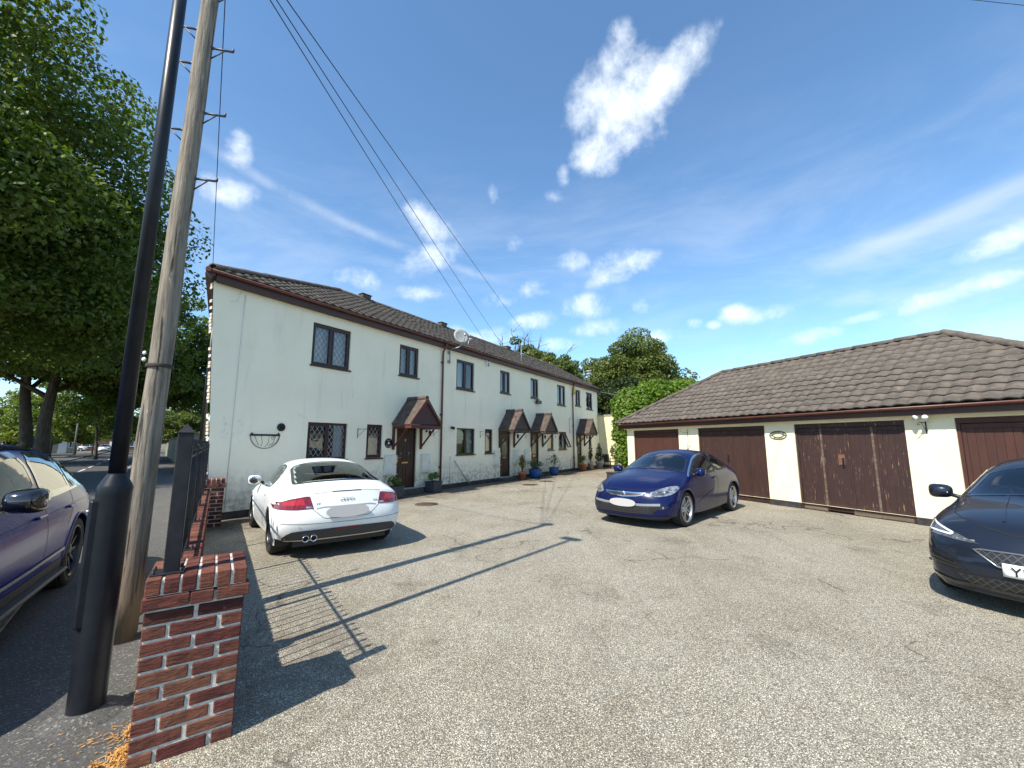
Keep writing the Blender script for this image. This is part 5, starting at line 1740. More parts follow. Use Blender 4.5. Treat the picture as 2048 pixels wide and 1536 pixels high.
PT_ = POLE + Vector((.10, .02, PTOP))
cable(PT_ + Vector((-.06, 0, -.1)), pix(985, 705, 24), .10, .0075, 'overhead wire reaching the roof nearest of the three')
cable(PT_ + Vector((0, 0, -.12)), pix(1012, 700, 26), .10, .0075, 'middle of the three overhead wires crossing the blue sky')
cable(PT_ + Vector((.03, 0, -.08)), pix(1068, 690, 32), .12, .008, 'rightmost of the three overhead wires crossing the sky')
cable(PT_ + Vector((.05, .03, -.10)), hw(-.42, .1, 5.36), .05, .006, 'thin wire dropping from the pole to the near roof corner')
cable(PT_ + Vector((-.05, .05, -.15)), rp(46, 1.0, 6.4), .7, .010, 'sagging cable running from the pole along the road')
cable(PT_ + Vector((.06, -.03, -.05)), pix(2320, 36, 13), .12, .008, 'wire cutting across the top right corner of the sky')
cable(hw(22.9, .12, 5.15), (13.5, 27.5, 4.7), .35, .012, 'pale cable from the farthest house towards the ivy', 'slack_cable', STEELG)

# ------------------------------------------------------------------ cars
def paint(name, col, metal=.0, rough=.35, coat=.6):
    if name in MATS: return MATS[name]
    m = mat(name, col, tuple(c * .93 for c in col), rough=rough, metal=metal, coat=coat, scale=3.0, spec=.2)
    return m


TYRE = mat('tyre_rubber', (.014, .014, .014), (.028, .027, .025), rough=.85, scale=30)
BLK = mat('black_trim', (.012, .012, .013), rough=.45)
GLOSSB = mat('gloss_black', (.008, .008, .009), rough=.12, coat=1.)
CHROME = mat('chrome', (.72, .72, .72), rough=.12, metal=1.)
GAP = mat('panel_gap', (.008, .008, .008), rough=.9)
CARGL = glass_mat('car_glass', (.34, .40, .40))
CARGD = glass_mat('car_privacy_glass', (.10, .12, .13))
CAREAR = glass_mat('car_clear_glass', (.60, .68, .66))
DGLZ = mat('dark_glazing', (.006, .007, .008), rough=.02, spec=.6)
INTER = mat('car_interior', (.022, .022, .024), (.03, .03, .03), rough=.8)
SEAT = mat('car_seat', (.06, .045, .04), (.04, .033, .03), rough=.7)
REDL = mat('red_lens', (.20, .004, .006), (.11, .003, .004), rough=.12, coat=1., scale=14, lo=.4, hi=.6)
REDB = mat('bright_red_lens', (.36, .012, .014), rough=.15, coat=1.)
LENS = mat('clear_lamp', (.46, .48, .50), (.16, .17, .19), rough=.08, metal=.6, coat=1., scale=16, lo=.42, hi=.58)
LAMPD = mat('lamp_dark', (.03, .032, .036), (.10, .105, .11), rough=.1, coat=1., scale=18)
PLATEG = mat('plain_grey_plate', (.44, .43, .42), rough=.55)
ALLOY = mat('silver_alloy', (.55, .55, .56), (.46, .46, .47), rough=.28, metal=.85, scale=8)
ALLOYD = mat('dark_alloy', (.05, .052, .056), rough=.32, metal=.7)
DISC = mat('brake_disc', (.22, .21, .2), rough=.45, metal=.8)


def chaikin(p, it=2, closed=True):
    for _ in range(it):
        q = []; n = len(p)
        rng_ = range(n) if closed else range(n - 1)
        if not closed: q.append(p[0])
        for i in rng_:
            a, b = p[i], p[(i + 1) % n]
            q += [(a[0] * .75 + b[0] * .25, a[1] * .75 + b[1] * .25), (a[0] * .25 + b[0] * .75, a[1] * .25 + b[1] * .75)]
        if not closed: q.append(p[-1])
        p = q
    return p


def inpoly(x, y, p):
    r = False; n = len(p); j = n - 1
    for i in range(n):
        if (p[i][1] > y) != (p[j][1] > y) and x < (p[j][0] - p[i][0]) * (y - p[i][1]) / (p[j][1] - p[i][1] + 1e-12) + p[i][0]: r = not r
        j = i
    return r


def inset(p, d):
    n = len(p); cx = sum(q[0] for q in p) / n; out = []
    ar = sum(p[i][0] * p[(i + 1) % n][1] - p[(i + 1) % n][0] * p[i][1] for i in range(n))
    s = 1 if ar > 0 else -1
    for i in range(n):
        a, b, c = p[i - 1], p[i], p[(i + 1) % n]
        t = Vector((c[0] - a[0], c[1] - a[1])); t = t.normalized() if t.length > 1e-9 else Vector((1, 0))
        out.append((b[0] - t.y * d * s, b[1] + t.x * d * s))
    return out


def resample(p, step, closed=True):
    out = []
    n = len(p)
    for i in range(n if closed else n - 1):
        a, b = p[i], p[(i + 1) % n]
        k = max(1, int(math.hypot(b[0] - a[0], b[1] - a[1]) / step))
        out += [(a[0] + (b[0] - a[0]) * t / k, a[1] + (b[1] - a[1]) * t / k) for t in range(k)]
    if not closed: out.append(p[-1])
    return out


class Car:
    def __init__(s, name, label, loc, az, rings, pm, crease=(), arch=None, lv=3):
        s.root = thing(name, label, 'car', loc, R(90 - az))
        s.pm = pm
        J = len(rings[0]) - 1
        v = []; I = {}
        for i, rg in enumerate(rings):
            for j, p in enumerate(rg):
                I[i, j, 1] = len(v); v.append(p)
                if j < J: I[i, j, -1] = len(v); v.append((p[0], -p[1], p[2]))
                else: I[i, j, -1] = I[i, j, 1]
        f = []
        for i in range(len(rings) - 1):
            for j in range(J):
                a, b, c, d = I[i, j, 1], I[i + 1, j, 1], I[i + 1, j + 1, 1], I[i, j + 1, 1]
                f.append((a, b, c, d))
                a, b, c, d = I[i, j, -1], I[i + 1, j, -1], I[i + 1, j + 1, -1], I[i, j + 1, -1]
                f.append((d, c, b, a))
        me = bpy.data.meshes.new('cage'); me.from_pydata(v, [], f); me.update()
        if crease:
            at = me.attributes.new('crease_edge', 'FLOAT', 'EDGE')
            lut = {}
            for (kind, k, a0, a1, val) in crease:
                for q in range(a0, a1):
                    for sg in (1, -1):
                        e = (I[k, q, sg], I[k, q + 1, sg]) if kind == 'ring' else (I[q, k, sg], I[q + 1, k, sg])
                        lut[tuple(sorted(e))] = val
            for e in me.edges:
                at.data[e.index].value = lut.get(tuple(sorted(e.vertices)), 0.)
        o = bpy.data.objects.new('cage', me); C.objects.link(o)
        md = o.modifiers.new('s', 'SUBSURF'); md.levels = lv; md.render_levels = lv
        bpy.context.view_layer.update()
        ev = o.evaluated_get(bpy.context.evaluated_depsgraph_get()); em = ev.to_mesh()
        s.v = [q.co.copy() for q in em.vertices]; s.f = [tuple(p.vertices) for p in em.polygons]
        ev.to_mesh_clear(); bpy.data.objects.remove(o); bpy.data.meshes.remove(me)
        s.bvh = BVHTree.FromPolygons(s.v, s.f)
        s.cuts = []; s.arch = arch or []

    def hit(s, view, a, b, sg=1):
        if view == 'side': o, d = Vector((a, 3 * sg, b)), Vector((0, -sg, 0))
        elif view == 'front': o, d = Vector((4, a, b)), Vector((-1, 0, 0))
        elif view == 'rear': o, d = Vector((-4, a, b)), Vector((1, 0, 0))
        else: o, d = Vector((a, b, 4)), Vector((0, 0, -1))
        h, n, i, _ = s.bvh.ray_cast(o, d)
        if h is None:
            h, n, i, _ = s.bvh.find_nearest(o + d * (3. if view != 'side' else 2.2))
        if n.dot(d) > 0: n = -n
        return h, n

    def patch(s, name, poly, view, m, off=.004, res=.05, par=None, sides=(1,), cut=None, smooth=0, thick=0):
        if smooth: poly = chaikin(poly, smooth)
        bd = resample(poly, res)
        xs = [p[0] for p in poly]; ys = [p[1] for p in poly]
        pts = [Vector(p) for p in bd]
        inn = inset(poly, res * .4)
        for x in np.arange(min(xs), max(xs), res):
            for y in np.arange(min(ys), max(ys), res):
                if inpoly(x, y, inn): pts.append(Vector((x, y)))
        n = len(bd)
        vv, _, ff, _, _, _ = delaunay_2d_cdt(pts, [(i, (i + 1) % n) for i in range(n)], [], 1, 1e-6)
        outs = []
        for sg in sides:
            b = MB(); vs3 = []
            for q in vv:
                h, nn = s.hit(view, q.x if view in ('side', 'top') else q.x * sg, q.y if view != 'top' else q.y, sg)
                vs3.append(h + nn * off)
            fs = [tuple(t) for t in ff]
            # orient outward
            if fs:
                a, c, d = (vs3[k] for k in fs[0])
                nn = (c - a).cross(d - a)
                hh, n0 = s.bvh.find_nearest(a)[:2]
                ref = {'side': Vector((0, sg, 0)), 'front': Vector((1, 0, 0)), 'rear': Vector((-1, 0, 0)), 'top': Vector((0, 0, 1))}[view]
                if nn.dot(ref) < 0: fs = [t[::-1] for t in fs]
            b.add(vs3, fs, True)
            o = b.build(name, m, par or s.root)
            if thick:
                md = o.modifiers.new('solid', 'SOLIDIFY'); md.thickness = thick; md.offset = 1
            outs.append(o)
            if cut is not None: s.cuts.append((view, inset(poly, cut), sg))
        return outs

    def ribbon(s, name, pts, view, m, w=.004, off=.002, closed=False, par=None, sides=(1,), w_in=None, step=.03, thick=0):
        p = resample(pts, step, closed)
        n = len(p)
        L_, R_ = [], []
        for i in range(n):
            a = p[i - 1] if (closed or i > 0) else p[i]; c = p[(i + 1) % n] if (closed or i < n - 1) else p[i]
            t = Vector((c[0] - a[0], c[1] - a[1])); t = t.normalized() if t.length > 0 else Vector((1, 0))
            nn = Vector((-t.y, t.x))
            wi = w if w_in is None else w_in
            L_.append((p[i][0] + nn.x * w, p[i][1] + nn.y * w)); R_.append((p[i][0] - nn.x * wi, p[i][1] - nn.y * wi))
        outs = []
        for sg in sides:
            vs3 = []
            for (q, r_) in zip(L_, R_):
                for z in (q, r_):
                    h, nn = s.hit(view, z[0] if view in ('side', 'top') else z[0] * sg, z[1], sg)
                    vs3.append(h + nn * off)
            fs = [(2 * i, 2 * i + 1, 2 * ((i + 1) % n) + 1, 2 * ((i + 1) % n)) for i in range(n if closed else n - 1)]
            o = MB().add(vs3, fs, True).build(name, m, par or s.root)
            if thick:
                md = o.modifiers.new('solid', 'SOLIDIFY'); md.thickness = thick; md.offset = 0
            outs.append(o)
        return outs

    def body(s):
        v = [q.copy() for q in s.v]
        dead = set()
        for (ax, az, ra) in s.arch:
            for q in v:
                if abs(q.y) > .5 and q.z < az + ra + .1:
                    d = math.hypot(q.x - ax, q.z - az)
                    if abs(d - ra) < .03 and d > 0:
                        k = ra / d; q.x = ax + (q.x - ax) * k; q.z = az + (q.z - az) * k
        def ctr(f):
            c = Vector((0, 0, 0))
            for i in f: c += v[i]
            return c / len(f)
        fs = []
        for f in s.f:
            c = ctr(f); kill = False
            for (ax, az, ra) in s.arch:
                if abs(c.y) > .45 and math.hypot(c.x - ax, c.z - az) < ra: kill = True
            if not kill:
                for view, poly, sg in s.cuts:
                    if view == 'side' and c.y * sg > .3 and inpoly(c.x, c.z, poly): kill = True
                    elif view == 'top' and c.z > .75 and inpoly(c.x, c.y, poly): kill = True
                    if kill: break
            if not kill: fs.append(f)
        b = MB(); b.v = [tuple(q) for q in v]; b.f = fs; b.sm = [True] * len(fs)
        o = b.build('body', s.pm, s.root)
        # wheel houses and arch lips
        for (ax, az, ra) in s.arch:
            for sg in (1, -1):
                h = s.bvh.ray_cast(Vector((ax, 3 * sg, az + ra + .03)), Vector((0, -sg, 0)))[0]
                yo = abs(h.y) if h else .85
                n = 22; vv = []; ff = []
                for i in range(n + 1):
                    a = R(-28) + R(236) * i / n
                    x, z = ax + (ra + .004) * math.cos(a), az + (ra + .004) * math.sin(a)
                    hh = s.bvh.ray_cast(Vector((ax + (ra + .015) * math.cos(a), 3 * sg, az + (ra + .015) * math.sin(a))), Vector((0, -sg, 0)))[0]
                    y = abs(hh.y) if hh is not None and abs(hh.y) > .5 else yo - .06
                    vv += [(x, sg * (y - .012), z), (x, sg * .42, z)]
                ff = [(2 * i, 2 * i + 1, 2 * i + 3, 2 * i + 2) for i in range(n)]
                MB().add(vv, ff, True).build('wheel_house', BLK, s.root)
                vv = []
                for i in range(n + 1):
                    a = R(-22) + R(224) * i / n
                    for rr, yo_ in ((ra - .006, -.010), (ra - .006, .008), (ra + .024, .008), (ra + .03, -.006)):
                        hh = s.bvh.ray_cast(Vector((ax + (ra + .026) * math.cos(a), 3 * sg, az + (ra + .026) * math.sin(a))), Vector((0, -sg, 0)))[0]
                        y = abs(hh.y) if hh is not None and abs(hh.y) > .5 else yo - .05
                        vv.append((ax + rr * math.cos(a), sg * (y + yo_), az + rr * math.sin(a)))
                ff = [(4 * i + k, 4 * i + k + 1, 4 * i + 5 + k, 4 * i + 4 + k) for i in range(n) for k in range(3)]
                MB().add(vv, ff, True).build('arch_lip', s.pm if not getattr(s, 'arch_black', False) else BLK, s.root)
        MB().box(-s.hl + .25, s.hl - .25, -.66, .66, .17, .27).build('underbody', BLK, s.root)
        return o

    def wheels(s, ax, rad, y, w=.225, rim=.235, style='five', rm=ALLOY, faces=(1, -1)):
        for x in ax:
            for sg in (1, -1):
                wn_ = node('wheel', s.root, (x, sg * y, rad))
                Mx = Euler((R(-90 * sg), 0, 0)).to_matrix().to_4x4()
                hw_ = w / 2
                prof = [(rim, -hw_ + .015), (rim + .01, -hw_), (rad - .03, -hw_ - .004), (rad - .008, -hw_ + .02), (rad, -hw_ + .045)]
                for k in range(5):
                    z0 = -hw_ + .05 + k * (w - .10) / 4.4
                    prof += [(rad, z0), (rad, z0 + .02), (rad - .008, z0 + .022), (rad - .008, z0 + .028)]
                prof += [(rad, hw_ - .045), (rad - .008, hw_ - .02), (rad - .03, hw_ + .004), (rim + .01, hw_), (rim, hw_ - .015)]
                MB().lathe(prof, 40, Mx).build('tyre', TYRE, wn_)
                rb = MB().lathe([(rim, hw_ - .014), (rim + .004, hw_ + .002), (rim - .008, hw_ + .003), (rim - .018, hw_ - .02), (rim - .03, -.02), (rim - .025, -hw_ + .02)], 40, Mx)
                ns = {'five': 5, 'ten': 10, 'seven': 7}[style]
                for k in range(ns):
                    a = 2 * math.pi * k / ns
                    prs = [(-.028, .028)] if style != 'five' else [(-.052, -.018), (.018, .052)]
                    for (p0, p1) in prs:
                        if style == 'ten': p0, p1 = -.017, .017
                        q = [(.05, p0 * .8), (.05, p1 * .8), (rim - .012, p1 * 1.15), (rim - .012, p0 * 1.15)]
                        Mr = Mx @ Matrix.Rotation(a, 4, 'Z')
                        vv = [Mr @ Vector((u, t, hw_ - .028 - .018 * (1 - u / rim))) for u, t in q] + [Mr @ Vector((u, t * .8, hw_ - .075)) for u, t in q]
                        rb.add(vv, [(0, 1, 2, 3), (7, 6, 5, 4), (0, 4, 5, 1), (1, 5, 6, 2), (2, 6, 7, 3), (3, 7, 4, 0)])
                rb.lathe([(.07, hw_ - .06), (.068, hw_ - .035), (.035, hw_ - .025), (0, hw_ - .025)], 20, Mx)
                rb.build('rim', rm, wn_)
                MB().lathe([(0, hw_ - .10), (.15, hw_ - .10), (.15, hw_ - .12), (0, hw_ - .12)], 24, Mx).build('brake_disc', DISC, wn_)
                MB().lathe([(0, -.02), (rim - .02, -.02), (rim - .02, -.03)], 24, Mx).build('wheel_back', BLK, wn_)

    def interior(s, x0, x1, zf, zb, yw, seats, dash=True):
        b = MB().add([(x0, -yw, zf), (x1, -yw, zf), (x1, yw, zf), (x0, yw, zf), (x0, -yw, zb), (x1, -yw, zb), (x1, yw, zb), (x0, yw, zb)],
                     [(0, 1, 2, 3), (0, 4, 5, 1), (1, 5, 6, 2), (2, 6, 7, 3), (3, 7, 4, 0)])
        b.build('cabin_tub', INTER, s.root)
        if dash:
            d = MB().box(x1 - .42, x1 + .05, -yw + .01, yw - .01, zb - .22, zb - .03, .04)
            d.build('dashboard', INTER, s.root)
        for (sx, sy, hz) in seats:
            q = MB().box(sx - .22, sx + .26, sy - .22, sy + .22, zf + .05, zf + .22, .05)
            q.box(-.06, .06, sy - .21, sy + .21, 0, .56, .05, M=rotm(0, R(-18), 0, (sx - .22, 0, zf + .18)))
            q.ell((sx - .44, sy, hz), (.06, .12, .095), 14, 8)
            q.tube([(sx - .40, sy - .05, hz - .15), (sx - .43, sy - .05, hz)], .008, 5).tube([(sx - .40, sy + .05, hz - .15), (sx - .43, sy + .05, hz)], .008, 5)
            q.build('seat', SEAT, s.root)

    def steering(s, x, y, z):
        M = rotm(0, R(-62), 0, (x, y, z))
        MB().tube([M @ Vector((.18 * math.cos(t), .18 * math.sin(t), 0)) for t in np.linspace(0, 2 * math.pi, 25)], .014, 6).tube([M @ Vector((-.17, 0, 0)), M @ Vector((.17, 0, 0))], .018, 5).build('steering_wheel', INTER, s.root)

    def mirror(s, x, y, z, m, sc=1., sides=(1, -1)):
        for sg in sides:
            n_ = MB()
            n_.ell((0, 0, 0), (1, 1, 1), 20, 12)
            pw = lambda q, e: math.copysign(abs(q) ** e, q)
            n_.v = [(pw(p[0], .75) * .095 * sc, pw(p[1], .6) * .105 * sc * (1 - .18 * max(0, p[0])), pw(p[2], .65) * .080 * sc * (1 - .15 * max(0, p[0]) + .12 * p[1] * sg)) for p in n_.v]
            n_.v = [(p[0] if p[0] > -.04 * sc else -.04 * sc, p[1], p[2]) for p in n_.v]
            o = n_.build('door_mirror', m, s.root, (x, sg * (y + .13 * sc), z + .02), (0, 0, R(-8 * sg)))
            MB().ell((-.043 * sc, 0, 0), (.004, 0.092 * sc, .066 * sc), 14, 8).build('mirror_glass', CHROME, o)
            MB().tube([(.01, -sg * .07 * sc, -.035), (.03, -sg * .20 * sc, -.075)], .024 * sc, 6).build('mirror_arm', BLK, o)


def hexa(*rows):
    return [list(r) for r in rows]


# --- white coupe seen from behind
TT = [
 [(-1.80,.78,.27),(-1.88,.75,.27),(-1.94,.67,.27),(-1.98,.54,.27),(-2.0,.40,.27),(-2.01,.2,.27),(-2.01,0,.27)],
 [(-1.79,.86,.30),(-1.92,.84,.40),(-2.01,.75,.47),(-2.06,.60,.49),(-2.09,.42,.50),(-2.10,.2,.50),(-2.105,0,.50)],
 [(-1.72,.875,.30),(-1.83,.915,.48),(-1.95,.84,.64),(-2.02,.68,.67),(-2.06,.45,.68),(-2.08,.2,.68),(-2.08,0,.68)],
 [(-1.6,.875,.28),(-1.64,.93,.50),(-1.76,.90,.76),(-1.87,.75,.90),(-1.96,.50,.935),(-1.99,.24,.945),(-2.0,0,.945)],
 [(-1.3,.87,.26),(-1.34,.935,.50),(-1.44,.92,.80),(-1.56,.79,.945),(-1.70,.56,1.0),(-1.77,.28,1.015),(-1.79,0,1.02)],
 [(-.9,.86,.24),(-.95,.915,.5),(-1.0,.90,.80),(-1.08,.81,.95),(-1.18,.59,1.15),(-1.24,.31,1.19),(-1.25,0,1.20)],
 [(-.5,.86,.22),(-.5,.90,.5),(-.5,.885,.78),(-.5,.82,.91),(-.55,.585,1.28),(-.6,.32,1.325),(-.6,0,1.335)],
 [(0,.86,.2),(0,.89,.48),(0,.875,.75),(0,.825,.885),(-.05,.60,1.29),(-.08,.32,1.352),(-.1,0,1.362)],
 [(.45,.86,.2),(.45,.89,.46),(.45,.87,.73),(.42,.82,.87),(.30,.60,1.21),(.28,.32,1.30),(.27,0,1.315)],
 [(.85,.86,.22),(.85,.90,.48),(.85,.88,.74),(.85,.81,.87),(.83,.66,.90),(.95,.34,.935),(1.0,0,.945)],
 [(1.2,.86,.24),(1.2,.92,.48),(1.25,.90,.72),(1.28,.80,.82),(1.35,.6,.85),(1.4,.3,.86),(1.42,0,.865)],
 [(1.55,.85,.24),(1.58,.90,.46),(1.62,.86,.63),(1.68,.74,.73),(1.78,.52,.745),(1.83,.27,.74),(1.85,0,.74)],
 [(1.75,.82,.24),(1.85,.83,.42),(1.9,.76,.54),(1.96,.64,.60),(2.02,.46,.61),(2.06,.24,.61),(2.07,0,.61)],
 [(1.78,.80,.22),(1.9,.78,.32),(1.96,.70,.38),(2.02,.58,.40),(2.06,.42,.4),(2.09,.22,.4),(2.09,0,.4)],
 [(1.78,.76,.2),(1.86,.72,.18),(1.92,.63,.18),(1.96,.52,.18),(1.99,.38,.18),(2.01,.2,.18),(2.01,0,.18)]]


def white_coupe():
    c = Car('white_coupe', 'white two-door coupe parked facing the house, seen from behind', (-3.665, 7.905, .004), -37.2, TT, paint('white_paint', (.78, .80, .79)),
            crease=[('ring', 3, 2, 6, .55), ('ring', 1, 2, 6, .2), ('col', 3, 5, 9, .5), ('col', 4, 5, 8, .2)], arch=[(1.225, .325, .355), (-1.245, .325, .358)])
    c.hl = 2.09
    rt = c.root
    # glass
    rg = chaikin([(-.775, -.53), (-.76, -.50), (-.735, -.25), (-.73, 0), (-.735, .25), (-.76, .50), (-.775, .53), (-.82, .555), (-1.15, .59), (-1.44, .625), (-1.52, .61), (-1.60, .50), (-1.655, .25), (-1.665, 0), (-1.655, -.25), (-1.60, -.50), (-1.52, -.61), (-1.44, -.625), (-1.15, -.59), (-.82, -.555)], 1)
    c.patch('rear_window', rg, 'top', CAREAR, .003, .06, cut=.02)
    c.ribbon('window_surround', rg, 'top', GLOSSB, .006, .005, True, w_in=.034)
    sw = chaikin([(.70, .885), (.40, 1.05), (.10, 1.185), (-.20, 1.235), (-.50, 1.22), (-.66, 1.13), (-.70, 1.0), (-.62, .925), (-.2, .905), (.3, .89)], 2)
    c.patch('side_window', sw, 'side', CAREAR, .003, .06, sides=(1, -1), cut=.02)
    c.ribbon('window_surround', sw, 'side', GLOSSB, .008, .005, True, sides=(1, -1), w_in=.02)
    c.ribbon('door_glass_bar', [(-.30, .90), (-.36, 1.23)], 'side', GLOSSB, .014, .006, sides=(1, -1))
    ws = chaikin([(.34, -.52), (.30, 0), (.34, .52), (.78, .63), (.90, .40), (.95, 0), (.90, -.40), (.78, -.63)], 2)
    c.patch('windscreen', ws, 'top', CAREAR, .003, .07, cut=.02)
    # panel gaps
    c.ribbon('tailgate_gap', [(-.63, .57), (-1.10, .64), (-1.50, .69), (-1.70, .67)], 'top', GAP, .003, .002); c.ribbon('tailgate_gap', [(-.63, -.57), (-1.10, -.64), (-1.50, -.69), (-1.70, -.67)], 'top', GAP, .003, .002)
    c.ribbon('tailgate_gap', [(.47, .70), (.33, .575), (.28, .56), (-.28, .56), (-.33, .575), (-.47, .70)], 'rear', GAP, .003, .002)
    c.ribbon('bumper_gap', [(.84, .52), (.6, .505), (.3, .50), (0, .498), (-.3, .50), (-.6, .505), (-.84, .52)], 'rear', GAP, .003, .002)
    c.ribbon('deck_gap', [(.50, .897), (.25, .918), (0, .923), (-.25, .918), (-.50, .897)], 'rear', GAP, .002, .002)
    c.ribbon('door_gap', [(.78, .87), (.80, .60), (.74, .34)], 'side', GAP, .003, .002, sides=(1, -1))
    c.ribbon('door_gap', [(-.58, .925), (-.60, .70), (-.54, .34)], 'side', GAP, .003, .002, sides=(1, -1))
    c.ribbon('sill_line', [(.80, .30), (0, .29), (-.78, .31)], 'side', GAP, .003, .002, sides=(1, -1))
    # lamps
    tl = [(.455, .705), (.66, .695), (.90, .70), (.905, .775), (.74, .835), (.545, .868), (.50, .865)]
    ls = c.patch('tail_light', tl, 'rear', REDL, .006, .03, sides=(1, -1))
    for sg, o in zip((1, -1), ls):
        c.patch('lamp_band', [(.56, .755), (.82, .75), (.82, .80), (.58, .84)], 'rear', REDB, .0075, .03, par=o, sides=(sg,))
        c.patch('reverse_lens', [(.47, .713), (.55, .71), (.55, .735), (.475, .74)], 'rear', LENS, .0078, .02, par=o, sides=(sg,))
        c.ribbon('lamp_edge', tl, 'rear', GAP, .003, .0055, True, par=o, sides=(sg,), w_in=.001)
    c.patch('high_brake_slot', [(.21, .915), (-.21, .915), (-.20, .928), (.20, .928)], 'rear', GLOSSB, .004, .02)
    # plate
    hp, np_ = c.hit('rear', 0, .64)
    MB().prism(chaikin([(.30, -.085), (.30, .085), (-.30, .085), (-.30, -.085)], 3), 0, .012).build('number_plate', PLATEG, rt, (hp.x - .03, 0, .645), (R(-6), 0, R(-90)), fixn=True)
    c.ribbon('plate_recess_shade', [(.42, .70), (.33, .715), (-.33, .715), (-.42, .70)], 'rear', mat('recess_shade', (.30, .31, .31), rough=.5), .008, .003)  # grey strip painted as the shade in the plate recess
    # badges
    for k in range(4):
        y = .045 * (1.5 - k); hh, nn = c.hit('rear', y, .80)
        MB().tube([(hh.x - .006, y + .029 * math.cos(t), .80 + .029 * math.sin(t)) for t in np.linspace(0, 2 * math.pi, 25)], .0042, 6).build('badge_ring', CHROME, rt)
    for txt, y, z, sz in (('TT', .40, .765, .05), ('TDI', -.41, .765, .042)):
        hh, nn = c.hit('rear', y, z)
        obj('badge_letters', text_mesh(txt, sz, .003), CHROME, rt, (hh.x - .006, y, z), (R(90), 0, R(-90) - math.atan2(nn.y, -nn.x)))
    # lower valance, exhausts, reflector, chrome strip
    c.patch('rear_valance', chaikin([(.83, .285), (.70, .275), (0, .274), (-.70, .275), (-.83, .285), (-.74, .40), (-.6, .415), (0, .425), (.6, .415), (.74, .40)], 1), 'rear', mat('valance_grey', (.035, .036, .038), rough=.6), .006, .05)
    c.ribbon('chrome_strip', [(.78, .283), (.3, .279), (-.3, .279), (-.78, .283)], 'rear', ALLOY, .007, .010)
    c.patch('fog_reflector', [(.19, .395), (-.19, .395), (-.14, .42), (.14, .42)], 'rear', mat('dark_red_lens', (.16, .01, .008), rough=.2), .009, .03)
    for y in (.43, .535):
        Mx = rotm(0, R(-90), 0, (-1.93, y, .305))
        MB().lathe([(.038, 0), (.045, .01), (.045, .12), (.038, .125), (.036, .04), (0, .03)], 24, Mx).build('exhaust_pipe', CHROME, rt)
        MB().lathe([(0, .09), (.036, .09)], 20, Mx).build('exhaust_bore', GAP, rt)
    for y in (.62, -.62): c.patch('parking_sensor', [(y + .014, .455), (y - .014, .455), (y - .014, .475), (y + .014, .475)], 'rear', mat('sensor_white', (.6, .62, .62), rough=.4), .003, .02)
    for sg in (1, -1):
        hh, nn = c.hit('side', -.42, .79, sg)
        MB().box(-.10, .10, -.018, .018, -.014, .014, .01).build('door_handle', c.pm, rt, (-.42, hh.y + sg * .012, .79))
    c.mirror(.58, .80, .93, c.pm)
    # headlamps for completeness
    c.patch('headlight', chaikin([(.42, .60), (.80, .60), (.78, .70), (.5, .69)], 1), 'front', LENS, .005, .04, sides=(1, -1))
    c.patch('grille', chaikin([(.34, .28), (-.34, .28), (-.40, .60), (.40, .60)], 1), 'front', BLK, .005, .05)
    c.body()
    c.wheels((1.225, -1.245), .325, .765, .235, .235, 'five', ALLOYD)
    c.interior(-1.5, .75, .28, .88, .70, [(.25, .38, 1.06), (.25, -.38, 1.06)])
    MB().box(-1.62, -.75, -.60, .60, .80, .86, .03).build('parcel_shelf', mat('shelf_blue', (.035, .045, .07), rough=.6), rt)
    c.steering(.42, -.38, .90)
    return c


white_coupe()

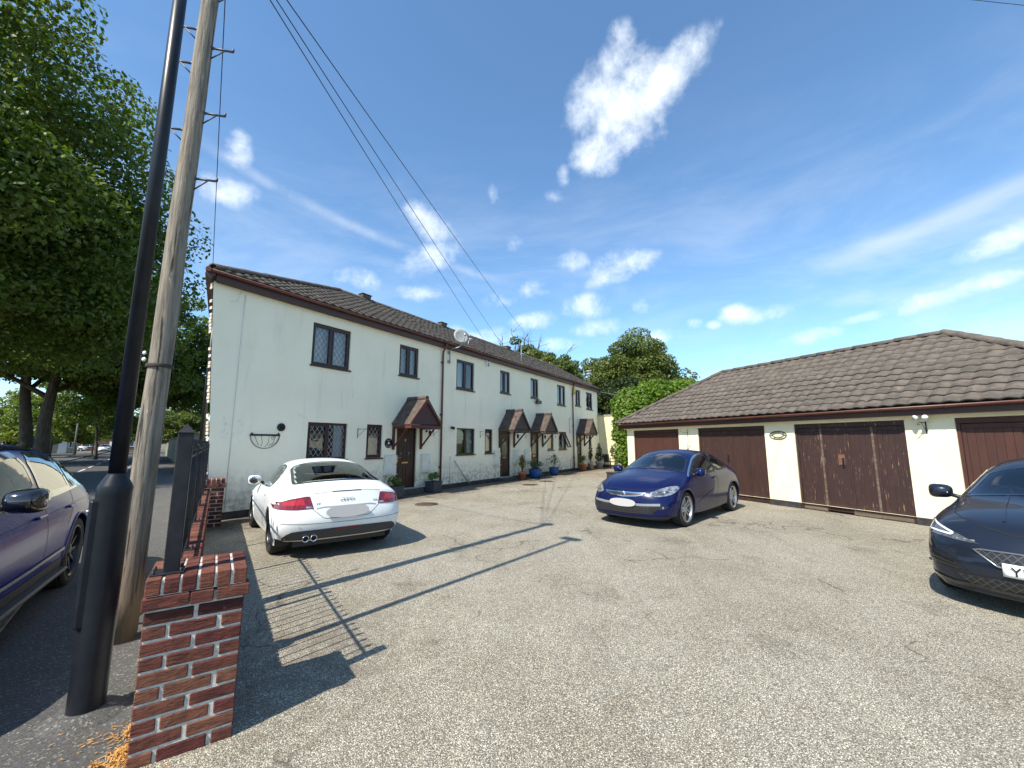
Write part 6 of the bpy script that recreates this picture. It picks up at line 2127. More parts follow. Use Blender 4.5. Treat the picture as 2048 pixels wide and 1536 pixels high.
# --- dark blue hatch seen from the front left
HB = [
 [(-1.88,.76,.26),(-1.97,.74,.26),(-2.04,.66,.26),(-2.09,.54,.26),(-2.12,.40,.26),(-2.13,.2,.26),(-2.13,0,.26)],
 [(-1.86,.86,.30),(-2.0,.85,.42),(-2.12,.77,.48),(-2.18,.62,.50),(-2.22,.42,.50),(-2.235,.2,.50),(-2.24,0,.50)],
 [(-1.78,.885,.30),(-1.9,.925,.52),(-2.05,.86,.72),(-2.13,.70,.76),(-2.18,.46,.77),(-2.20,.22,.77),(-2.20,0,.77)],
 [(-1.65,.885,.28),(-1.7,.935,.55),(-1.83,.91,.82),(-1.93,.78,.97),(-2.04,.52,1.0),(-2.08,.25,1.01),(-2.09,0,1.01)],
 [(-1.4,.88,.26),(-1.42,.935,.56),(-1.5,.915,.88),(-1.62,.80,1.05),(-1.80,.58,1.16),(-1.87,.30,1.19),(-1.88,0,1.20)],
 [(-1.0,.87,.24),(-1.0,.915,.55),(-1.03,.895,.86),(-1.10,.82,1.03),(-1.32,.62,1.30),(-1.45,.34,1.365),(-1.48,0,1.38)],
 [(-.55,.87,.22),(-.55,.90,.52),(-.55,.885,.83),(-.58,.83,1.0),(-.72,.62,1.385),(-.8,.34,1.455),(-.82,0,1.47)],
 [(0,.87,.2),(0,.895,.5),(0,.88,.80),(0,.835,.97),(-.10,.625,1.40),(-.14,.34,1.475),(-.15,0,1.49)],
 [(.55,.87,.2),(.55,.895,.48),(.55,.88,.78),(.52,.83,.945),(.36,.62,1.33),(.34,.33,1.42),(.33,0,1.44)],
 [(1.0,.87,.22),(1.0,.91,.5),(1.0,.89,.80),(1.0,.82,.935),(.95,.70,1.0),(1.08,.36,1.045),(1.14,0,1.06)],
 [(1.35,.87,.24),(1.35,.93,.52),(1.40,.91,.78),(1.43,.80,.90),(1.50,.60,.945),(1.56,.3,.965),(1.58,0,.97)],
 [(1.68,.86,.24),(1.72,.91,.48),(1.76,.87,.68),(1.82,.74,.79),(1.92,.52,.815),(1.98,.27,.825),(2.0,0,.83)],
 [(1.86,.83,.24),(1.96,.84,.42),(2.02,.77,.55),(2.08,.63,.63),(2.15,.45,.655),(2.19,.24,.66),(2.20,0,.665)],
 [(1.90,.81,.22),(2.02,.80,.32),(2.09,.71,.38),(2.16,.58,.40),(2.20,.42,.4),(2.235,.22,.4),(2.24,0,.4)],
 [(1.90,.77,.2),(1.98,.74,.18),(2.05,.64,.18),(2.10,.52,.18),(2.13,.38,.18),(2.15,.2,.18),(2.15,0,.18)]]


def hatch(name, label, loc, az, pm, rings=HB, detail=True):
    c = Car(name, label, loc, az, rings, pm, crease=[('ring', 11, 2, 6, .25), ('col', 4, 9, 12, .5), ('col', 3, 4, 9, .55), ('col', 2, 3, 11, .25)], arch=[(1.305, .34, .375), (-1.39, .34, .375)])
    c.hl = 2.23
    rt = c.root
    ws = chaikin([(.44, -.585), (.41, -.56), (.37, -.25), (.365, 0), (.37, .25), (.41, .56), (.44, .585), (.92, .71), (.97, .69), (1.07, .45), (1.13, 0), (1.07, -.45), (.97, -.69), (.92, -.71)], 1)
    c.patch('windscreen', ws, 'top', CARGL, .003, .07, cut=.02)
    c.ribbon('window_surround', ws, 'top', GLOSSB, .006, .005, True, w_in=.03)
    sw = chaikin([(.92, .945), (.55, 1.12), (.30, 1.25), (-.05, 1.335), (-.40, 1.345), (-.40, 1.345), (-.42, 1.0), (-.42, .995), (.2, .965)], 1)
    c.patch('side_window', sw, 'side', DGLZ, .003, .06, sides=(1, -1))
    qw = chaikin([(-.48, 1.0), (-.48, 1.34), (-.80, 1.30), (-1.18, 1.18), (-1.28, 1.10), (-1.15, 1.035)], 1)
    c.patch('quarter_window', qw, 'side', DGLZ, .003, .05, sides=(1, -1))
    out = chaikin([(.99, .935), (.57, 1.14), (.30, 1.275), (-.05, 1.36), (-.45, 1.37), (-.85, 1.33), (-1.24, 1.205), (-1.36, 1.10), (-1.2, 1.015)], 2, False)
    c.ribbon('chrome_trim', out, 'side', CHROME, .013, .009, sides=(1, -1))
    c.ribbon('window_surround', sw, 'side', BLK, .022, .005, True, sides=(1, -1), w_in=.016)
    c.ribbon('window_surround', qw, 'side', BLK, .022, .005, True, sides=(1, -1), w_in=.016)
    rw = chaikin([(-1.40, -.52), (-1.43, 0), (-1.40, .52), (-1.78, .58), (-1.86, 0), (-1.78, -.58)], 1)
    c.patch('rear_window', rw, 'top', DGLZ, .003, .08)
    # headlights
    hl = [(.47, .655), (.60, .60), (.80, .625), (.865, .70), (.86, .775), (.79, .80), (.64, .745)]
    hls = c.patch('headlight', hl, 'front', LENS, .005, .03, sides=(1, -1), smooth=1)
    for sg, o in zip((1, -1), hls):
        c.patch('lamp_shade', [(.56, .645), (.62, .625), (.76, .65), (.79, .70), (.70, .72)], 'front', LAMPD, .007, .03, par=o, sides=(sg,), smooth=1)
        hh, nn = c.hit('front', .72 * sg, .675)
        MB().ell(hh + Vector((.004, 0, 0)), (.012, .04, .035), 14, 8).build('projector', CHROME, o)
        c.ribbon('lamp_edge', chaikin(hl, 1), 'front', GLOSSB, .004, .004, True, par=o, sides=(sg,), w_in=.004)
    # grille and badge
    gp = chaikin([(.43, .655), (.30, .60), (0, .575), (-.30, .60), (-.43, .655), (-.30, .665), (0, .672), (.30, .665)], 1)
    gr = c.patch('upper_grille', gp, 'front', BLK, .005, .04)[0]
    c.ribbon('grille_chrome', [(.44, .658), (.30, .655), (0, .658), (-.30, .655), (-.44, .658)], 'front', CHROME, .012, .012, par=gr)
    c.ribbon('grille_chrome', [(.40, .635), (.28, .605), (0, .585), (-.28, .605), (-.40, .635)], 'front', CHROME, .008, .010, par=gr)
    hh, nn = c.hit('front', 0, .63)
    bd = MB().lathe([(0, .012), (.052, .010), (.058, 0), (.05, -.01)], 24, rotm(0, R(90), 0, (hh.x + .008, 0, .63))).build('badge', CHROME, rt)
    MB().tube([(hh.x + .024, .03, .655), (hh.x + .024, .012, .64), (hh.x + .024, -.005, .645), (hh.x + .024, -.03, .62)], .007, 5).tube([(hh.x + .024, .02, .61), (hh.x + .024, 0, .625), (hh.x + .024, -.015, .60)], .007, 5).build('griffin_mark', BLK, bd)
    lo = chaikin([(.70, .46), (.60, .30), (.3, .275), (-.3, .275), (-.60, .30), (-.70, .46), (-.4, .445), (.4, .445)], 1)
    lg = c.patch('lower_grille', lo, 'front', BLK, .005, .05)[0]
    MESH = mat('grille_mesh', (.05, .05, .055), rough=.5)
    for k in range(4): c.ribbon('grille_bar', [(.58 - .02 * k, .30 + .035 * k), (0, .292 + .035 * k), (-.58 + .02 * k, .30 + .035 * k)], 'front', MESH, .004, .009, par=lg)
    for k in range(-8, 9): c.ribbon('grille_bar', [(k * .06, .285), (k * .06 + .015, .42)], 'front', MESH, .003, .0085, par=lg)
    c.ribbon('bumper_bar', [(.70, .468), (.4, .452), (0, .45), (-.4, .452), (-.70, .468)], 'front', mat('bar_grey', (.20, .21, .23), rough=.35), .022, .010)
    for sg in (1, -1):
        fo = c.patch('fog_lamp', chaikin([(.62, .375), (.75, .385), (.83, .42), (.80, .45), (.66, .43)], 1), 'front', BLK, .006, .03, sides=(sg,))[0]
        hh, nn = c.hit('front', .74 * sg, .41)
        MB().ell(hh + Vector((.004, 0, 0)), (.01, .03, .025), 12, 6).build('fog_lens', LENS, fo)
    c.ribbon('lip_spoiler', [(.80, .245), (.5, .215), (0, .205), (-.5, .215), (-.80, .245)], 'front', BLK, .016, .010)
    hp, np_ = c.hit('front', 0, .47)
    MB().prism(chaikin([(.28, -.075), (.28, .075), (-.28, .075), (-.28, -.075)], 3), 0, .012).build('number_plate', PLATEG, rt, (hp.x + .02, 0, .47), (R(4), 0, R(90)), fixn=True)
    # bonnet and door gaps
    c.ribbon('bonnet_gap', [(1.06, .70), (1.45, .715), (1.80, .66)], 'top', GAP, .0035, .002); c.ribbon('bonnet_gap', [(1.06, -.70), (1.45, -.715), (1.80, -.66)], 'top', GAP, .0035, .002)
    c.ribbon('bonnet_gap', [(.62, .752), (.40, .725), (0, .715), (-.40, .725), (-.62, .752)], 'front', GAP, .0035, .002)
    c.ribbon('door_gap', [(.90, .93), (.93, .70), (.84, .30)], 'side', GAP, .003, .002, sides=(1, -1))
    c.ribbon('door_gap', [(-.45, 1.0), (-.47, .75), (-.30, .30)], 'side', GAP, .003, .002, sides=(1, -1))
    c.ribbon('body_crease', [(.75, .40), (.30, .52), (-.2, .62)], 'side', c.pm, .006, .006, sides=(1, -1))
    for sg in (1, -1):
        hh, nn = c.hit('side', -.28, .86, sg)
        MB().box(-.10, .10, -.016, .016, -.016, .016, .01).build('door_handle', c.pm, rt, (-.28, hh.y + sg * .014, .86))
        MB().ell((-.30, hh.y + sg * .002, .855), (.04, .006, .04), 12, 6).build('handle_cup', GAP, rt)
    c.mirror(.74, .82, 1.0, c.pm, 1.05)
    c.ribbon('wiper', [(.98, .50), (1.10, .15), (1.12, -.25)], 'top', BLK, .010, .016); c.ribbon('wiper', [(1.0, -.10), (1.11, -.35), (1.02, -.58)], 'top', BLK, .010, .016)
    c.patch('tail_light', chaikin([(.52, .80), (.86, .80), (.84, .95), (.58, .93)], 1), 'rear', REDL, .006, .04, sides=(1, -1))
    MB().tube([(-1.05, 0, 1.45), (-1.18, 0, 1.56)], .008, 6).ell((-1.04, 0, 1.455), (.05, .02, .02), 10, 6).build('roof_aerial', BLK, rt)
    c.body()
    c.interior(-1.3, .95, .30, .92, .72, [(.30, .38, 1.18), (.30, -.38, 1.18), (-.62, .35, 1.15), (-.62, -.35, 1.15)])
    c.steering(.52, -.38, .96)
    return c


blue = hatch('blue_hatchback', 'dark blue three-door hatchback parked in front of the garages', (3.75, 9.93, .004), -134.8, paint('blue_paint', (.004, .0075, .052), .0, .25, .3))
blue.wheels((1.305, -1.39), .335, .775, .225, .25, 'five', ALLOY)
MB().tube([(.50, 0, 1.30), (.505, 0, 1.20)], .003, 5).ell((.505, 0, 1.17), (.012, .035, .04), 12, 8).build('hanging_ornament', mat('pink_ornament', (.45, .16, .26), rough=.5), blue.root)

# --- black car at the right edge, nose towards us
LE = [[tuple(p) for p in r] for r in HB]
def _mv(i, j, **k):
    x, y, z = LE[i][j]; LE[i][j] = (k.get('x', x), k.get('y', y), k.get('z', z))
for j, (dx, dz) in enumerate([(0, 0), (0, 0), (.0, .02), (.0, .03), (-.02, .03), (.0, .01), (.0, .0)]):
    x, y, z = LE[11][j]; LE[11][j] = (x + dx, y, z + dz)
LE[9][6] = (1.06, 0, 1.03); LE[9][5] = (1.0, .36, 1.02); LE[9][4] = (.90, .70, .98)
LE[12] = [(1.86,.83,.24),(1.96,.84,.44),(2.01,.79,.60),(2.06,.66,.67),(2.12,.45,.69),(2.165,.22,.66),(2.18,0,.64)]
LE = [[(x * .983, y * .975, z * .985) for (x, y, z) in r] for r in LE]


def black_car():
    pm = paint('black_paint', (.014, .019, .032), .3, .28)
    c = Car('black_hatchback', 'black hatchback with a wide mesh grille cut off at the right edge', (6.56, 4.98, .004), 238., LE, pm,
            crease=[('ring', 11, 2, 6, .35), ('col', 4, 9, 12, .6), ('col', 3, 4, 9, .55), ('col', 2, 9, 13, .3)], arch=[(1.30, .335, .37), (-1.36, .335, .37)])
    c.hl = 2.19
    rt = c.root
    ws = chaikin([(.44, -.57), (.41, -.545), (.37, -.25), (.365, 0), (.37, .25), (.41, .545), (.44, .57), (.87, .69), (.92, .67), (.99, .45), (1.03, 0), (.99, -.45), (.92, -.67), (.87, -.69)], 1)
    c.patch('windscreen', ws, 'top', CARGL, .003, .07, cut=.02)
    c.ribbon('window_surround', ws, 'top', GLOSSB, .006, .005, True, w_in=.03)
    sw = chaikin([(.86, .94), (.52, 1.10), (.28, 1.23), (-.05, 1.31), (-.9, 1.30), (-1.2, 1.08), (-1.1, .99), (.2, .95)], 1)
    c.patch('side_window', sw, 'side', DGLZ, .003, .06, sides=(1, -1))
    c.ribbon('pillar_trim', [(.90, .95), (.50, 1.135), (.26, 1.265), (-.05, 1.335)], 'side', CHROME, .005, .006, sides=(1, -1))
    hl = [(.40, .635), (.58, .645), (.80, .665), (.845, .70), (.84, .775), (.80, .79)]
    hls = c.patch('headlight', hl, 'front', LAMPD, .006, .03, sides=(1, -1))
    for sg, o in zip((1, -1), hls):
        c.ribbon('light_strip', [(.60, .70), (.80, .775), (.815, .70), (.62, .685), (.60, .70)], 'front', mat('daylight_strip', (.80, .82, .84), rough=.2), .007, .009, par=o, sides=(sg,))
        for k in range(3):
            hh, nn = c.hit('front', (.46 + .055 * k) * sg, .658)
            MB().box(-.004, .006, -.02, .02, -.010, .012, .003).build('lamp_cube', LENS, o, hh)
    gpoly = [(.46, .585), (.40, .60), (.2, .605), (-.2, .605), (-.40, .60), (-.46, .585), (-.30, .46), (-.2, .445), (.2, .445), (.30, .46)]
    gr = c.patch('main_grille', gpoly, 'front', BLK, .005, .04)[0]
    MSH = mat('honeycomb_mesh', (.10, .105, .11), rough=.35, metal=.5)
    for k in range(-9, 10):
        for sl in (1, -1):
            a, b = k * .065, k * .065 + sl * .14
            pts = [(a + (b - a) * t, .45 + .15 * t) for t in np.linspace(0, 1, 12)]
            pts = [p for p in pts if inpoly(p[0], p[1], gpoly)]
            if len(pts) > 2: c.ribbon('mesh_bar', pts, 'front', MSH, .0035, .010 + .001 * sl, par=gr)
    c.ribbon('grille_frame', gpoly, 'front', mat('graphite_trim', (.22, .225, .235), rough=.25, metal=.7), .014, .012, True, par=gr, w_in=.0, thick=.006)
    lo = [(.62, .34), (.50, .26), (-.50, .26), (-.62, .34), (-.3, .355), (.3, .355)]
    lg = c.patch('lower_grille', lo, 'front', BLK, .005, .04)[0]
    for k in range(-9, 10):
        for sl in (1, -1):
            pts = [(k * .07 + sl * .1 * t, .262 + .09 * t) for t in np.linspace(0, 1, 9)]
            pts = [p for p in pts if inpoly(p[0], p[1], lo)]
            if len(pts) > 2: c.ribbon('mesh_bar', pts, 'front', MSH, .003, .010 + .001 * sl, par=lg)
    for sg in (1, -1):
        av = c.patch('side_intake', [(.50, .375), (.84, .42), (.86, .56), (.82, .53), (.62, .47)], 'front', BLK, .006, .03, sides=(sg,))[0]
        for k in range(3): c.ribbon('intake_slat', [(.56 + .02 * k, .385 + .028 * k), (.80, .42 + .035 * k)], 'front', GLOSSB, .006, .012, par=av, sides=(sg,))
    c.ribbon('lip_spoiler', [(.82, .27), (.62, .235), (.45, .25), (0, .235), (-.45, .25), (-.62, .235), (-.82, .27)], 'front', GLOSSB, .016, .012)
    pl_ = c.patch('number_plate', [(.262, .395), (.262, .505), (-.262, .505), (-.262, .395)], 'front', mat('white_plate', (.80, .80, .78), rough=.35), .020, .04, thick=.004)[0]
    hh, nn = c.hit('front', 0, .45)
    # letters start at the image-left (car's right) end of the plate
    me = text_mesh('YM', .118, .002, 'LEFT')
    obj('plate_letters', me, mat('plate_black', (.006, .006, .006), rough=.5), pl_, (hh.x + .0275, -.215, .447), (R(90), 0, R(90)))
    me2 = text_mesh('YM', .118, .002, 'LEFT')
    c.ribbon('bonnet_gap', [(1.0, .66), (1.30, .69), (1.62, .64), (1.80, .55), (1.95, .38), (2.02, .2), (2.04, 0), (2.02, -.2), (1.95, -.38), (1.80, -.55), (1.62, -.64), (1.30, -.69), (1.0, -.66)], 'top', GAP, .004, .003)
    for sg in (1, -1):
        c.ribbon('bonnet_crease', [(1.02, .33 * sg), (1.4, .31 * sg), (1.85, .26 * sg)], 'top', pm, .012, .006)
    c.mirror(.70, .80, 1.0, pm, 1.05)
    c.ribbon('wiper', [(.92, .50), (1.0, .15), (1.03, -.25)], 'top', BLK, .010, .016)
    c.body()
    c.wheels((1.30, -1.36), .33, .765, .225, .24, 'ten', ALLOYD)
    c.interior(-1.3, .88, .30, .90, .70, [(.28, .37, 1.14), (.28, -.37, 1.14)])
    c.steering(.50, -.37, .95)


black_car()

# --- blue sport utility car at the left edge
SU = [
 [(-2.06,.80,.34),(-2.14,.77,.34),(-2.2,.69,.34),(-2.25,.56,.34),(-2.28,.40,.34),(-2.29,.2,.34),(-2.29,0,.34)],
 [(-2.04,.90,.38),(-2.17,.88,.52),(-2.28,.80,.60),(-2.34,.64,.62),(-2.375,.42,.63),(-2.39,.2,.63),(-2.39,0,.63)],
 [(-1.98,.93,.38),(-2.1,.945,.62),(-2.22,.89,.86),(-2.29,.72,.92),(-2.33,.46,.93),(-2.35,.22,.93),(-2.35,0,.93)],
 [(-1.85,.935,.36),(-1.92,.96,.66),(-2.02,.93,.95),(-2.10,.82,1.10),(-2.18,.56,1.14),(-2.21,.28,1.15),(-2.22,0,1.15)],
 [(-1.5,.93,.33),(-1.55,.965,.66),(-1.62,.94,.96),(-1.72,.85,1.12),(-1.92,.66,1.38),(-2.0,.34,1.43),(-2.02,0,1.44)],
 [(-1.0,.92,.31),(-1.0,.96,.64),(-1.03,.935,.95),(-1.10,.86,1.10),(-1.35,.69,1.53),(-1.5,.36,1.58),(-1.53,0,1.59)],
 [(-.55,.92,.3),(-.55,.955,.62),(-.55,.93,.93),(-.58,.86,1.08),(-.75,.69,1.57),(-.85,.36,1.63),(-.87,0,1.64)],
 [(0,.92,.3),(0,.955,.62),(0,.93,.92),(0,.86,1.07),(-.10,.69,1.59),(-.14,.36,1.65),(-.15,0,1.66)],
 [(.55,.92,.3),(.55,.955,.60),(.55,.93,.90),(.52,.86,1.05),(.30,.68,1.54),(.27,.35,1.60),(.26,0,1.61)],
 [(1.0,.92,.3),(1.0,.955,.6),(1.0,.93,.90),(1.0,.86,1.04),(.95,.74,1.11),(1.08,.38,1.16),(1.12,0,1.17)],
 [(1.4,.92,.32),(1.4,.965,.62),(1.45,.94,.90),(1.48,.84,1.03),(1.55,.62,1.07),(1.62,.3,1.09),(1.64,0,1.09)],
 [(1.85,.91,.34),(1.88,.95,.60),(1.93,.91,.83),(1.99,.78,.95),(2.08,.54,.98),(2.13,.27,.99),(2.14,0,.99)],
 [(2.05,.88,.34),(2.14,.88,.54),(2.2,.80,.72),(2.25,.66,.80),(2.31,.46,.82),(2.35,.24,.82),(2.36,0,.82)],
 [(2.08,.86,.32),(2.2,.83,.42),(2.27,.74,.5),(2.33,.60,.52),(2.37,.42,.52),(2.395,.22,.52),(2.40,0,.52)],
 [(2.08,.80,.3),(2.16,.76,.28),(2.22,.66,.28),(2.27,.54,.28),(2.3,.4,.28),(2.32,.2,.28),(2.32,0,.28)]]


def blue_suv():
    pm = paint('royal_blue_paint', (.008, .017, .15), .0, .22, .12)
    c = Car('blue_utility_car', 'blue sport utility car parked half on the pavement at the left edge', (-5.11, 3.37, .0), 145.5, SU, pm,
            crease=[('col', 3, 3, 10, .5)], arch=[(1.45, .385, .42), (-1.42, .385, .42)])
    c.hl = 2.4
    rt = c.root
    fd = chaikin([(.95, 1.06), (.55, 1.27), (.22, 1.47), (.0, 1.52), (-.30, 1.53), (-.30, 1.09)], 1)
    rd_ = chaikin([(-.40, 1.09), (-.40, 1.53), (-.90, 1.51), (-1.22, 1.45), (-1.28, 1.12), (-1.20, 1.10)], 1)
    qt = chaikin([(-1.36, 1.13), (-1.32, 1.43), (-1.62, 1.33), (-1.80, 1.19), (-1.75, 1.15)], 1)
    for nm, p, g in (('front_side_window', fd, CARGL), ('rear_side_window', rd_, CARGL), ('quarter_window', qt, CARGD)):
        c.patch(nm, p, 'side', g, .003, .06, sides=(1, -1), cut=.02)
        c.ribbon('window_surround', p, 'side', GLOSSB, .04, .005, True, sides=(1, -1), w_in=.014)
    ws = chaikin([(.36, -.62), (.30, 0), (.36, .62), (.90, .72), (1.02, .45), (1.08, 0), (1.02, -.45), (.90, -.72)], 2)
    c.patch('windscreen', ws, 'top', CARGL, .003, .07, cut=.02)
    rw = chaikin([(-1.62, -.56), (-1.65, 0), (-1.62, .56), (-1.92, .62), (-2.05, 0), (-1.92, -.62)], 1)
    c.patch('rear_window', rw, 'top', DGLZ, .003, .08)
    c.patch('tail_light', chaikin([(.55, .95), (.90, .93), (.88, 1.05), (.60, 1.06)], 1), 'rear', REDL, .006, .04, sides=(1, -1))
    c.ribbon('belt_trim', [(.98, 1.05), (.2, 1.07), (-.8, 1.085), (-1.75, 1.125)], 'side', GLOSSB, .012, .006, sides=(1, -1))
    c.ribbon('roof_rail', [(.20, 1.555), (-.3, 1.575), (-1.0, 1.555), (-1.5, 1.48)], 'side', GLOSSB, .012, .012, sides=(1, -1))
    for x0, x1 in ((.98, .92), (-.36, -.34)): c.ribbon('door_gap', [(x0, 1.05), (x0, .75), (x1, .42)], 'side', GAP, .0035, .002, sides=(1, -1))
    c.ribbon('door_gap', [(-1.24, 1.10), (-1.16, .92), (-.98, .74), (-.93, .42)], 'side', GAP, .0035, .002, sides=(1, -1))
    c.ribbon('sill_moulding', [(.95, .49), (0, .485), (-.95, .50)], 'side', ALLOY, .016, .012, sides=(1, -1))
    c.ribbon('sill_trim', [(1.0, .36), (0, .35), (-.98, .36)], 'side', BLK, .05, .004, sides=(1, -1))
    for sg in (1, -1):
        MB().box(-.95, .98, sg * .86, sg * 1.0, .27, .31, .012).build('side_step', mat('step_grey', (.05, .05, .052), rough=.5), rt)
    c.ribbon('body_crease', [(1.0, .90), (-.4, .92), (-1.7, .96)], 'side', pm, .008, .005, sides=(1, -1))
    for sg in (1, -1):
        for x in (-.18, -1.08):
            hh, nn = c.hit('side', x, .93, sg)
            MB().box(-.11, .11, -.014, .014, -.014, .014, .008).build('door_handle', pm, rt, (x, hh.y + sg * .016, .93))
    c.mirror(.72, .88, 1.15, GLOSSB, 1.2)
    c.patch('headlight', chaikin([(.50, .78), (.85, .78), (.84, .90), (.55, .88)], 1), 'front', LENS, .005, .04, sides=(1, -1))
    c.body()
    c.wheels((1.45, -1.42), .38, .81, .25, .28, 'ten', ALLOYD)
    c.interior(-1.6, .92, .36, 1.02, .76, [(.25, .40, 1.30), (.25, -.40, 1.30), (-.70, .38, 1.28), (-.70, -.38, 1.28)])


blue_suv()

# ------------------------------------------------------------------ trees and planting
BARK = mat('tree_bark', (.055, .042, .030), (.095, .075, .055), rough=.95, scale=7, stretch=(1, 1, .25), bump=.8, bscale=18, bdist=.05)
LF_BIG = leaf_mat('sycamore_leaf', (.046, .084, .013), (.115, .155, .027), (.15, .175, .031), trans=.36)
LF_MID = leaf_mat('oak_leaf', (.065, .092, .020), (.135, .155, .04), (.125, .17, .04), trans=.32)
LF_LIME = leaf_mat('vine_leaf', (.06, .12, .014), (.17, .25, .03), trans=.35)
LF_YEL = leaf_mat('young_leaf', (.09, .13, .015), (.20, .22, .03), trans=.35)
LF_HEDGE = leaf_mat('hedge_leaf', (.018, .032, .010), (.045, .065, .018), trans=.2)


def tree(name, label, loc, h, trunk_r, cr, cz, nclump, nleaf, lsize, lm, seed, z_lo=None, limbs=7, grp=None, lean=(0, 0), clump=.26, bare=0):
    """tapered trunk with limbs; crown of many leaf clumps over an ellipsoid of radii cr centred at height cz"""
    rd = np.random.default_rng(seed); pr = random.Random(seed)
    t = thing(name, label, 'tree', loc, 0, grp)
    b = MB()
    top = cz + cr[2] * .35
    pts = [(lean[0] * z / top + .12 * math.sin(z * .6 + seed), lean[1] * z / top + .12 * math.cos(z * .5), z) for z in np.linspace(-.1, top, 12)]
    b.tube(pts, [trunk_r * (1.25 if k == 0 else 1) * (1 - .78 * k / 11) for k in range(12)], 12)
    cs = []
    for k in range(nclump):
        d = rd.normal(size=3); d /= np.linalg.norm(d)
        if d[2] < -.55: d[2] = -.55
        q = rd.uniform(.62, 1.0) if k % 4 else rd.uniform(.25, .6)
        wob = 1 + .09 * math.sin(3 * math.atan2(d[1], d[0]) + seed) + .1 * math.sin(5 * d[2] + seed)
        c = np.array([lean[0], lean[1], cz]) + d * np.array(cr) * q * wob
        s = clump * min(cr) * rd.uniform(.6, 1.25)
        cs.append((c, (s * 1.15, s * 1.15, s * .72)))
    for k in range(limbs):
        c = Vector(cs[pr.randrange(len(cs))][0])
        z0 = pr.uniform(.35, .85) * top
        p0 = Vector((lean[0] * z0 / top, lean[1] * z0 / top, z0))
        mid = p0.lerp(c, .5) + Vector((0, 0, .06 * cr[2]))
        b.tube([p0, p0.lerp(mid, .5), mid, c.lerp(mid, .4), c], [trunk_r * .42, trunk_r * .34, trunk_r * .25, trunk_r * .14, trunk_r * .04], 7)
    for k in range(bare):
        c = Vector(cs[pr.randrange(len(cs))][0]); d = Vector((pr.gauss(0, .5), pr.gauss(0, .5), 1)).normalized()
        L_ = pr.uniform(.8, 1.9); p1 = c + d * L_
        b.tube([c, c.lerp(p1, .5) + Vector((pr.gauss(0, .1), 0, 0)), p1], [.05, .03, .01], 5)
        for _ in range(3):
            e = p1 + Vector((pr.gauss(0, .5), pr.gauss(0, .5), pr.uniform(-.1, .6))); b.tube([c.lerp(p1, pr.uniform(.4, .9)), e], [.02, .006], 4)
    b.build('trunk', BARK, t)
    v, f = leaves(nleaf, cs, lsize, rd, flat=.5, up=.45)
    if z_lo is not None:
        keep = (v[2::4, 2] > z_lo); idx = np.repeat(keep, 4); v = v[idx]; f = np.arange(len(v)).reshape(-1, 4)
    leaf_mesh('crown', v, f, lm, t)
    return t


tree('broadleaf_tree', 'huge dark green tree overhanging the road at the left edge', (-24.3, 15.6, -.05), 22, .55, (7.8, 8.3, 9.4), 12.6, 290, 190000, .12, LF_BIG, 4, z_lo=4.2, limbs=16, grp='large trees across the road')
tree('broadleaf_tree', 'tall tree with a thick trunk beyond the parked blue car', (-37.6, 33.2, -.05), 20, .50, (8.0, 8.0, 7.2), 11.0, 170, 70000, .16, LF_BIG, 9, z_lo=3.4, limbs=14, grp='large trees across the road', lean=(1.0, 0))
tree('broadleaf_tree', 'second thick-trunked tree behind the overhanging one', (-39.6, 33.9, -.05), 19, .46, (8, 8, 7), 12, 100, 32000, .2, LF_BIG, 13, z_lo=3.4, limbs=10, grp='large trees across the road', lean=(-1.2, 0))
tree('broadleaf_tree', 'tall dark tree showing right up to the corner of the house', (-33.4, 38.5, -.05), 17, .5, (5.2, 6, 6.6), 9.4, 120, 44000, .18, LF_BIG, 17, z_lo=2.6, limbs=10, grp='large trees across the road')
G2 = 'trees behind the terrace and the garages'
tree('rounded_tree', 'big rounded green tree between the terrace and the garages', (12.0, 39.5, 0), 11, .4, (4.2, 4.0, 4.7), 7.0, 170, 60000, .125, LF_MID, 21, limbs=8, grp=G2)
tree('rounded_tree', 'lower dark tree filling the gap left of the rounded tree', (7.6, 41.5, 0), 9.5, .35, (3.8, 3.5, 4.6), 5.9, 110, 38000, .125, LF_MID, 23, limbs=6, grp=G2)
tree('rounded_tree', 'bushy green tree rising just over the terrace roof', (3.4, 41.0, 0), 11, .3, (2.9, 3, 3.4), 8.4, 66, 20000, .12, LF_MID, 26, limbs=7, grp=G2, bare=7)
tree('rounded_tree', 'green tree filling the skyline above the third house', (5.6, 43.0, 0), 9, .3, (3.0, 3, 4.0), 6.2, 66, 18000, .125, LF_MID, 33, limbs=6, grp=G2)
tree('half_bare_tree', 'half dead tree with bare twigs above the terrace roof', (.6, 42.5, 0), 13, .25, (2.3, 2.2, 2.2), 10.6, 16, 1900, .12, LF_MID, 28, limbs=14, grp=G2, clump=.22, bare=22)
tree('rounded_tree', 'dark tree standing low behind the farthest house', (10.5, 35.0, 0), 7, .3, (3.4, 2.5, 3.4), 4.2, 60, 20000, .12, LF_HEDGE, 31, limbs=5, grp=G2)

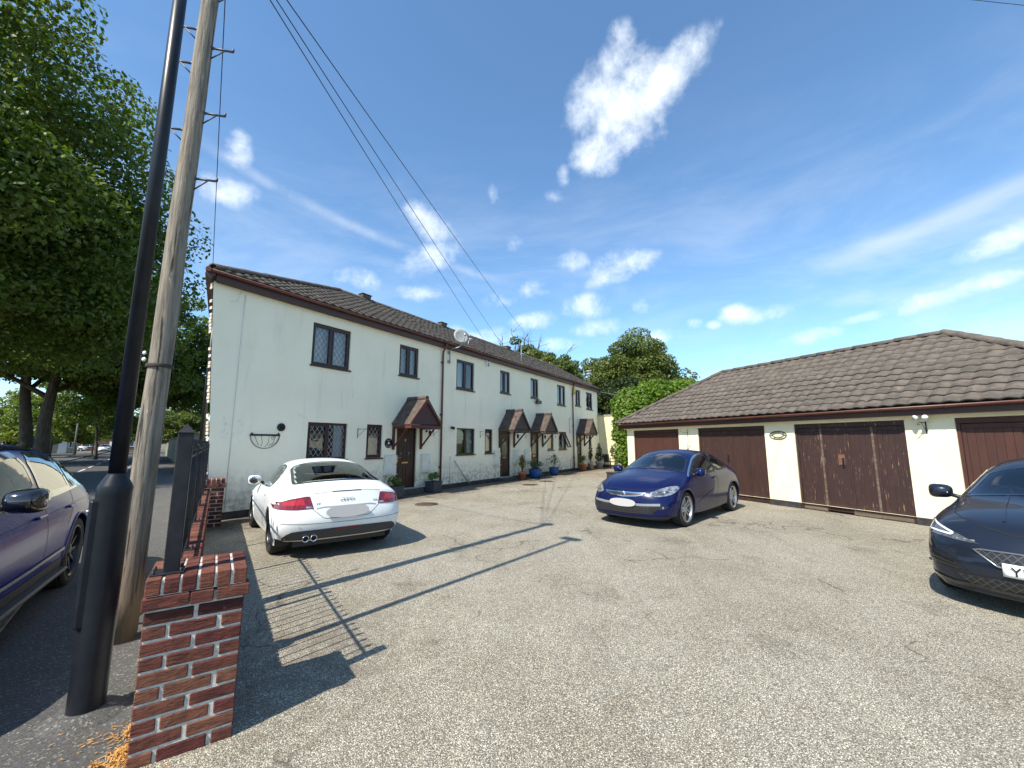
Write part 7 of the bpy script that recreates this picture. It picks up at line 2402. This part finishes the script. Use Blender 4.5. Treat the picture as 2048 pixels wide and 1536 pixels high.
# climbing plant over the wall beside the garages
vn = thing('climbing_vine', 'bright green climber billowing over the wall left of the garages', 'vine', (5.6, 19.3, 0))
MB().tube([(0, 0, 0), (.1, .2, 1.2), (-.1, .3, 2.4), (.5, .6, 3.4)], [.05, .045, .035, .02], 7).tube([(0.05, .1, .8), (.5, .4, 2.0), (1.6, .8, 3.6)], [.035, .03, .015], 6).build('stem', BARK, vn)
cs = [((.4, .7, 3.4), (1.25, 1.0, 1.0)), ((1.7, .9, 3.8), (1.4, 1.0, .95)), ((3.1, 1.2, 4.0), (1.3, 1.0, .8)), ((4.2, 1.4, 4.0), (.9, .9, .7)), ((-.25, .1, 2.6), (.65, .7, .9)), ((-.35, -.2, 1.7), (.42, .55, .9)), ((-.40, -.5, .75), (.30, .45, .7)), ((.3, 0, 2.9), (.8, .8, .9))]
for k in range(26):
    a, c_ = cs[k % 8]
    d = rng.normal(size=3); d /= np.linalg.norm(d)
    cs.append((np.array(a) + d * np.array(c_) * .85, tuple(np.array((.42, .42, .34)) * rng.uniform(.6, 1.1))))
v, f = leaves(15000, cs, .095, np.random.default_rng(5), flat=.7, up=.45)
leaf_mesh('foliage', v, f, LF_LIME, vn)
sh = thing('low_shrub', 'pale flowering shrub at the foot of the climber by the garage corner', 'shrub', (5.55, 20.6, 0))
MB().tube([(0, 0, 0), (.05, .05, .6)], [.03, .015], 6).build('stem', STEM, sh)
v, f = leaves(1500, [((0, 0, .7), (.55, .5, .6)), ((-.3, .3, 1.2), (.35, .35, .5))], .06, np.random.default_rng(6)); leaf_mesh('foliage', v, f, LFC, sh)

# ------------------------------------------------------------------ far side of the road
def on_road(nm, lab, t, n, z=0., grp=None, cat='house', rz=0.):
    return thing(nm, lab, cat, rp(t, n, z), R(131) + rz, grp)


hg = on_road('hedge', 'clipped dark hedge along the far pavement behind the blue car', 32, -8.6, cat='hedge')
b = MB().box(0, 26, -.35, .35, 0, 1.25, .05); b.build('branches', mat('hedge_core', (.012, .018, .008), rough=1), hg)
n_ = 16000
p = np.random.default_rng(8).uniform([0, -.5, .05], [26, .5, 1.5], (n_, 3))
cs = [((x, random.uniform(-.1, .1), random.uniform(.6, .85)), (.8, .55, .8)) for x in np.arange(.3, 26, .7)]
v, f = leaves(n_, cs, .075, np.random.default_rng(8)); leaf_mesh('foliage', v, f, LF_HEDGE, hg)

G3 = 'small trees further along the road'
for i, (x, y, h, r, lm, lab) in enumerate(((-63, 60, 6.5, 2.8, LF_YEL, 'yellow-green street tree seen under the big crown'), (-71, 62, 5.5, 2.6, LF_YEL, 'yellow-green bush tree left of the small lodge'), (-78, 82, 9, 4, LF_BIG, 'dark tree above the far brick house'), (-70, 88, 9, 4.2, LF_BIG, 'dark tree behind the lamp column down the road'),
                                          (-41, 52, 5.8, 3.0, LF_MID, 'green tree above the stone wall beside the house corner'), (-52, 66, 6.5, 3.2, LF_MID, 'green tree further along the stone wall'), (-98, 70, 7, 3.6, LF_YEL, 'pale green tree beside the red roofed bungalow'), (-66, 76, 7, 3.4, LF_BIG, 'tree at the bend of the road'), (-58, 50, 8.5, 3.6, LF_YEL, 'sunlit yellow-green tree behind the twin trunks'), (-52, 47, 9, 3.6, LF_BIG, 'dark leafy tree beyond the twin trunks'), (-47, 58, 10, 4, LF_BIG, 'dark tree behind the lamp column and pole'), (-62, 66, 9, 4, LF_BIG, 'dark tree over the far roofs'), (-44, 44, 10, 4.2, LF_BIG, 'dark spreading tree close behind the big trunks'), (-68, 56, 9, 4, LF_BIG, 'dark tree behind the red bungalow roof'))):
    tree('street_tree', lab, (x, y, -.1), h, .16, (r, r, h * .45), h * .55, 46, 8000, .17, lm, 40 + i, limbs=5, grp=G3)

RBRICK = mat('far_brick', (.16, .065, .05), (.11, .05, .04), rough=.9, scale=2)
RTILE = mat('far_red_tile', (.24, .085, .05), (.15, .06, .042), rough=.9, scale=3, stretch=(1, 1, 4))
GTILE = mat('far_grey_tile', (.13, .11, .10), (.09, .08, .075), rough=.9, scale=2)


def far_house(nm, lab, loc, rz, w, d, eave, ridge, wm, rm, wins, gable=True, grp='houses down the road'):
    t = thing(nm, lab, 'house', loc, rz, grp)
    MB().prism([(-w / 2, 0), (w / 2, 0), (w / 2, eave), (-w / 2, eave)], 0, d).build('wall', wm, t)
    b = MB(); o = .35
    b.add([(-w / 2 - o, -o, eave), (w / 2 + o, -o, eave), (w / 2 + o, d / 2, ridge), (-w / 2 - o, d / 2, ridge), (w / 2 + o, d + o, eave), (-w / 2 - o, d + o, eave)], [(0, 1, 2, 3), (3, 2, 4, 5)])
    b.add([(-w / 2, 0, eave), (-w / 2, d, eave), (-w / 2, d / 2, ridge)], [(0, 1, 2)]); b.add([(w / 2, 0, eave), (w / 2, d, eave), (w / 2, d / 2, ridge)], [(2, 1, 0)])
    rf = b.build('roof', rm, t)
    MB().box(-w * .3, -w * .3 + .6, d / 2 - .3, d / 2 + .3, ridge - .4, ridge + .9).build('chimney', wm, rf)
    WF = mat('white_frame', (.78, .78, .76), rough=.5)
    for (x0, x1, z0, z1) in wins:
        b = MB(); ring(b, x0, x1, z0, z1, .09, -.05, .02); b.box((x0 + x1) / 2 - .04, (x0 + x1) / 2 + .04, -.045, .015, z0 + .09, z1 - .09)
        wd = b.build('window', WF, t)
        MB().add([(x0 + .05, -.01, z0 + .05), (x1 - .05, -.01, z0 + .05), (x1 - .05, -.01, z1 - .05), (x0 + .05, -.01, z1 - .05)], [(0, 1, 2, 3)]).build('pane', mat('far_pane', (.05, .06, .07), rough=.08), wd)
    MB().box(-.5, .5, -.04, .0, 0, 2.05).build('door', WHITEP, t)
    return t


far_house('brick_house', 'far brick house with white windows at the end of the road', (-92, 96, -.1), R(35), 12, 7, 5.0, 7.6, RBRICK, GTILE, [(-5, -2.4, 3.3, 4.6), (2.4, 5, 3.3, 4.6), (-5, -2.4, .9, 2.3), (2.4, 5, .9, 2.3), (-1.1, 1.1, 3.3, 4.6)])
far_house('red_roof_bungalow', 'red tiled bungalow glimpsed behind the tree trunks', (-74, 54.5, -.1), R(50), 9, 7, 2.5, 4.9, mat('far_cream', (.5, .46, .38), rough=.9), RTILE, [(-3.5, -1.5, .9, 2.1), (1.5, 3.5, .9, 2.1)])
far_house('gate_lodge', 'tiny lodge with a steep red roof beside the far pavement', (-76.5, 71.0, -.1), R(52), 3.6, 3.6, 2.3, 4.1, mat('far_stone', (.34, .31, .25), (.25, .23, .19), rough=.9, scale=3), RTILE, [(.7, 1.5, .9, 1.9)])
far_house('white_villa', 'pale far house half hidden behind the lamp column', (-72, 104, -.1), R(20), 9, 7, 5, 7.2, mat('far_white', (.7, .69, .66), rough=.9), GTILE, [(-3.5, -1.8, 3.2, 4.5), (1.8, 3.5, 3.2, 4.5), (-3.5, -1.8, .9, 2.2), (1.8, 3.5, .9, 2.2)])

sw = on_road('stone_wall', 'old pale stone wall along the right side of the road', 28, 1.9, cat='wall')
b = MB()
STONE = mat('rubble_stone', (.34, .29, .21), (.20, .175, .13), rough=.95, scale=3, rnd=.25, bump=.6, bscale=12, bdist=.03)
MB().box(0, 46, -.18, .18, 0, 2.0).build('mortar_core', mat('old_lime_mortar', (.22, .2, .16), rough=.95), sw)
sms = [MB().box(-w_ / 2, w_ / 2, -.02, .02, -h_ / 2, h_ / 2, .02).mesh('stone') for w_, h_ in ((.42, .20), (.34, .20), (.52, .20), (.28, .20))]
for q in sms: q.materials.append(STONE)
for r in range(9):
    x = random.uniform(0, .3)
    while x < 18:
        w_ = (.42, .34, .52, .28); i = random.randrange(4)
        if r * 100 >= 0: obj('stone', sms[i], None, sw, (x + w_[i] / 2, .185, .12 + r * .215 + random.uniform(-.01, .01)), (0, R(random.gauss(0, 2)), 0)) if len(sw.children) < 301 else None
        x += w_[i] + .025
MB().box(0, 46, -.24, .24, 2.001, 2.10, .02).build('coping', STONE, sw)

for (t_, n_o, h_, lab) in ((66, -6.2, 6.2, 'thin grey street lamp left of the far lodge'), (86, -6.2, 6.5, 'thin grey street lamp by the far brick house')):
    p = thing('street_lamp', lab, 'street lamp', rp(t_, n_o), R(131), 'grey street lamps down the road')
    MB().tube([(0, 0, 0), (0, 0, h_)], [.09, .05], 8).build('column', STEELG, p)
    MB().tube([(0, 0, h_), (0, .5, h_ + .1)], .03, 6).build('arm', STEELG, p)
    MB().box(-.1, .1, .4, .9, h_ + .06, h_ + .16, .02).build('lantern_head', STEELG, p)

far = hatch('white_hatchback', 'white hatchback coming along the far end of the road', (-79.5, 81.5, -.1), 139, paint('far_white_paint', (.75, .76, .76)))
far.wheels((1.305, -1.39), .335, .775, .225, .25, 'five', ALLOY)
far2 = hatch('white_car', 'white car parked before the far brick house', (-96, 91.5, -.1), 60, paint('far_white_paint', (.75, .76, .76)))
far2.wheels((1.305, -1.39), .335, .775, .225, .25, 'five', ALLOY)

# loose grit, leaf crumbs and small stones on the yard
v = []; f = []
rg_ = random.Random(77)
for k in range(2600):
    x = rg_.uniform(-2.2, 7.5); y = rg_.uniform(1.6, 16)
    q = rg_.uniform(.0025, .007) * (1.6 if rg_.random() < .06 else 1)
    a = rg_.uniform(0, 6.28); h_ = q * rg_.uniform(.5, 1.0); k0 = len(v)
    for i in range(4): v.append((x + q * math.cos(a + i * 1.57) * rg_.uniform(.7, 1.3), y + q * math.sin(a + i * 1.57) * rg_.uniform(.7, 1.3), .0045))
    v.append((x, y, .0045 + h_)); f += [(k0 + i, k0 + (i + 1) % 4, k0 + 4) for i in range(4)]
o = MB().add(v, f).build('loose_grit', mat('loose_stone', (.10, .085, .065), (.42, .38, .30), rough=.95, scale=60, coords='World'))
o['kind'] = 'stuff'; o['label'] = 'loose grit and small stones scattered over the yard'
